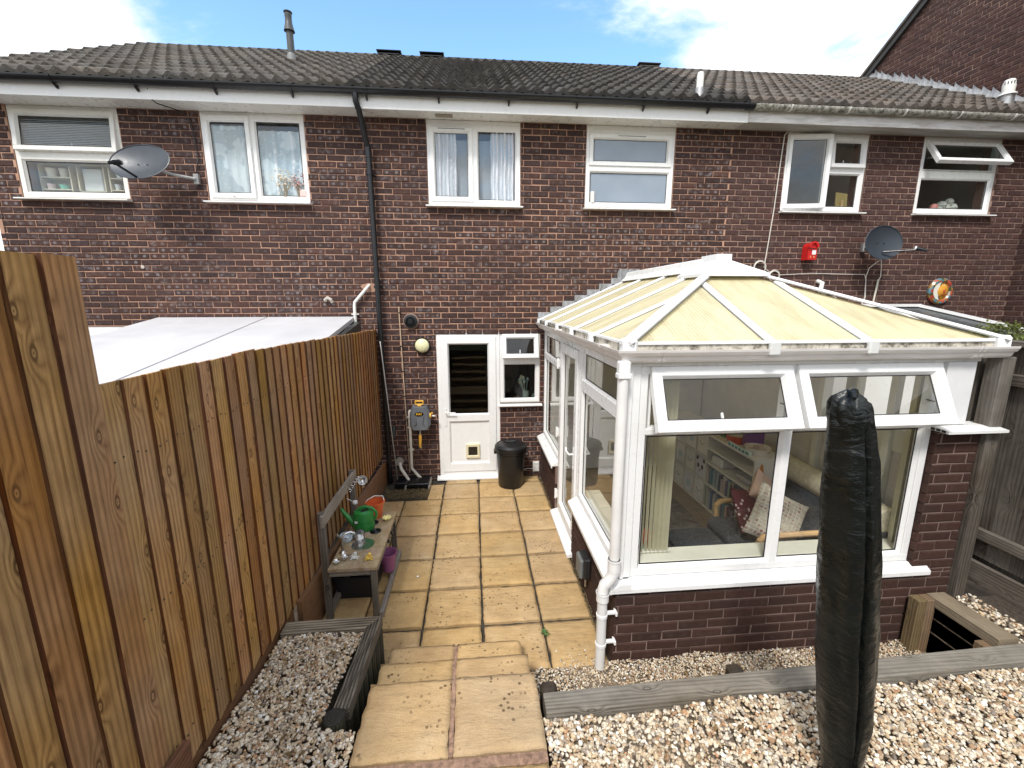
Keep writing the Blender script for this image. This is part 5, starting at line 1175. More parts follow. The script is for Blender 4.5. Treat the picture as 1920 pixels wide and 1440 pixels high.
# bath toys
def toy(name, label, x, y, c, beak=None):
    t = thing(name, label, 'toy', (x, y, .473)); mb = MB(); z = .4735
    mb.lathe([(.001, z), (.018, z+.003), (.025, z+.015), (.022, z+.03), (.012, z+.038), (.001, z+.041)], x, y, 16, sx=1.1); mb.lathe([(.001, z+.030), (.013, z+.036), (.016, z+.046), (.012, z+.057), (.001, z+.062)], x+.012, y-.004, 14)
    for dx, dy in ((-.027, .01), (-.02, -.02), (.028, -.014), (.03, .014)): mb.lathe([(.001, z), (.008, z+.004), (.008, z+.010), (.001, z+.014)], x+dx, y+dy, 8)
    mb.build('toy_body', rgb('toy_'+name, c, .35), t, weld=False)
    if beak: mb = MB(); mb.box(x+.010, x+.024, y-.030, y-.018, z+.044, z+.050, .002); mb.build('beak', rgb('beak', beak), t)
toy('toy_animal', 'white plastic bath toy near the front of the play table', .325, -2.68, (.70, .72, .70)); toy('toy_duck', 'yellow bath toy duck on the front edge of the play table', .445, -2.70, (.72, .52, .10), (.7, .25, .04))
t = thing('toy_flower', 'pale yellow flower-shaped cup near the far end of the play table', 'toy', (.47, -2.02, .473)); mb = MB(); x, y, z = .47, -2.06, .4735
mb.lathe([(.015, z), (.03, z+.02), (.038, z+.03), (.034, z+.03), (.001, z+.012)], x, y, 10, smooth=False)
for k in range(8): q = k*math.pi/4; mb.lathe([(.001, z+.02), (.010, z+.026), (.008, z+.036), (.001, z+.038)], x+.036*math.cos(q), y+.036*math.sin(q), 8)
mb.build('petals', rgb('toy_pale_yellow', (.75, .68, .30)), t, weld=False)
t = thing('soap_dish', 'small white scoop hooked on the fence behind the watering can', 'scoop', (.14, -2.0, .6)); mb = MB(); mb.lathe([(.001, .64), (.022, .645), (.026, .66), (.022, .672), (.001, .675)], .175, -2.03, 14); mb.build('scoop_bowl', MT['upvc'], t); mb = MB(); mb.tube([(.15, -2.03, .67), (.10, -2.03, .70)], .004, 6); mb.build('handle', MT['upvc'], t)
mb = MB(); mb.lathe([(.001, .008), (.010, .01), (.011, .016), (.001, .021)], .775, -2.30, 12); mb.build('pebble', rgb('white_stone', (.75, .75, .73)), None, label='single small white stone lying on a patio slab', cat='stone')

# ------------------------------------------------------------------ dustbin
t = thing('dustbin', 'black plastic dustbin with lid beside the back door', 'bin', (1.83, -.31, 0)); x, y = 1.825, -.305
bl = plain('bin_black', (.011, .011, .012), .38, var=.2)
mb = MB(); mb.lathe([(.001, .0), (.165, .0), (.172, .008), (.196, .49), (.212, .50), (.212, .545), (.20, .55)], x, y, 36); mb.build('body', bl, t)
mb = MB(); mb.lathe([(.222, .535), (.226, .545), (.222, .585), (.205, .60), (.19, .612), (.178, .606), (.16, .612), (.10, .628), (.001, .634)], x, y, 36); ld = mb.build('lid', bl, t)
mb = MB(); mb.box(x-.075, x+.075, y-.018, y+.018, .626, .655, .010); mb.box(x-.05, x+.05, y-.024, y-.017, .61, .64); mb.build('lid_handle', bl, t, weld=False)
for sx in (-1, 1): mb = MB(); mb.box(x+sx*.215-.02, x+sx*.215+.02, y-.05, y+.05, .48, .53, .008); mb.build('side_handle', bl, t)

# ------------------------------------------------------------------ hose reel, pipes, lamp, vent on the wall
t = thing('hose_reel', 'grey and yellow wall-mounted hose reel left of the back door', 'hose reel', (.56, -.1, .9))
gy = plain('reel_grey', (.13, .14, .155), .45, var=.12); yl = rgb('reel_yellow', (.68, .38, .05), .35)
mb = MB()
def outline(w0, w1, w2, z0, z1): return [(-w0, z0), (w0, z0), (w1, z0+.06), (w2, z1-.10), (w2*.72, z1), (-w2*.72, z1), (-w2, z1-.10), (-w1, z0+.06)]
lay = [(-.03, 1.0), (-.06, 1.05), (-.12, 1.08), (-.17, 1.0), (-.20, .82)]; vs = []
for y, k in lay: vs += [(.575+a*k, y, .96+(b-.96)*(.98 if k < .9 else 1.0)) for a, b in outline(.105, .135, .128, .80, 1.13)]
mb.add(vs, [(8*i+k, 8*i+(k+1) % 8, 8*i+8+(k+1) % 8, 8*i+8+k) for i in range(4) for k in range(8)]+[tuple(range(8)), tuple(range(39, 31, -1))]); mb.build('housing', gy, t)
for sx in (-1, 1): mb = MB(); mb.tube([(.575+sx*.085, -.185, 1.08), (.575+sx*.05, -.207, .98), (.575+sx*.045, -.209, .90), (.575+sx*.10, -.185, .84)], .010, 8); mb.build('rib', gy, t)
mb = MB(); mb.lathe([(.001, 0), (1, 0)], 0, 0, 20); o = mb.build('badge', MT['black'], t); o.scale = (.062, .027, 1); o.rotation_euler.x = R(90); o.location = Vector((.575, -.2085, 1.035))-WL[t]
for k in range(4): mb = MB(); mb.box(.535+k*.021, .547+k*.021, -.2105, -.2095, 1.022, 1.05); mb.build('badge_letter', yl, t)
mb = MB(); mb.box(.545, .605, -.155, -.11, 1.128, 1.155, .008); mb.box(.515, .53, -.15, -.115, 1.15, 1.205, .006); mb.box(.62, .635, -.15, -.115, 1.15, 1.205, .006); mb.box(.515, .635, -.148, -.12, 1.15, 1.165, .006); mb.box(.515, .635, -.148, -.12, 1.192, 1.212, .006); mb.build('carry_handle', yl, t, weld=False)
mb = MB(); mb.tube([(.70, -.12, .99), (.73, -.12, .99)], .036, 14); mb.tube([(.73, -.12, 1.02), (.75, -.13, 1.03)], .012, 8); mb.build('crank', yl, t, weld=False); mb = MB(); mb.tube([(.74, -.12, .985), (.79, -.12, .98)], .010, 8); mb.build('crank_grip', MT['upvcW'], t)
mb = MB(); mb.box(.49, .655, -.175, -.10, .795, .832, .008); mb.build('hose_slot', MT['black'], t); mb = MB(); mb.box(.545, .605, -.19, -.165, .805, .83, .003); mb.build('hose_guide', MT['upvcW'], t)
mb = MB(); mb.tube([(.573, -.17, .80), (.573, -.16, .72)], .012, 10); mb.build('hose', MT['galv'], t); mb = MB(); mb.tube([(.573, -.16, .73), (.573, -.155, .70), (.568, -.15, .62), (.562, -.145, .56), (.57, -.14, .53)], [.016, .022, .020, .016, .012], 12); mb.build('nozzle', yl, t)
mb = MB(); mb.tube([(.55, -.13, .525), (.53, -.06, .50)], .022, 10); mb.lathe([(.02, .49), (.034, .50), (.034, .52), (.02, .53)], .535, -.09, 12); mb.build('tap_valve', MT['black'], t, weld=False)
pw = MT['pipewhite']
t = thing('waste_pipe', 'cream waste pipe running down beside the hose reel into the gully', 'pipe', (.42, -.05, .5))
mb = MB(); mb.tube([(.425, -.0, 1.03), (.425, -.045, 1.035), (.425, -.055, 1.0), (.42, -.055, .22), (.425, -.06, .19), (.55, -.13, .07), (.60, -.16, .01)], .021, 12); mb.build('pipe', pw, t)
for z in (.95, .80, .47): mb = MB(); mb.tube([(.423, -.055, z-.012), (.423, -.055, z+.012)], .027, 12); mb.box(.385, .46, -.05, -.0, z-.008, z+.008, .002); mb.build('pipe_clip', pw, t, weld=False)
t = thing('waste_pipe', 'short bent cream waste pipe with a round plug on the wall above the gully', 'pipe', (.28, -.05, .2))
mb = MB(); mb.tube([(.255, -.0, .27), (.26, -.06, .245), (.28, -.09, .20), (.42, -.20, .03)], .023, 12); mb.build('pipe', pw, t); mb = MB(); mb.tube([(.245, -.001, .29), (.245, -.03, .29)], .06, 16); mb.build('plug', rgb('mortar_plug', (.30, .27, .23), .9), t)
t = thing('waste_pipe', 'white bent overflow pipe high on the wall above the canopy corner', 'pipe', (-.1, -.05, 2.5))
mb = MB(); mb.tube([(-.03, 0, 2.76), (-.035, -.05, 2.74), (-.215, -.055, 2.54), (-.222, -.055, 2.50), (-.225, -.055, 2.05)], .021, 12); mb.build('pipe', MT['upvcW'], t); mb = MB(); mb.tube([(-.224, -.055, 2.37), (-.224, -.055, 2.40)], .027, 12); mb.box(-.27, -.17, -.06, -.045, 2.38, 2.392); mb.build('pipe_clip', MT['upvcW'], t, weld=False)
mb = MB(); mb.add([(-.02+.11*math.cos(q)*(1+.2*math.sin(3*q)), -.003, 2.73+.06*math.sin(q)) for q in [k*math.pi/8 for k in range(16)]]+[(-.02, -.004, 2.73)], [(k, (k+1) % 16, 16) for k in range(16)]); mb.build('mortar_patch', MT['mortar'], HOUSES[1], recalc=False)
mb = MB(); mb.tube([(.345, -.0, 2.475), (.346, -.018, 2.47), (.345, -.02, 2.40), (.36, -.02, 1.6), (.372, -.02, .8), (.385, -.02, .12)], .0075, 8); o = mb.build('thin_pipe', rgb('copper_beige', (.50, .37, .26), .5), None, label='thin beige pipe running up the wall left of the round lamp', cat='pipe')
for z in (2.4, 1.95, 1.6, 1.25, .9, .5): mb = MB(); mb.box(.352+(2.4-z)*.012-.02, .352+(2.4-z)*.012+.012, -.029, -.0, z-.006, z+.006); mb.build('pipe_clip', MT['black'], o)
t = thing('wall_lamp', 'round cream bulkhead lamp with a black rim left of the back door', 'lamp', (.635, -.05, 1.957)); X90 = Matrix.Rotation(R(90), 3, 'X')
def wall_lathe(prof, x, y, z, n=28): mb = MB(); mb.lathe(prof, 0, 0, n, tilt=X90); mb.v = [(a+x, b+y, c+z) for a, b, c in mb.v]; return mb
wall_lathe([(.001, 0), (.108, 0), (.110, .03), (.10, .045), (.001, .045)], .635, -.001, 1.957).build('base', MT['black'], t)
wall_lathe([(.096, .042), (.094, .055), (.078, .075), (.045, .088), (.001, .092)], .635, -.001, 1.957).build('lamp_cover', rgb('lamp_cream', (.72, .69, .42), .3), t)
t = thing('vent_outlet', 'round black flue outlet in the wall above the cream lamp', 'vent', (.5, -.05, 2.29))
wall_lathe([(.10, .0), (.105, .012), (.085, .014)], .497, -.001, 2.288).build('seal', MT['mortarC'], t); wall_lathe([(.075, .0), (.087, .03), (.087, .055), (.06, .06), (.055, .03), (.001, .03)], .497, -.001, 2.288).build('collar', MT['black'], t)
wall_lathe([(.001, .07), (.035, .07), (.04, .06), (.04, .03)], .497, -.001, 2.288).build('baffle', MT['black'], t)
# cables at the meter
mb = MB(); mb.tube([(.37, -.03, .88), (.30, -.05, .90), (.22, -.05, .86), (.17, -.04, .76), (.16, -.04, .62), (.17, -.04, .45), (.22, -.03, .34)], .006, 6); mb.build('cable', MT['black'], None, label='thin black cable looping beside the waste pipe', cat='cable')
t = thing('hose_end', 'dark hose connector on the wall left of the hose reel', 'connector', (.2, -.05, .74)); mb = MB(); mb.tube([(.195, -.04, .82), (.185, -.04, .66)], .02, 10); mb.build('connector_body', rgb('connector_teal', (.05, .075, .08)), t)
mb = MB(); mb.tube([(.098, -.14, 2.03), (.24, -.17, -.0)], .0075, 8); mb.build('cane', rgb('cane_grey', (.42, .40, .37), .5), None, label='thin grey rod leaning against the black downpipe', cat='rod')
# gully
t = thing('drain_gully', 'black plastic drain gully surround under the cream pipes', 'drain', (.47, -.2, 0))
mb = MB(); mb.box(.40, .68, -.36, -.06, .03, .085, .008); mb.box(.22, .395, -.30, -.05, .0, .075, .006); mb.build('cover', MT['black'], t, weld=False)
for x in (.37, .69): mb = MB(); mb.box(x-.012, x+.012, -.40, -.04, .0, .05, .004); mb.build('edging', rgb('edging_grey', (.28, .25, .21), .8), t)
for k in range(5): mb = MB(); mb.box(.44+k*.045, .46+k*.045, -.32, -.12, .0855, .09); mb.build('slat', MT['gasket'], t)
rs = random.Random(14); mb = MB()
for k in range(4200):
    x, y = rs.uniform(.12, .70), rs.uniform(-.66, -.37); 
    if rs.random() < abs(y+.50)*3: continue
    a = rs.uniform(0, 6.28); l_ = rs.uniform(.006, .02); z = rs.uniform(.004, .03); dx, dy = math.cos(a)*l_, math.sin(a)*l_
    mb.add([(x, y, z), (x+dx, y+dy, z+rs.uniform(-.006, .010)), (x+dy*.3, y-dx*.3, z+.004)], [(0, 1, 2)])
m = Mat('leaf_litter', rough=.9); m.color(m.ramp(m.noise(m.pos(), 60, 3), [(.35, (.07, .08, .02)), (.5, (.18, .12, .055)), (.65, (.34, .26, .15))])); mb.build('leaf_litter', m.m, None, recalc=False, label='mossy debris and dead leaves in front of the drain gully', cat='debris', kind='stuff')
rs = random.Random(15); mb = MB()                    # grime and moss along the patio edges
for k in range(2600):
    if k % 3: x, y = 2.27+rs.uniform(-.02, .03), -rs.uniform(.1, 3.3)
    else: x, y = rs.uniform(.75, 2.25), -.005-rs.uniform(0, .03)
    l_ = rs.uniform(.004, .014); a = rs.uniform(0, 6.28); z = rs.uniform(.0, .012); dx, dy = math.cos(a)*l_, math.sin(a)*l_
    mb.add([(x, y, z), (x+dx, y+dy, z+.005), (x-dy*.6, y+dx*.6, z+.004)], [(0, 1, 2)])
mb.build('edge_debris', m.m, None, recalc=False, label='dark crumbs and moss along the foot of the conservatory wall', cat='debris', kind='stuff')
# weed in the joint
t = thing('weed', 'small green weed growing in the slab joint near the steps', 'weed', (1.845, -3.07, 0)); mb = MB(); rs = random.Random(4)
for k in range(11):
    a = rs.uniform(0, 6.28); l_ = rs.uniform(.03, .06); w_ = .007; x, y = 1.848, -3.10; dx, dy = math.cos(a), math.sin(a)
    mb.add([(x, y, .0), (x+dx*l_*.5-dy*w_, y+dy*l_*.5+dx*w_, .028), (x+dx*l_, y+dy*l_, .02), (x+dx*l_*.5+dy*w_, y+dy*l_*.5-dx*w_, .028)], [(0, 1, 2, 3)])
mb.build('leaves', rgb('weed_green', (.06, .13, .03), .6, .3), t, recalc=False)
t = thing('meter_box', 'grey outdoor socket box on the conservatory side wall', 'socket box', (2.25, -2.72, .33)); mb = MB(); mb.box(2.225, 2.282, -2.83, -2.66, .25, .44, .012); mb.build('back_box', rgb('box_black', (.02, .02, .02)), t); mb = MB(); mb.box(2.19, 2.226, -2.825, -2.665, .255, .435, .015); mb.build('lid', rgb('box_grey', (.14, .15, .15), .5, .2), t)
mb = MB(); mb.tube([(2.275, -2.70, .26), (2.275, -2.70, .1)], .008, 6); mb.build('cable', MT['upvcW'], t)
t = thing('air_brick', 'small white louvred vent low on the wall right of the dustbin', 'vent', (2.24, -.01, .15)); mb = MB()
mb.box(2.18, 2.275, -.014, -.001, .06, .22, .003); mb.build('vent_frame', MT['upvcW'], t)
for k in range(7): mb = MB(); mb.box(2.19, 2.265, -.022, -.0135, .075+k*.02, .083+k*.02); mb.build('louvre', MT['upvc'], t)
mb = MB(); mb.tube([(2.03, -.03, .10), (2.1, -.015, .115), (2.19, -.018, .11)], .006, 6); mb.build('cable', MT['upvcW'], None, label='short white cable low on the wall behind the dustbin', cat='cable')

# ------------------------------------------------------------------ satellite dishes
MT['dishL'] = plain('dish_mid_grey', (.05, .058, .07), .38, var=.1)
def dish(label, c, w_, h_, aim, wallp, mat, arm_to, lnbmat):
    t = thing('satellite_dish', label, 'satellite dish', wallp); c = Vector(c); a = Vector(aim).normalized(); sx = a.cross(Vector((0, 0, 1))).normalized(); up = sx.cross(a)
    mb = MB(); n, rings = 40, 8; vs = []
    for side in (0, 1):
        for i in range(rings+1):
            r = i/rings
            for k in range(n):
                q = 2*math.pi*k/n; dpt = (1-r*r)*-.055-(side*.004); vs.append(c+sx*(r*w_*math.cos(q))+up*(r*h_*math.sin(q))+a*dpt)
    N_ = (rings+1)*n; fs = []
    for side in (0, 1):
        o = side*N_
        for i in range(rings):
            for k in range(n): fs.append((o+i*n+k, o+i*n+(k+1) % n, o+(i+1)*n+(k+1) % n, o+(i+1)*n+k))
    fs += [(rings*n+k, rings*n+(k+1) % n, N_+rings*n+(k+1) % n, N_+rings*n+k) for k in range(n)]
    mb.add(vs, fs, True); mb.build('reflector', mat, t)
    mb = MB(); rim = [c+sx*(w_*math.cos(2*math.pi*k/n))+up*(h_*math.sin(2*math.pi*k/n)) for k in range(n+1)]; mb.tube(rim, .006, 6, cap=False); mb.build('rim', mat, t)
    st = c-up*h_*(.55 if w_ < .3 else .88)+a*-.01; en = Vector(arm_to)
    mb = MB(); mb.tube([st, st+(en-st)*.5, en], .013, 8); mb.build('arm', MT['black'], t)
    mb = MB(); d_ = (c-en).normalized(); mb.tube([en, en+d_*.07], .026, 12); mb.tube([en-d_*.05, en], .018, 10); mb.build('receiver_head', MT['black'], t, weld=False)
    mb = MB(); mb.tube([en+d_*.07, en+d_*.085], [.03, .03], 12); mb.build('head_cap', lnbmat, t)
    wp = Vector(wallp); mb = MB(); mb.tube([c-a*.06, (c-a*.12+wp)/2, wp+Vector((0, -.05, 0))], .018, 8); mb.box(wp.x-.03, wp.x+.03, -.055, -.001, wp.z-.06, wp.z+.06, .006); mb.build('wall_bracket', MT['galv'], t, weld=False)
    for k in (-1, 0, 1):
        mb = MB(); p = c+sx*(.05*k)+up*(.0 if k else -.14)-a*.048; mb.tube([p, p+a*.006], .007, 8); mb.build('bolt', MT['black'], t)
    return t
dish('oval grey satellite dish beside the far left window', (-2.38, -.40, 4.105), .33, .225, (-.05, -.85, .40), (-2.0, -.0, 4.02), MT['dishL'], (-2.44, -.70, 4.005), MT['galv'])
dish('charcoal satellite dish below the far right window', (6.96, -.32, 3.335), .27, .225, (-.02, -.99, .12), (6.95, -.0, 3.3), MT['dishD'], (7.30, -.55, 3.22), MT['upvc'])
def cable(pts, r, mat, label, cat='cable', closed=False): mb = MB(); mb.tube(pts, r, 6); return mb.build('cable', mat, None, label=label, cat=cat)
cable([(-2.21, -.30, 4.78), (-2.24, -.275, 4.79), (-2.25, -.29, 4.9)][::-1]+[(-2.20, -.25, 4.765), (-2.05, -.06, 4.76), (-2.0, -.02, 4.70), (-1.97, -.015, 4.5), (-1.96, -.015, 4.25), (-2.0, -.02, 4.1)], .006, MT['black'], 'black cable dropping from the gutter to the oval dish')
wc = rgb('cable_white', (.62, .58, .52), .5)
cable([(5.60, -.02, 4.79), (5.565, -.015, 4.74), (5.55, -.012, 4.4), (5.53, -.012, 3.8), (5.50, -.012, 3.35), (5.48, -.012, 3.10)], .007, wc, 'white cable hanging from the soffit left of the open right-hand window')
for nm, cx0, cz0, r0, lb in (('a', 5.40, 3.02, .085, 'larger coil of white cable on the wall above the conservatory roof'), ('b', 5.63, 2.90, .075, 'smaller coil of white cable on the wall above the conservatory roof')):
    mb = MB(); rs = random.Random(6)
    for k in range(4): 
        e = rs.uniform(-.008, .008); mb.tube([(cx0+e+(r0+e)*math.cos(q), -.02-.006*k, cz0+e+(r0+e)*math.sin(q)) for q in [2*math.pi*j/20 for j in range(21)]], .0045, 5)
    mb.build('cable_coil', wc, None, label=lb, cat='cable', weld=False)
cable([(5.48, -.02, 3.1), (5.47, -.02, 3.02), (5.52, -.02, 2.98), (5.58, -.02, 2.95)], .006, wc, 'short white cable joining the two coils')
cable([(5.69, -.02, 2.915), (6.2, -.015, 2.94), (6.8, -.012, 2.93), (7.04, -.012, 2.93), (7.07, -.015, 2.85), (7.09, -.015, 2.6), (7.05, -.02, 2.35)], .0055, wc, 'thin white cable running level along the right house wall')
cable([(7.18, -.10, 3.14), (7.08, -.03, 3.02), (7.06, -.02, 2.9), (7.10, -.02, 2.6), (6.95, -.02, 2.3)], .0055, wc, 'thin white cable curving down left under the charcoal dish')
cable([(7.18, -.10, 3.14), (7.27, -.03, 3.02), (7.29, -.02, 2.9), (7.26, -.02, 2.84)], .0055, wc, 'white cable curving right under the charcoal dish')
mb = MB(); mb.tube([(7.262, -.022, 2.86), (7.205, -.022, 2.2)], .013, 8); mb.build('conduit', rgb('conduit_cream', (.60, .56, .46)), None, label='slim cream conduit below the charcoal dish', cat='conduit')
mb = MB(); mb.tube([(6.33, -.0, 2.83), (6.33, -.09, 2.80), (6.28, -.13, 2.68)], .03, 12); mb.build('overflow_pipe', MT['upvcW'], None, label='stubby white pipe poking from the wall behind the conservatory roof', cat='pipe')
mb = MB(); mb.lathe([(.04, 2.66), (.045, 2.70), (.03, 2.73), (.001, 2.735)], 5.86, -.08, 14); mb.build('overflow_pipe', MT['upvcW'], None, label='low rounded white pipe cap beside the smaller cable coil', cat='pipe')
mb = MB(); mb.tube([(-.60, -.0, 2.56), (-.60, -.03, 2.57), (-.56, -.05, 2.60), (-.52, -.05, 2.575), (-.51, -.03, 2.54)], .022, 8); mb.build('wall_hook', rgb('hook_pale', (.45, .40, .35), .7), None, label='pale broken bracket on the wall above the canopy', cat='bracket')
wall_lathe([(.012, 0), (.022, .004), (.022, .01), (.012, .012)], -2.795, -.001, 2.98, 14).build('wall_plug', rgb('hook_pale', (.45, .40, .35), .7), None, label='small pale ring plug on the left house wall', cat='wall plug')

# ------------------------------------------------------------------ red letterbox and round plaque
t = thing('letterbox', 'small red arched letterbox on the right house wall', 'letterbox', (6.15, -.06, 3.22)); red = rgb('post_red', (.52, .015, .015), .35)
mb = MB(); x0, x1, z0, z1 = 6.03, 6.165, 3.12, 3.28; n = 10
arch = [(x0, z0), (x1, z0), (x1, z1)]+[((x0+x1)/2+(x1-x0)/2*math.cos(math.pi*k/n), z1+.075*math.sin(math.pi*k/n)) for k in range(1, n)]+[(x0, z1)]
mb.prism(arch, 1, -.001, -.12); mb.build('body', red, t)
mb = MB(); arch2 = [((x0+x1)/2+((x1-x0)/2+.008)*math.cos(math.pi*k/n), z1+.005+.082*math.sin(math.pi*k/n)) for k in range(n+1)]+[((x0+x1)/2+((x1-x0)/2-.02)*math.cos(math.pi*(n-k)/n), z1+.005+.058*math.sin(math.pi*(n-k)/n)) for k in range(n+1)]
mb.prism(arch2, 1, -.115, -.145); mb.build('hood', red, t)
mb = MB(); mb.box(x0+.03, x1-.03, -.124, -.1205, 3.262, 3.275); mb.build('slot', MT['gasket'], t); mb = MB(); mb.box(x0+.06, x0+.115, -.125, -.1207, 3.19, 3.25); mb.build('notice_plate', MT['upvc'], t)
mb = MB(); mb.box(x0+.012, x1-.012, -.128, -.1204, 3.25, 3.258); mb.build('ledge', red, t)
for k, txt in enumerate('ER'):
    cu = bpy.data.curves.new('raised_letter', 'FONT'); cu.body = txt; cu.size = .04; cu.extrude = .0015; o = bpy.data.objects.new('raised_letter', cu); place(o, (x0+.035+k*.05, -.1215, 3.145), t); o.rotation_euler.x = R(90); me_ = bpy.data.meshes.new_from_object(o); me_.materials.clear(); me_.materials.append(rgb('letter_gold', (.7, .5, .2))); L_ = o.location.copy(); bpy.data.objects.remove(o); o = bpy.data.objects.new('raised_letter', me_); col.objects.link(o); o.parent = t; o.location = L_; o.rotation_euler.x = R(90)
t = thing('wall_plaque', 'round colourful sun and moon ceramic plaque on the right house wall', 'plaque', (8.29, -.05, 2.69))
m = Mat('plaque_glaze', rough=.25); O = m.pos(); m.color(m.ramp(m.vor(O, 22, out='Color'), [(.0, (.34, .05, .025)), (.2, (.05, .07, .03)), (.35, (.30, .17, .05)), (.5, (.10, .20, .24)), (.65, (.42, .09, .05)), (.8, (.40, .33, .25)), (.95, (.10, .04, .03))], 'CONSTANT')); MT['plq'] = m.m
wall_lathe([(.125, .005), (.125, .03), (.145, .05), (.175, .05), (.195, .03), (.195, .005)], 8.29, -.001, 2.69, 36).build('ring', MT['plq'], t)
mb = MB(); n = 20; cr = [(8.225-.0+.105*math.cos(math.pi/2+math.pi*k/n)-.0, 2.69+.125*math.sin(math.pi/2+math.pi*k/n)) for k in range(n+1)]+[(8.225+.01-.035*math.sin(math.pi*k/n), 2.69-.125*math.cos(math.pi*k/n)) for k in range(1, n)]
mb.prism([(a+.04, b) for a, b in cr], 1, -.02, -.045); mb.build('moon', rgb('moon_cream', (.72, .72, .62), .25), t)
wall_lathe([(.001, .02), (.085, .02), (.08, .045), (.045, .065), (.001, .07)], 8.30, -.001, 2.69, 20).build('sun_face', rgb('sun_ochre', (.62, .30, .04), .25), t)
mb = MB(); 
for k in range(12):
    q = math.pi*(-.5+k/11); a, b = 8.30+.08*math.cos(q), 2.69+.08*math.sin(q); mb.add([(a-.02*math.sin(q), -.03, b+.02*math.cos(q)), (a+.02*math.sin(q), -.03, b-.02*math.cos(q)), (8.30+.125*math.cos(q), -.035, 2.69+.125*math.sin(q)), (a, -.045, b)], [(0, 1, 3), (1, 2, 3), (2, 0, 3), (0, 2, 1)])
mb.build('ray', rgb('sun_ochre', (.62, .30, .04)), t, weld=False)
mb = MB(); mb.box(8.285, 8.315, -.082, -.066, 2.665, 2.715, .006); mb.box(8.27, 8.335, -.072, -.06, 2.638, 2.65, .003); mb.build('nose_and_lips', rgb('lips_red', (.45, .08, .03)), t, weld=False)

# ------------------------------------------------------------------ neighbours' roofs
t = thing('canopy', 'flat white canopy over the left neighbour\'s patio behind the fence', 'canopy', (-1.5, -1.5, 2.3)); cw = plain('canopy_white', (.56, .56, .58), .45, var=.10, scale=1.5)
mb = MB(); cz = lambda y: 2.335+y*.15
P = [(-2.70, -.02), (-.24, -.02), (-.075, -.6), (-.075, -4.3), (-.9, -4.3), (-2.70, -.02)][:5]
P = [(-2.70, -.02), (-.24, -.02), (-.22, -1.3), (-.22, -3.6), (-1.7, -3.6), (-2.70, -3.6)]
mb.add([(x, y, cz(y)+.02) for x, y in P]+[(x, y, cz(y)-.03) for x, y in P], [tuple(range(6)), tuple(range(11, 5, -1))]+[(i, (i+1) % 6, 6+(i+1) % 6, 6+i) for i in range(6)]); mb.build('sheet', cw, t)
mb = MB(); mb.sweep([(-.006, 0), (-.006, .004), (.006, .004), (.006, 0)], (-1.35, -.03, cz(-.03)+.0205), (-1.35, -3.58, cz(-3.58)+.0205)); mb.build('seam', rgb('seam_grey', (.30, .30, .32)), t)
mb = MB(); mb.sweep([(-.03, -.12), (-.03, 0), (.03, 0), (.03, -.12)], (-.18, -.1, cz(-.1)-.032), (-.18, -3.55, cz(-3.55)-.032)); mb.build('edge_beam', rgb('beam_dark', (.03, .035, .035)), t)
for y in (-.3, -3.5): mb = MB(); mb.box(-.30, -.22, y, y+.08, .1, cz(y)-.04, .004); mb.build('post', cw, t)
t = thing('lean_to', 'dark panelled hipped lean-to roof with white bars beyond the right fence', 'lean-to', (7.2, -.8, 2.2)); dk = plain('roof_sheet_dark', (.045, .052, .055), .3, var=.1)
A0, A1, A2, A3 = (6.0, -.06, 2.47), (7.93, -.06, 2.47), (8.0, -.30, 2.41), (8.35, -1.75, 1.98)
mb = MB(); mb.add([(5.6, -.06, 2.46), (7.93, -.06, 2.46), (8.95, -1.65, 1.92), (5.6, -1.65, 1.92)], [(0, 1, 2, 3)]); mb.add([(7.93, -.06, 2.46), (8.95, -.06, 1.92), (8.95, -1.65, 1.92)], [(0, 1, 2)]); mb.build('roof_sheet', dk, t, recalc=False)
for p, q in (((5.6, -.06, 2.465), (7.95, -.06, 2.465)), ((7.93, -.06, 2.465), (8.98, -1.68, 1.925)), ((5.6, -1.66, 1.925), (8.98, -1.66, 1.925)), ((6.6, -.06, 2.465), (6.6, -1.66, 1.925)), ((7.3, -.06, 2.465), (7.3, -1.66, 1.925))): mb = MB(); mb.sweep([(-.03, 0), (-.03, .04), (.03, .04), (.03, 0)], p, q); mb.build('roof_bar', MT['upvc'], t)
mb = MB(); mb.box(5.6, 8.9, -1.6, -.1, .1, 1.9); mb.build('wall', MT['upvcW'], t)
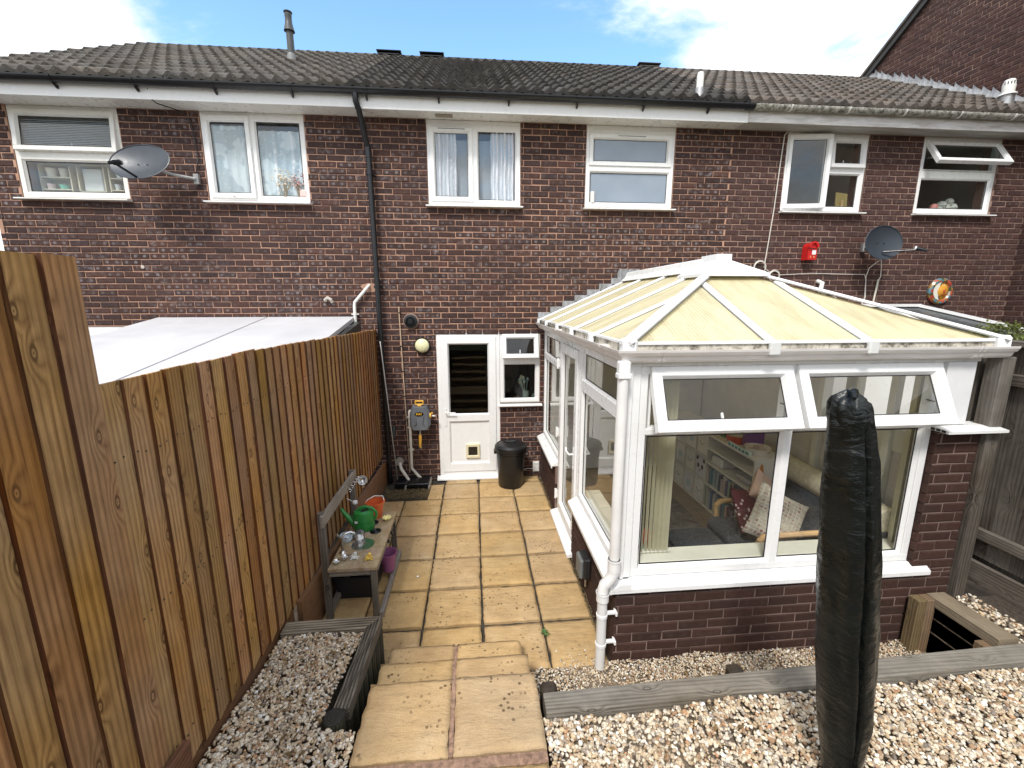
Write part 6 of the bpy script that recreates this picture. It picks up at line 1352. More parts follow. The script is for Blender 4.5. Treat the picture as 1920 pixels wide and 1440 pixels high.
# shrub top over the right fence
def foliage(name, label, c, rad, n, ls, cols, cat='shrub', seed=1, sq=(1, 1, 1), trunk=None):
    rs = random.Random(seed); t = thing(name, label, cat, (c[0], c[1], trunk[2] if trunk else c[2]-rad)); mb = MB(); cl = [(rs.gauss(0, .5), rs.gauss(0, .5), rs.gauss(0, .4), rs.uniform(.25, .5)) for _ in range(18)]
    for k in range(n):
        a = rs.choice(cl); p = Vector((a[0]+rs.gauss(0, a[3]*.5), a[1]+rs.gauss(0, a[3]*.5), a[2]+rs.gauss(0, a[3]*.5)))*rad; p = Vector((p.x*sq[0], p.y*sq[1], p.z*sq[2]))+Vector(c)
        d1 = Vector((rs.gauss(0, 1), rs.gauss(0, 1), rs.gauss(0, .6))).normalized(); d2 = d1.cross(Vector((rs.gauss(0, 1), rs.gauss(0, 1), rs.gauss(0, 1)))).normalized(); l_ = ls*rs.uniform(.6, 1.3)
        mb.add([p, p+d1*l_*.5+d2*l_*.28, p+d1*l_, p+d1*l_*.5-d2*l_*.28], [(0, 1, 2, 3)])
    m = Mat(name+'_leaf', rough=.6); m.color(m.ramp(m.noise(m.pos(), 4, 4), [(.3, cols[0]), (.7, cols[1])])); o = mb.build('crown', m.m, t, recalc=False)
    mb = MB(); z0 = trunk[2] if trunk else c[2]-rad; mb.tube([(c[0], c[1], z0), (c[0]+.02*rad, c[1], (z0+c[2])/2), (c[0], c[1]+.03*rad, c[2]+.3*rad)], [.06*rad+.01, .04*rad+.008, .01], 8); mb.build('trunk', rgb('bark', (.10, .075, .05), .9, .3), t); return t
foliage('shrub', 'green leafy shrub top just showing above the right fence', (7.05, -1.95, 2.14), .34, 2600, .035, ((.05, .07, .012), (.17, .19, .04)), seed=3, sq=(1.4, 1, .55), trunk=(0, 0, .1))

# ------------------------------------------------------------------ closed parasol in its cover
t = thing('parasol', 'closed parasol in a shiny black cover standing in the foreground gravel', 'parasol', (2.93, -4.5, .36))
rows = [(2.215, 2.770, .022), (2.205, 2.772, .05), (2.190, 2.774, .078), (2.165, 2.775, .091), (2.12, 2.782, .099), (1.952, 2.812, .111), (1.78, 2.835, .122), (1.62, 2.856, .134), (1.50, 2.874, .140), (1.375, 2.893, .144), (1.2, 2.915, .149), (1.0, 2.942, .152), (.835, 2.965, .152), (.70, 2.982, .145), (.60, 2.992, .132), (.52, 3.003, .118), (.43, 3.01, .105)]
zs_ = np.array([r[0] for r in rows])[::-1]; xs_ = np.array([r[1] for r in rows])[::-1]; ws_ = np.array([r[2] for r in rows])[::-1]
mb = MB(); n = 96; nz = 150; vs = []
for j in range(nz+1):
    z = .43+(2.215-.43)*j/nz; cxp = float(np.interp(z, zs_, xs_)); wp = float(np.interp(z, zs_, ws_))*(.80-.07*math.exp(-((z-1.05)/.45)**2))
    for k in range(n):
        q = 2*math.pi*k/n
        f = (1-.10*max(0, min(1, (z-1.95)*6))-.10*max(0, min(1, (.95-z)*2.5)))*(1+.035*math.cos(4*q+.6+z*.5))+.02*math.cos(7*q+z*2)
        groove = math.exp(-((((q-4.60+.10*math.sin(z*2.2)+math.pi) % (2*math.pi))-math.pi)/.085)**2); f -= .24*groove*min(1, (2.16-z)*6 if z < 2.16 else 0)*(.55+.45*min(1, (z-.4)*1.2))
        nn = noise.noise(Vector((math.cos(q)*1.2, math.sin(q)*1.2, z*4)))*.008+noise.noise(Vector((math.cos(q)*3, math.sin(q)*3, z*16+5)))*.0035
        if z > 2.10: nn *= 3.2; f += .10*math.cos(9*q)*min(1, (z-2.10)*9)
        r = wp*f+nn*min(1, wp*9); zz = z+(.012*math.sin(3*q) if z > 2.1 else 0)
        if z < .62: zz = z-.05*abs(math.cos(1.0*q+.8))*(.62-z)/.19*1
        vs.append((cxp+r*math.cos(q), -4.5+r*math.sin(q)*.95, zz))
fs = [(j*n+k, j*n+(k+1) % n, (j+1)*n+(k+1) % n, (j+1)*n+k) for j in range(nz) for k in range(n)]+[tuple(nz*n+k for k in range(n))]
mb.add(vs, fs, True); mb.build('cover', MT['cover'], t)
mb = MB(); mb.tube([(3.0, -4.5, .36), (2.98, -4.5, .9)], .024, 12); mb.build('pole', MT['galv'], t)
mb = MB(); mb.tube([(2.74, -4.55, 2.205), (2.765, -4.52, 2.222), (2.79, -4.49, 2.222), (2.80, -4.46, 2.214)], [.006, .014, .012, .004], 8); mb.build('tie_knot', MT['cover'], t)
mb = MB(); mb.lathe([(.12, .34), (.12, .37), (.06, .39), (.03, .42)], 3.03, -4.60, 28); mb.build('base_weight', MT['black'], t)
# ------------------------------------------------------------------ things seen through the windows
def curtain(name, label, x0, x1, z0, z1, y, mat, amp=.02, waves=9, cat='curtain', taper=0, mod=None):
    mb = MB(); n = waves*8; m_ = 14; vs = []
    for j in range(m_+1):
        z = z0+(z1-z0)*j/m_
        for i in range(n+1):
            u = i/n; x = x0+(x1-x0)*u+(taper*(1-j/m_)*(u-.5)); vs.append((x+.004*math.sin(j+i), y+amp*math.sin(u*waves*2*math.pi+.4*math.sin(j*.5))+.4*amp*math.sin(u*waves*3.1), z))
    mb.add(vs, [(j*(n+1)+i, j*(n+1)+i+1, (j+1)*(n+1)+i+1, (j+1)*(n+1)+i) for j in range(m_) for i in range(n)], True)
    return mb.build(name, mat, None, recalc=False, label=label, cat=cat)
m = Mat('lace_pattern', rough=.9); P = m.pos(); s1 = m.math('MAXIMUM', m.rng(m.vor(P, 26), .15, .35, 0, 1), m.rng(m.noise(P, 60, 4, .7), .45, .6)); big = m.rng(m.noise(P, 4.5, 2), .48, .52)
f = m.math('MULTIPLY', s1, big); m.color(m.mix(f, (.62, .67, .70, 1), (.44, .50, .54, 1))); MT['lacep'] = m.m
curtain('lace_curtain', 'patterned lace net curtain in the left house bedroom window, left pane', -1.86, -1.32, 3.84, 4.66, .06, MT['lacep'], .012, 5)
curtain('lace_curtain', 'patterned lace net curtain behind the dried flowers, right pane', -1.27, -.74, 3.84, 4.62, .06, MT['lacep'], .012, 5)
t = thing('dried_flowers', 'bunch of cream and pink dried flowers on the sill of the left bedroom window', 'flowers', (-.95, .03, 3.84)); rs = random.Random(5)
for cc, cx0, cn in (((.70, .62, .50), -1.0, 60), ((.50, .34, .34), -.83, 50)):
    mb = MB()
    for k in range(cn):
        x, z, y = cx0+rs.gauss(0, .055), 4.05+rs.gauss(0, .05), .03+rs.gauss(0, .012); mb.lathe([(.001, z-.01), (.012, z), (.001, z+.012)], x, min(y, .045), 6)
    mb.build('blooms', rgb('bloom%d' % cn, cc, .9, .2), t, weld=False, kind='stuff')
mb = MB()
for k in range(16): mb.tube([(-1.0+.17*(k % 2)+rs.gauss(0, .008), .03, 3.845), (-1.0+.17*(k % 2)+rs.gauss(0, .04), .03, 4.03)], .003, 4)
mb.build('stems', rgb('stem_tan', (.28, .22, .13), .9), t, weld=False)
mb = MB(); mb.box(-.82, -.72, .01, .05, 3.845, 3.94, .02); mb.build('ornament', rgb('ornament_pink', (.7, .5, .46)), None, label='small pink and white ornament in the corner of the left bedroom window', cat='ornament')
curtain('net_curtain', 'white net curtain gathered in the left pane of the middle house window', .86, 1.16, 3.85, 4.70, .055, MT['net'], .016, 6)
curtain('net_curtain', 'white pleated curtain at the right of the middle house window', 1.60, 1.95, 3.85, 4.68, .055, MT['net'], .018, 7)
curtain('blackout_blind', 'plain grey inner curtain behind the net curtains of the middle window', .80, 1.97, 3.80, 4.60, .12, fabric('blind_grey', (.33, .36, .41), 20, .05), .004, 4)
t = thing('flower_garland', 'string of pale fabric flowers hanging in the middle house window', 'garland', (1.12, .02, 3.95)); mb = MB(); rs = random.Random(9)
for k in range(26):
    z = 4.5-k*.021+rs.uniform(-.01, .01); x = 1.10+.035*math.sin(k*1.3)+rs.gauss(0, .014)
    for q in range(5): a = q*1.257; mb.lathe([(.001, z-.004), (.011, z), (.001, z+.005)], x+.014*math.cos(a), .018, 5, sy=.4); mb.v = mb.v
mb.build('blossoms', rgb('garland_white', (.68, .70, .74), .8), t, weld=False)
# left-most window: slatted blind above, shelving with bowls below
t = thing('slat_blind', 'lowered pale slatted blind in the top of the far left window', 'blind', (-3.42, .07, 4.25))
mb = MB()
for k in range(20): z = 4.30+k*.0185; mb.add([(-3.93, .05, z), (-2.91, .05, z), (-2.91, .068, z+.013), (-3.93, .068, z+.013)], [(0, 1, 2, 3)])
mb.build('slats', MT['blindH'], t, recalc=False); t['kind'] = 'thing' if False else None; del t['kind']
mb = MB(); mb.box(-3.94, -2.90, .04, .09, 4.225, 4.28, .004); mb.build('bottom_rail', rgb('rail_green_grey', (.55, .58, .56)), t)
t = thing('shelf_unit', 'cream shelf unit full of crockery behind the far left window', 'shelf', (-3.42, .25, 3.7)); cs = rgb('shelf_cream', (.62, .56, .42)); Yf, Yb = .16, .30
for x in (-3.93, -3.585, -3.50, -3.20, -3.14, -2.93): mb = MB(); mb.box(x, x+.014, Yf, Yb, 3.7, 4.22); mb.build('divider', cs, t)
for a, b, z in ((-3.92, -3.585, 4.05), (-3.92, -3.585, 3.91), (-3.50, -3.2, 3.89), (-3.12, -2.93, 4.05), (-3.12, -2.93, 3.91), (-3.94, -2.9, 4.20)): mb = MB(); mb.box(a, b, Yf, Yb, z, z+.012); mb.build('shelf', cs, t)
mb = MB(); mb.box(-3.94, -2.9, Yb, Yb+.01, 3.7, 4.22); mb.build('back_panel', rgb('shelf_back', (.36, .33, .27)), t)
for k, (x, z, r, hh, cc, lb) in enumerate(((-3.85, 3.925, .045, .06, (.62, .48, .50), 'pink cup on the lower left shelf of the far left window'), (-3.70, 3.925, .05, .05, (.20, .55, .42), 'green bowl on the lower left shelf of the far left window'), (-3.04, 4.064, .042, .075, (.72, .74, .74), 'white cup on the upper right shelf of the far left window'), (-3.08, 3.924, .035, .07, (.62, .64, .65), 'grey glass, left of two on the lower right shelf'), (-2.99, 3.924, .032, .05, (.66, .66, .64), 'small pale glass, right of two on the lower right shelf'), (-3.82, 4.064, .06, .10, (.66, .62, .55), 'stacked cream tins on the upper left shelf'), (-3.68, 4.064, .05, .10, (.60, .57, .5), 'cream jar right of the stacked tins on the upper left shelf'))):
    mb = MB(); mb.lathe([(.001, z), (r*.75, z), (r, z+hh), (r*.92, z+hh), (r*.7, z+.006), (.001, z+.006)], x, .21, 16); mb.build('crockery', rgb('crock%d' % k, cc), None, label=lb, cat='crockery')
mb = MB(); mb.box(-3.46, -3.235, .19, .21, 3.905, 4.17, .03); mb.build('tray', rgb('tray_white', (.62, .63, .62)), None, label='white rectangular tray propped in the middle shelf bay', cat='tray')
# obscured window shapes, right windows
mb = MB(); mb.tube([(2.96, .03, 3.85), (2.96, .03, 3.99)], .03, 10); mb.build('bottle', MT['upvcW'], None, label='pale bottle shape at the left corner of the frosted window', cat='bottle')
t = thing('photo_frame', 'back of an olive brown picture frame in the open right-hand window', 'picture frame', (6.63, .1, 3.85)); mb = MB(); mb.box(6.50, 6.68, .07, .085, 3.85, 4.06, .002); o = mb.build('back_board', rgb('frame_olive', (.20, .155, .055), .6), t); o.rotation_euler = (R(-12), R(6), 0)
mb = MB(); mb.box(6.56, 6.59, .035, .045, 3.85, 3.95); o = mb.build('stand', rgb('stand_tan', (.36, .26, .13)), t); o.rotation_euler = (R(16), R(-14), 0)
t = thing('soft_toys', 'pale soft toys on the sill of the far right window', 'soft toys', (8.3, .15, 3.84)); mb = MB(); rs = random.Random(3)
for x, z, r in ((8.14, 3.90, .055), (8.26, 3.93, .07), (8.38, 3.98, .06), (8.22, 3.87, .06), (8.33, 3.89, .07), (8.44, 3.90, .07)):
    mb.lathe([(.001, z-r), (r*.7, z-r*.7), (r, z), (r*.7, z+r*.7), (.001, z+r)], x, .16, 10)
mb.build('toy_plush', rgb('plush_grey', (.42, .44, .40), .95, .3), t, weld=False)
mb = MB(); mb.lathe([(.001, 3.86), (.05, 3.88), (.045, 3.93), (.001, 3.95)], 8.10, .12, 12); mb.build('ball', rgb('ball_pink', (.5, .2, .18)), None, label='pink and white ball left of the soft toys', cat='ball')
# kitchen window: utensil pot
t = thing('utensil_pot', 'white pot of kitchen utensils inside the small ground floor window', 'utensil pot', (2.10, .08, 1.12)); mb = MB(); x, y, z = 2.08, .10, 1.13
mb.lathe([(.001, z), (.043, z), (.045, z+.135), (.040, z+.135), (.038, z+.01), (.001, z+.01)], x, y, 18); mb.build('pot', rgb('pot_white', (.74, .74, .72)), t); rs = random.Random(8)
for k in range(8):
    a = rs.uniform(-.5, .5); l_ = rs.uniform(.2, .30); ex, ez = x+math.sin(a)*l_*.8, z+.05+math.cos(a)*l_; mb = MB(); mb.tube([(x+rs.uniform(-.02, .02), y, z+.05), (ex, y+rs.uniform(-.02, .02), ez)], .005, 6); mb.lathe([(.001, ez-.02), (.02, ez), (.018, ez+.03), (.001, ez+.045)], ex, y, 8, sy=.4); mb.build('utensil', rgb('ut%d' % (k % 4), [(.6, .45, .33), (.55, .58, .6), (.35, .4, .42), (.62, .6, .52)][k % 4]), t, weld=False)
mb = MB(); mb.lathe([(.001, 1.13), (.03, 1.13), (.032, 1.19), (.02, 1.22), (.001, 1.225)], 2.20, .12, 12); mb.build('glass_jar', rgb('jar_grey', (.35, .36, .36), .2), None, label='small glass jar right of the utensil pot', cat='jar')
mb = MB(); mb.lathe([(.001, 1.13), (.035, 1.14), (.04, 1.17), (.001, 1.20)], 1.97, .13, 12); mb.build('ornament', rgb('orn_rust', (.32, .2, .15)), None, label='small rust coloured ornament left of the utensil pot', cat='ornament')
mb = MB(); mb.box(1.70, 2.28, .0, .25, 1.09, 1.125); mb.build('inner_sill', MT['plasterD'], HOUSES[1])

# conservatory interior
def vblind(label, x, y, z0, z1, n, mat, dx, dy, ang):
    t = thing('vertical_blind', label, 'blind', (x, y, z0))
    for k in range(n):
        mb = MB(); a = R(ang+(k*37 % 9)*2); px, py = x+dx*k, y+dy*k; c, s = math.cos(a)*.034, math.sin(a)*.034
        mb.add([(px-c, py-s, z0), (px+c, py+s, z0), (px+c, py+s, z1), (px-c, py-s, z1)], [(0, 1, 2, 3)]); mb.build('slat', mat, t, recalc=False)
    mb = MB(); mb.tube([(x-.03, y-.03, z0+.015), (x+dx*n, y+dy*n-.03, z0+.012)], .003, 5); mb.build('chain', MT['upvcW'], t); return t
vblind('stacked cream vertical blind at the left of the front conservatory window', 2.525, -3.17, .72, 2.12, 8, MT['blindV'], .031, .0, 80)
vblind('cream vertical blind at the right end of the front conservatory window', 4.56, -3.18, .675, 2.12, 5, MT['blindV'], .012, 0, 70)
vblind('cream vertical blind on the right side wall of the conservatory', 4.62, -2.55, .675, 2.12, 6, MT['blindV'], 0, -.02, 20)
shw = rgb('unit_white', (.60, .57, .50), .5)
t = thing('cube_storage', 'white cube storage unit with printed fabric boxes in the conservatory', 'storage unit', (4.25, -.78, .08))
CY = [-1.31, -1.05, -.79, -.53, -.27]; CZ = [.085, .39, .695, 1.0]
for y in CY: mb = MB(); mb.box(4.10, 4.40, y-.008, y+.008, .085, 1.01); mb.build('divider', shw, t)
for z in CZ: mb = MB(); mb.box(4.098, 4.40, -1.318, -.262, z-.008, z+.008); mb.build('shelf', shw, t)
mb = MB(); mb.box(4.40, 4.41, -1.31, -.27, .085, 1.0); mb.build('back_panel', shw, t)
nm = ['panda-faced', 'plain white', 'sleepy-faced', 'leaf-printed', 'grey speckled', 'pale blue', 'cat-faced', 'cloud-printed', 'smiling', 'cream', 'whale-printed', 'pale grey']
for j in range(3):
    for i in range(4):
        q = j*4+i; fx = rs.random(); y0, y1 = CY[i]+.015, CY[i+1]-.015; z0, z1 = CZ[j]+.012, CZ[j+1]-.03
        row = ('bottom', 'middle', 'top')[j]; colu = ('nearest', 'second', 'third', 'farthest')[i]
        tb = thing('storage_box', '%s fabric storage box, %s row, %s column of the cube unit' % ('panda-faced' if (j, i) == (1, 0) else 'white printed', row, colu), 'storage box', (4.2, (y0+y1)/2, z0), 'fabric boxes in the cube unit')
        mb = MB(); mb.box(4.112, 4.38, y0, y1, z0, z1, .006); mb.build('box_body', rgb('fabric_box%d' % (q % 3), [(.62, .60, .56), (.55, .55, .54), (.60, .58, .50)][q % 3], .9, .1), tb)
        yc, zc_ = (y0+y1)/2, (z0+z1)/2
        if (j, i) == (1, 0):
            for s_ in (-1, 1):
                mb = MB(); mb.lathe([(.001, 0), (.026, .001)], 0, 0, 12, tilt=Matrix.Rotation(R(-90), 3, 'Y')); mb.v = [(4.1095+a*.5, yc+s_*.045+b, zc_+.01+c*1.2) for a, b, c in mb.v]; mb.build('eye', MT['gasket'], tb)
                mb = MB(); mb.box(4.108, 4.111, yc+s_*.075-.02, yc+s_*.075+.02, zc_+.075, zc_+.12, .001); mb.build('ear', MT['gasket'], tb)
            mb = MB(); mb.box(4.108, 4.111, yc-.012, yc+.012, zc_-.05, zc_-.035); mb.build('nose', MT['gasket'], tb)
        elif (i+j) % 2 == 0:
            mb = MB(); mb.tube([(4.110, yc-.05, zc_+.02), (4.110, yc, zc_-.02), (4.110, yc+.05, zc_+.02)], .004, 5); mb.build('printed_line', rgb('print_grey', (.2, .22, .25)), tb)
        else:
            mb = MB(); mb.box(4.109, 4.111, yc-.05, yc+.04, zc_-.05, zc_+.03, .001); mb.build('printed_shape', rgb('print_teal', (.35, .45, .46)), tb)
def ordinal(k):
    a = 'first second third fourth fifth sixth seventh eighth ninth tenth eleventh twelfth thirteenth fourteenth fifteenth sixteenth seventeenth eighteenth nineteenth'.split()
    k += 1; return a[k-1] if k < 20 else ({2: 'twenty', 3: 'thirty', 4: 'forty', 5: 'fifty'}[k//10]+'-'+a[k % 10-1] if k % 10 else {2: 'twentieth', 3: 'thirtieth', 4: 'fortieth', 5: 'fiftieth'}[k//10])
t = thing('bookcase', 'pale bookcase full of books behind the front conservatory window', 'bookcase', (4.25, -1.76, .08))
for y in (-1.325, -2.19): mb = MB(); mb.box(4.09, 4.42, y-.012, y+.012, .085, 1.0); mb.build('side_panel', shw, t)
SZ = [.10, .40, .66, .84, 1.0]
for z in SZ: mb = MB(); mb.box(4.088, 4.42, -2.20, -1.315, z-.01, z+.012); mb.build('shelf', shw, t)
mb = MB(); mb.box(4.42, 4.43, -2.19, -1.33, .085, 1.0); mb.build('back_panel', shw, t)
bc = [(.10, .25, .27), (.38, .42, .42), (.05, .07, .10), (.22, .10, .10), (.45, .42, .36), (.12, .20, .30), (.28, .33, .22), (.5, .36, .30), (.16, .13, .2)]
cn = ['teal', 'pale grey', 'navy', 'maroon', 'cream', 'blue', 'sage', 'peach', 'plum']
for si, (z, hmax) in enumerate(((.112, .26), (.412, .22))):
    y = -2.165; k = 0
    while y < -1.36:
        th = rs.uniform(.014, .034); hh = hmax*rs.uniform(.7, .96); ci = rs.randrange(9)
        if rs.random() < .9:
            mb = MB(); mb.box(4.10+rs.uniform(0, .02), 4.30, y, y+th-.002, z, z+hh, .002); mb.build('book', rgb('book%d' % ci, bc[ci], .5), None, label='%s book, %s from the near end on the %s bookcase shelf' % (cn[ci], ordinal(k), 'bottom' if si == 0 else 'second'), cat='book', group='books in the conservatory bookcase'); k += 1
        y += th
mb = MB(); mb.box(4.11, 4.33, -2.12, -1.86, .674, .74, .02); mb.build('game_box', rgb('grey_games', (.33, .32, .31), .4, .3), None, label='grey box lying on the third bookcase shelf', cat='box')
mb = MB(); mb.box(4.11, 4.30, -1.62, -1.40, .674, .78, .02); mb.build('white_bin', rgb('bin_cream', (.60, .58, .52)), None, label='cream container with dark dots on the third bookcase shelf', cat='container')
def tub(x, y, z, r, h, c, lb, cat, lid=None, nm='tub'):
    t = thing(nm, lb, cat, (x, y, z)); mb = MB(); mb.lathe([(.001, z), (r*.85, z), (r, z+h*.9), (r*1.03, z+h), (r*.95, z+h), (r*.8, z+h*.3), (.001, z+h*.28)], x, y, 24); mb.build('container', rgb('c_'+nm+cat, c), t)
    if lid: mb = MB(); mb.lathe([(r*1.06, z+h), (r*1.06, z+h*1.1), (r*.9, z+h*1.16), (.001, z+h*1.18)], x, y, 24); mb.build('lid', rgb('l_'+nm, lid), t)
    return t
tub(4.24, -1.66, 1.012, .12, .09, (.50, .07, .03), 'round red cake tub with a pale lid on top of the bookcase', 'tub', (.42, .36, .26), 'cake_tub')
tub(4.22, -2.03, 1.012, .12, .075, (.58, .52, .45), 'cream bowl of shells on the near end of the bookcase top', 'bowl', None, 'bowl')
mb = MB(); rs = random.Random(6)
for k in range(26): x, y, z = 4.22+rs.gauss(0, .045), -2.03+rs.gauss(0, .045), 1.065+rs.uniform(0, .03); mb.lathe([(.001, z-.01), (.018, z), (.001, z+.014)], x, y, 6, sx=1.4)
mb.build('shells', rgb('shell_brown', (.38, .29, .22), .7, .3), None, label='brown and cream shells heaped in the cream bowl', cat='shells', weld=False)
mb = MB(); mb.box(4.20, 4.38, -1.90, -1.80, 1.012, 1.20, .004); mb.build('puzzle_box', rgb('box_purple', (.13, .04, .16)), None, label='purple patterned box standing on the bookcase', cat='box')
for k, (c_, lb) in enumerate((((.08, .25, .38), 'blue carton left of the green bottle on the storage units'), ((.12, .22, .07), 'green bottle left of the red cake tub'))): mb = MB(); mb.box(4.17, 4.26, -1.40-.10*k, -1.33-.10*k, 1.012, 1.13, .012); mb.build('carton', rgb('cart%d' % k, c_), None, label=lb, cat='carton')
t = thing('word_sign', 'teal letters on a narrow sign lying on the bookcase edge', 'sign', (4.11, -1.95, 1.01)); mb = MB(); mb.box(4.085, 4.115, -2.10, -1.72, 1.012, 1.055, .003); mb.build('sign_board', rgb('sign_board', (.45, .55, .50)), t)
mb = MB(); mb.box(4.084, 4.088, -2.10, -1.72, 1.018, 1.05); mb.build('sign_face', rgb('sign_face', (.60, .64, .58)), t)
for k in range(6): mb = MB(); mb.box(4.080, 4.084, -2.085+k*.06, -2.045+k*.06, 1.02, 1.048, .002); mb.build('letter', rgb('letter_teal', (.07, .24, .24)), t)
t = thing('tassel', 'orange tassel hanging from the near end of the bookcase', 'tassel', (4.15, -2.21, .75)); mb = MB()
for k in range(30): a = k*.9; r = .022*math.sqrt(k/30); mb.tube([(4.15+.3*r*math.cos(a), -2.215, .97), (4.15+r*math.cos(a), -2.218+.3*r*math.sin(a), .90), (4.15+1.6*r*math.cos(a), -2.22+.4*r*math.sin(a), .73)], .003, 4)
mb.build('threads', rgb('tassel_orange', (.55, .20, .015), .8, .3), t, weld=False)
# armchair with cushions, sofa with cream throw, painted gravel reflection, toy table
t = thing('armchair', 'bent pale wood armchair with a charcoal seat in the conservatory', 'armchair', (4.1, -2.5, .08)); bw = wood('bent_birch', (.42, .24, .09), (.60, .38, .16), 0, .1, 10)
for y0 in (-2.20, -2.86):
    mb = MB(); mb.tube([(3.72, y0, .55), (3.76, y0, .59), (3.90, y0, .595), (4.25, y0, .60), (4.5, y0, .62)], .026, 10); mb.tube([(3.72, y0, .55), (3.74, y0, .40), (3.80, y0, .12), (3.95, y0, .10), (4.45, y0, .10)], .024, 10); mb.build('arm_frame', bw, t, weld=False)
ch = fabric('charcoal_cover', (.055, .06, .07), 50, .4)
mb = MB(); mb.prism([(3.60, .40), (3.66, .47), (4.10, .42), (4.50, .82), (4.60, .80), (4.62, .70), (4.20, .28), (4.1, .26), (3.62, .33)], 1, -2.80, -2.24, smooth=False); o = mb.build('seat_cushion', ch, t); bv = o.modifiers.new('b', 'BEVEL'); bv.width = .03; bv.segments = 3
mb = MB(); mb.box(3.15, 3.62, -2.80, -2.3, .25, .40, .05); o = mb.build('footstool_cushion', ch, t)
def cushion(label, c, rot, s, mat, seed):
    mb = MB(); n = 12; vs = []
    for side in (1, -1):
        for j in range(n+1):
            for i in range(n+1):
                u, v = i/n*2-1, j/n*2-1; h = (max(0, (1-u**4)*(1-v**4)))**.5*.28; k = 1-.10*(1-abs(v)**2)*abs(u)**3
                vs.append((u*s*k, side*h*s, v*s*(1-.10*(1-abs(u)**2)*abs(v)**3)))
    N_ = (n+1)**2; fs = [(o+j*(n+1)+i, o+j*(n+1)+i+1, o+(j+1)*(n+1)+i+1, o+(j+1)*(n+1)+i) for o in (0, N_) for j in range(n) for i in range(n)]
    mb.add(vs, fs, True); o = mb.build('cushion', mat, None, label=label, cat='cushion'); o.location = c; o.rotation_euler = rot; return o
m = Mat('print_patches', rough=.9); O = m.coord(); ck = m.n('ShaderNodeTexBrick'); ck.inputs['Scale'].default_value = 11; ck.offset = 0; ck.inputs['Color1'].default_value = (.50, .44, .34, 1); ck.inputs['Color2'].default_value = (.22, .03, .04, 1); ck.inputs['Mortar'].default_value = (.58, .54, .46, 1); ck.inputs['Mortar Size'].default_value = .06; ck.inputs['Bias'].default_value = -.2; ck.inputs['Row Height'].default_value = .35; ck.inputs['Brick Width'].default_value = .4
m.l(m.mapping(O, (1, 1, 1), rot=(R(90), 0, 0)), ck.inputs[0]); m.color(m.mix(m.rng(m.noise(O, 40, 2), .5, .56), ck.outputs[0], (.45, .40, .32, 1))); MT['patch'] = m.m
m = Mat('print_dots', rough=.9); O = m.coord(); m.color(m.mix(m.rng(m.vor(O, 22), .22, .3), (.62, .5, .5, 1), (.10, .012, .022, 1))); MT['dots'] = m.m
cushion('cream and maroon patch-print cushion on the armchair', (3.98, -2.70, .66), (R(-25), R(30), R(-10)), .25, MT['patch'], 1)
cushion('maroon dotted cushion behind the patch-print one', (3.93, -2.42, .60), (R(-30), R(10), R(20)), .21, MT['dots'], 2)
cushion('plain peach cushion on the armchair', (4.08, -2.35, .78), (R(-20), R(40), R(10)), .15, rgb('peach', (.62, .42, .33), .9), 3)
t = thing('daybed', 'low sofa under a cream throw along the right wall of the conservatory', 'sofa', (4.55, -2.75, .08)); cr = fabric('throw_cream', (.55, .50, .38), 25, .2)
mb = MB(); mb.box(4.42, 4.70, -3.18, -2.25, .1, .50, .04); mb.build('seat', rgb('sofa_dark', (.07, .07, .075), .9), t); mb = MB(); mb.tube([(4.56, -1.95, .88), (4.56, -2.5, .86), (4.57, -3.15, .84)], .115, 20); mb.build('bolster', cr, t)
mb = MB(); mb.box(4.47, 4.70, -3.16, -1.98, .45, .80, .05); mb.build('back_cushion', rgb('sofa_dark', (.07, .07, .075), .9), t)
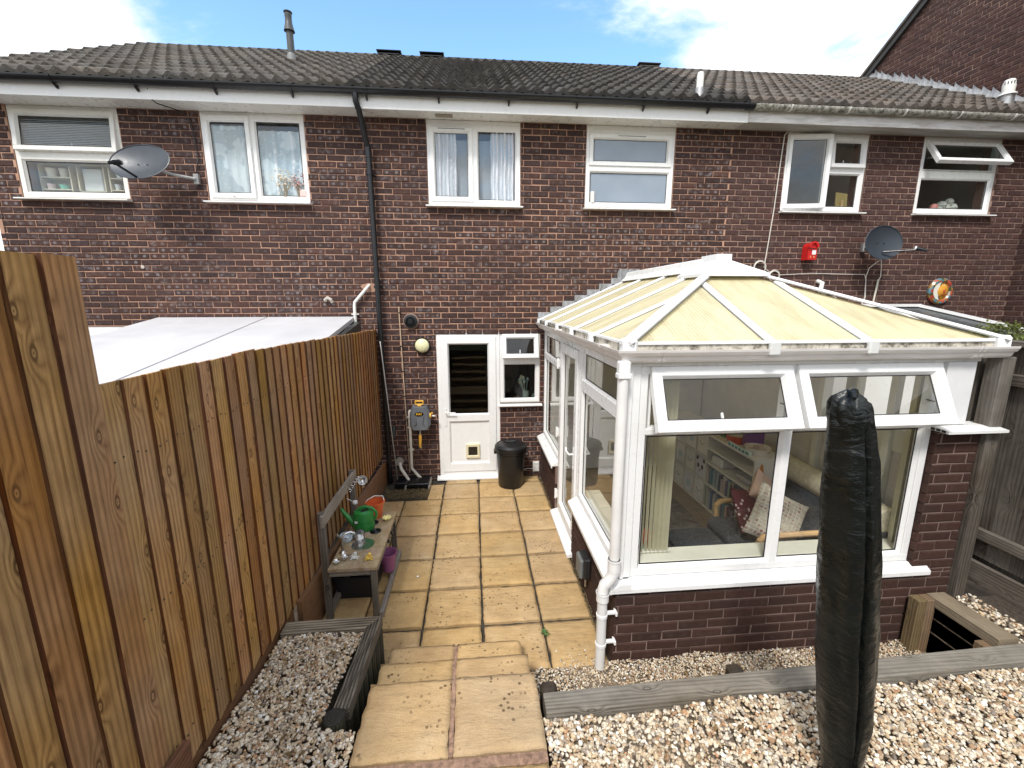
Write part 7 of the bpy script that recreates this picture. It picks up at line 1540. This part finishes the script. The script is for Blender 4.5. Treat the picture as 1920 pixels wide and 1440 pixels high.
mb = MB(); mb.box(2.75, 3.85, -2.55, -1.1, .081, .089); mb.build('reflection_sheet', fabric('reflection_grey', (.16, .15, .145), 14, .45), None, label='mottled grey sheet on the conservatory floor standing in for reflected gravel', cat='reflection_sheet')  # mottled colour paints the gravel's reflection in the lower panes onto a floor sheet
t = thing('toy_gym', 'teal plastic toy frame on the floor behind the vertical blind', 'toy', (2.9, -2.9, .4)); tq = rgb('toy_teal', (.17, .46, .40), .4)
for p, q in (((2.66, -3.05, .58), (2.92, -3.05, .58)), ((2.92, -3.05, .58), (2.80, -2.75, .58)), ((2.66, -3.05, .58), (2.70, -2.75, .58)), ((2.92, -3.05, .58), (2.95, -3.07, .09)), ((2.66, -3.05, .58), (2.64, -3.07, .09)), ((2.80, -2.75, .58), (2.84, -2.7, .09))): mb = MB(); mb.tube([p, q], .014, 8); mb.build('rail', tq, t)
mb = MB(); mb.add([(2.67, -3.04, .56), (2.91, -3.04, .56), (2.80, -2.76, .56), (2.70, -2.76, .56)], [(0, 1, 2, 3)]); mb.build('toy_sheet', rgb('toy_tan', (.42, .25, .13)), t, recalc=False)
mb = MB(); mb.box(2.70, 2.80, -2.85, -2.78, .585, .68, .012); mb.build('toy_block', rgb('toy_red', (.5, .04, .03)), None, label='small red toy standing on the teal frame', cat='toy')

# ------------------------------------------------------------------ garden behind the viewer, seen only in reflections
mb = MB(); mb.add([(-6, -9, .9), (12, -9, .9), (12, -30, 1.6), (-6, -30, 1.6)], [(0, 1, 2, 3)]); mb.build('lawn', rgb('lawn_green', (.06, .10, .03), .9, .3), recalc=False, kind='structure')
bf = thing('fence', 'back garden fence behind the viewer', 'fence', (3, -12, .9)); mb = MB(); mb.box(-6, 12, -12.05, -12, .9, 2.8); mb.build('panel', MT['gravelboard'], bf)
foliage('tree', 'leafy tree behind the viewer on the left', (-2, -15, 3.0), 1.4, 2200, .35, ((.03, .045, .012), (.07, .10, .03)), 'tree', 21, trunk=(0, 0, .9)); foliage('tree', 'leafy tree behind the viewer on the right', (7, -14, 2.8), 1.4, 2400, .35, ((.03, .045, .012), (.07, .10, .03)), 'tree', 22, trunk=(0, 0, .9))
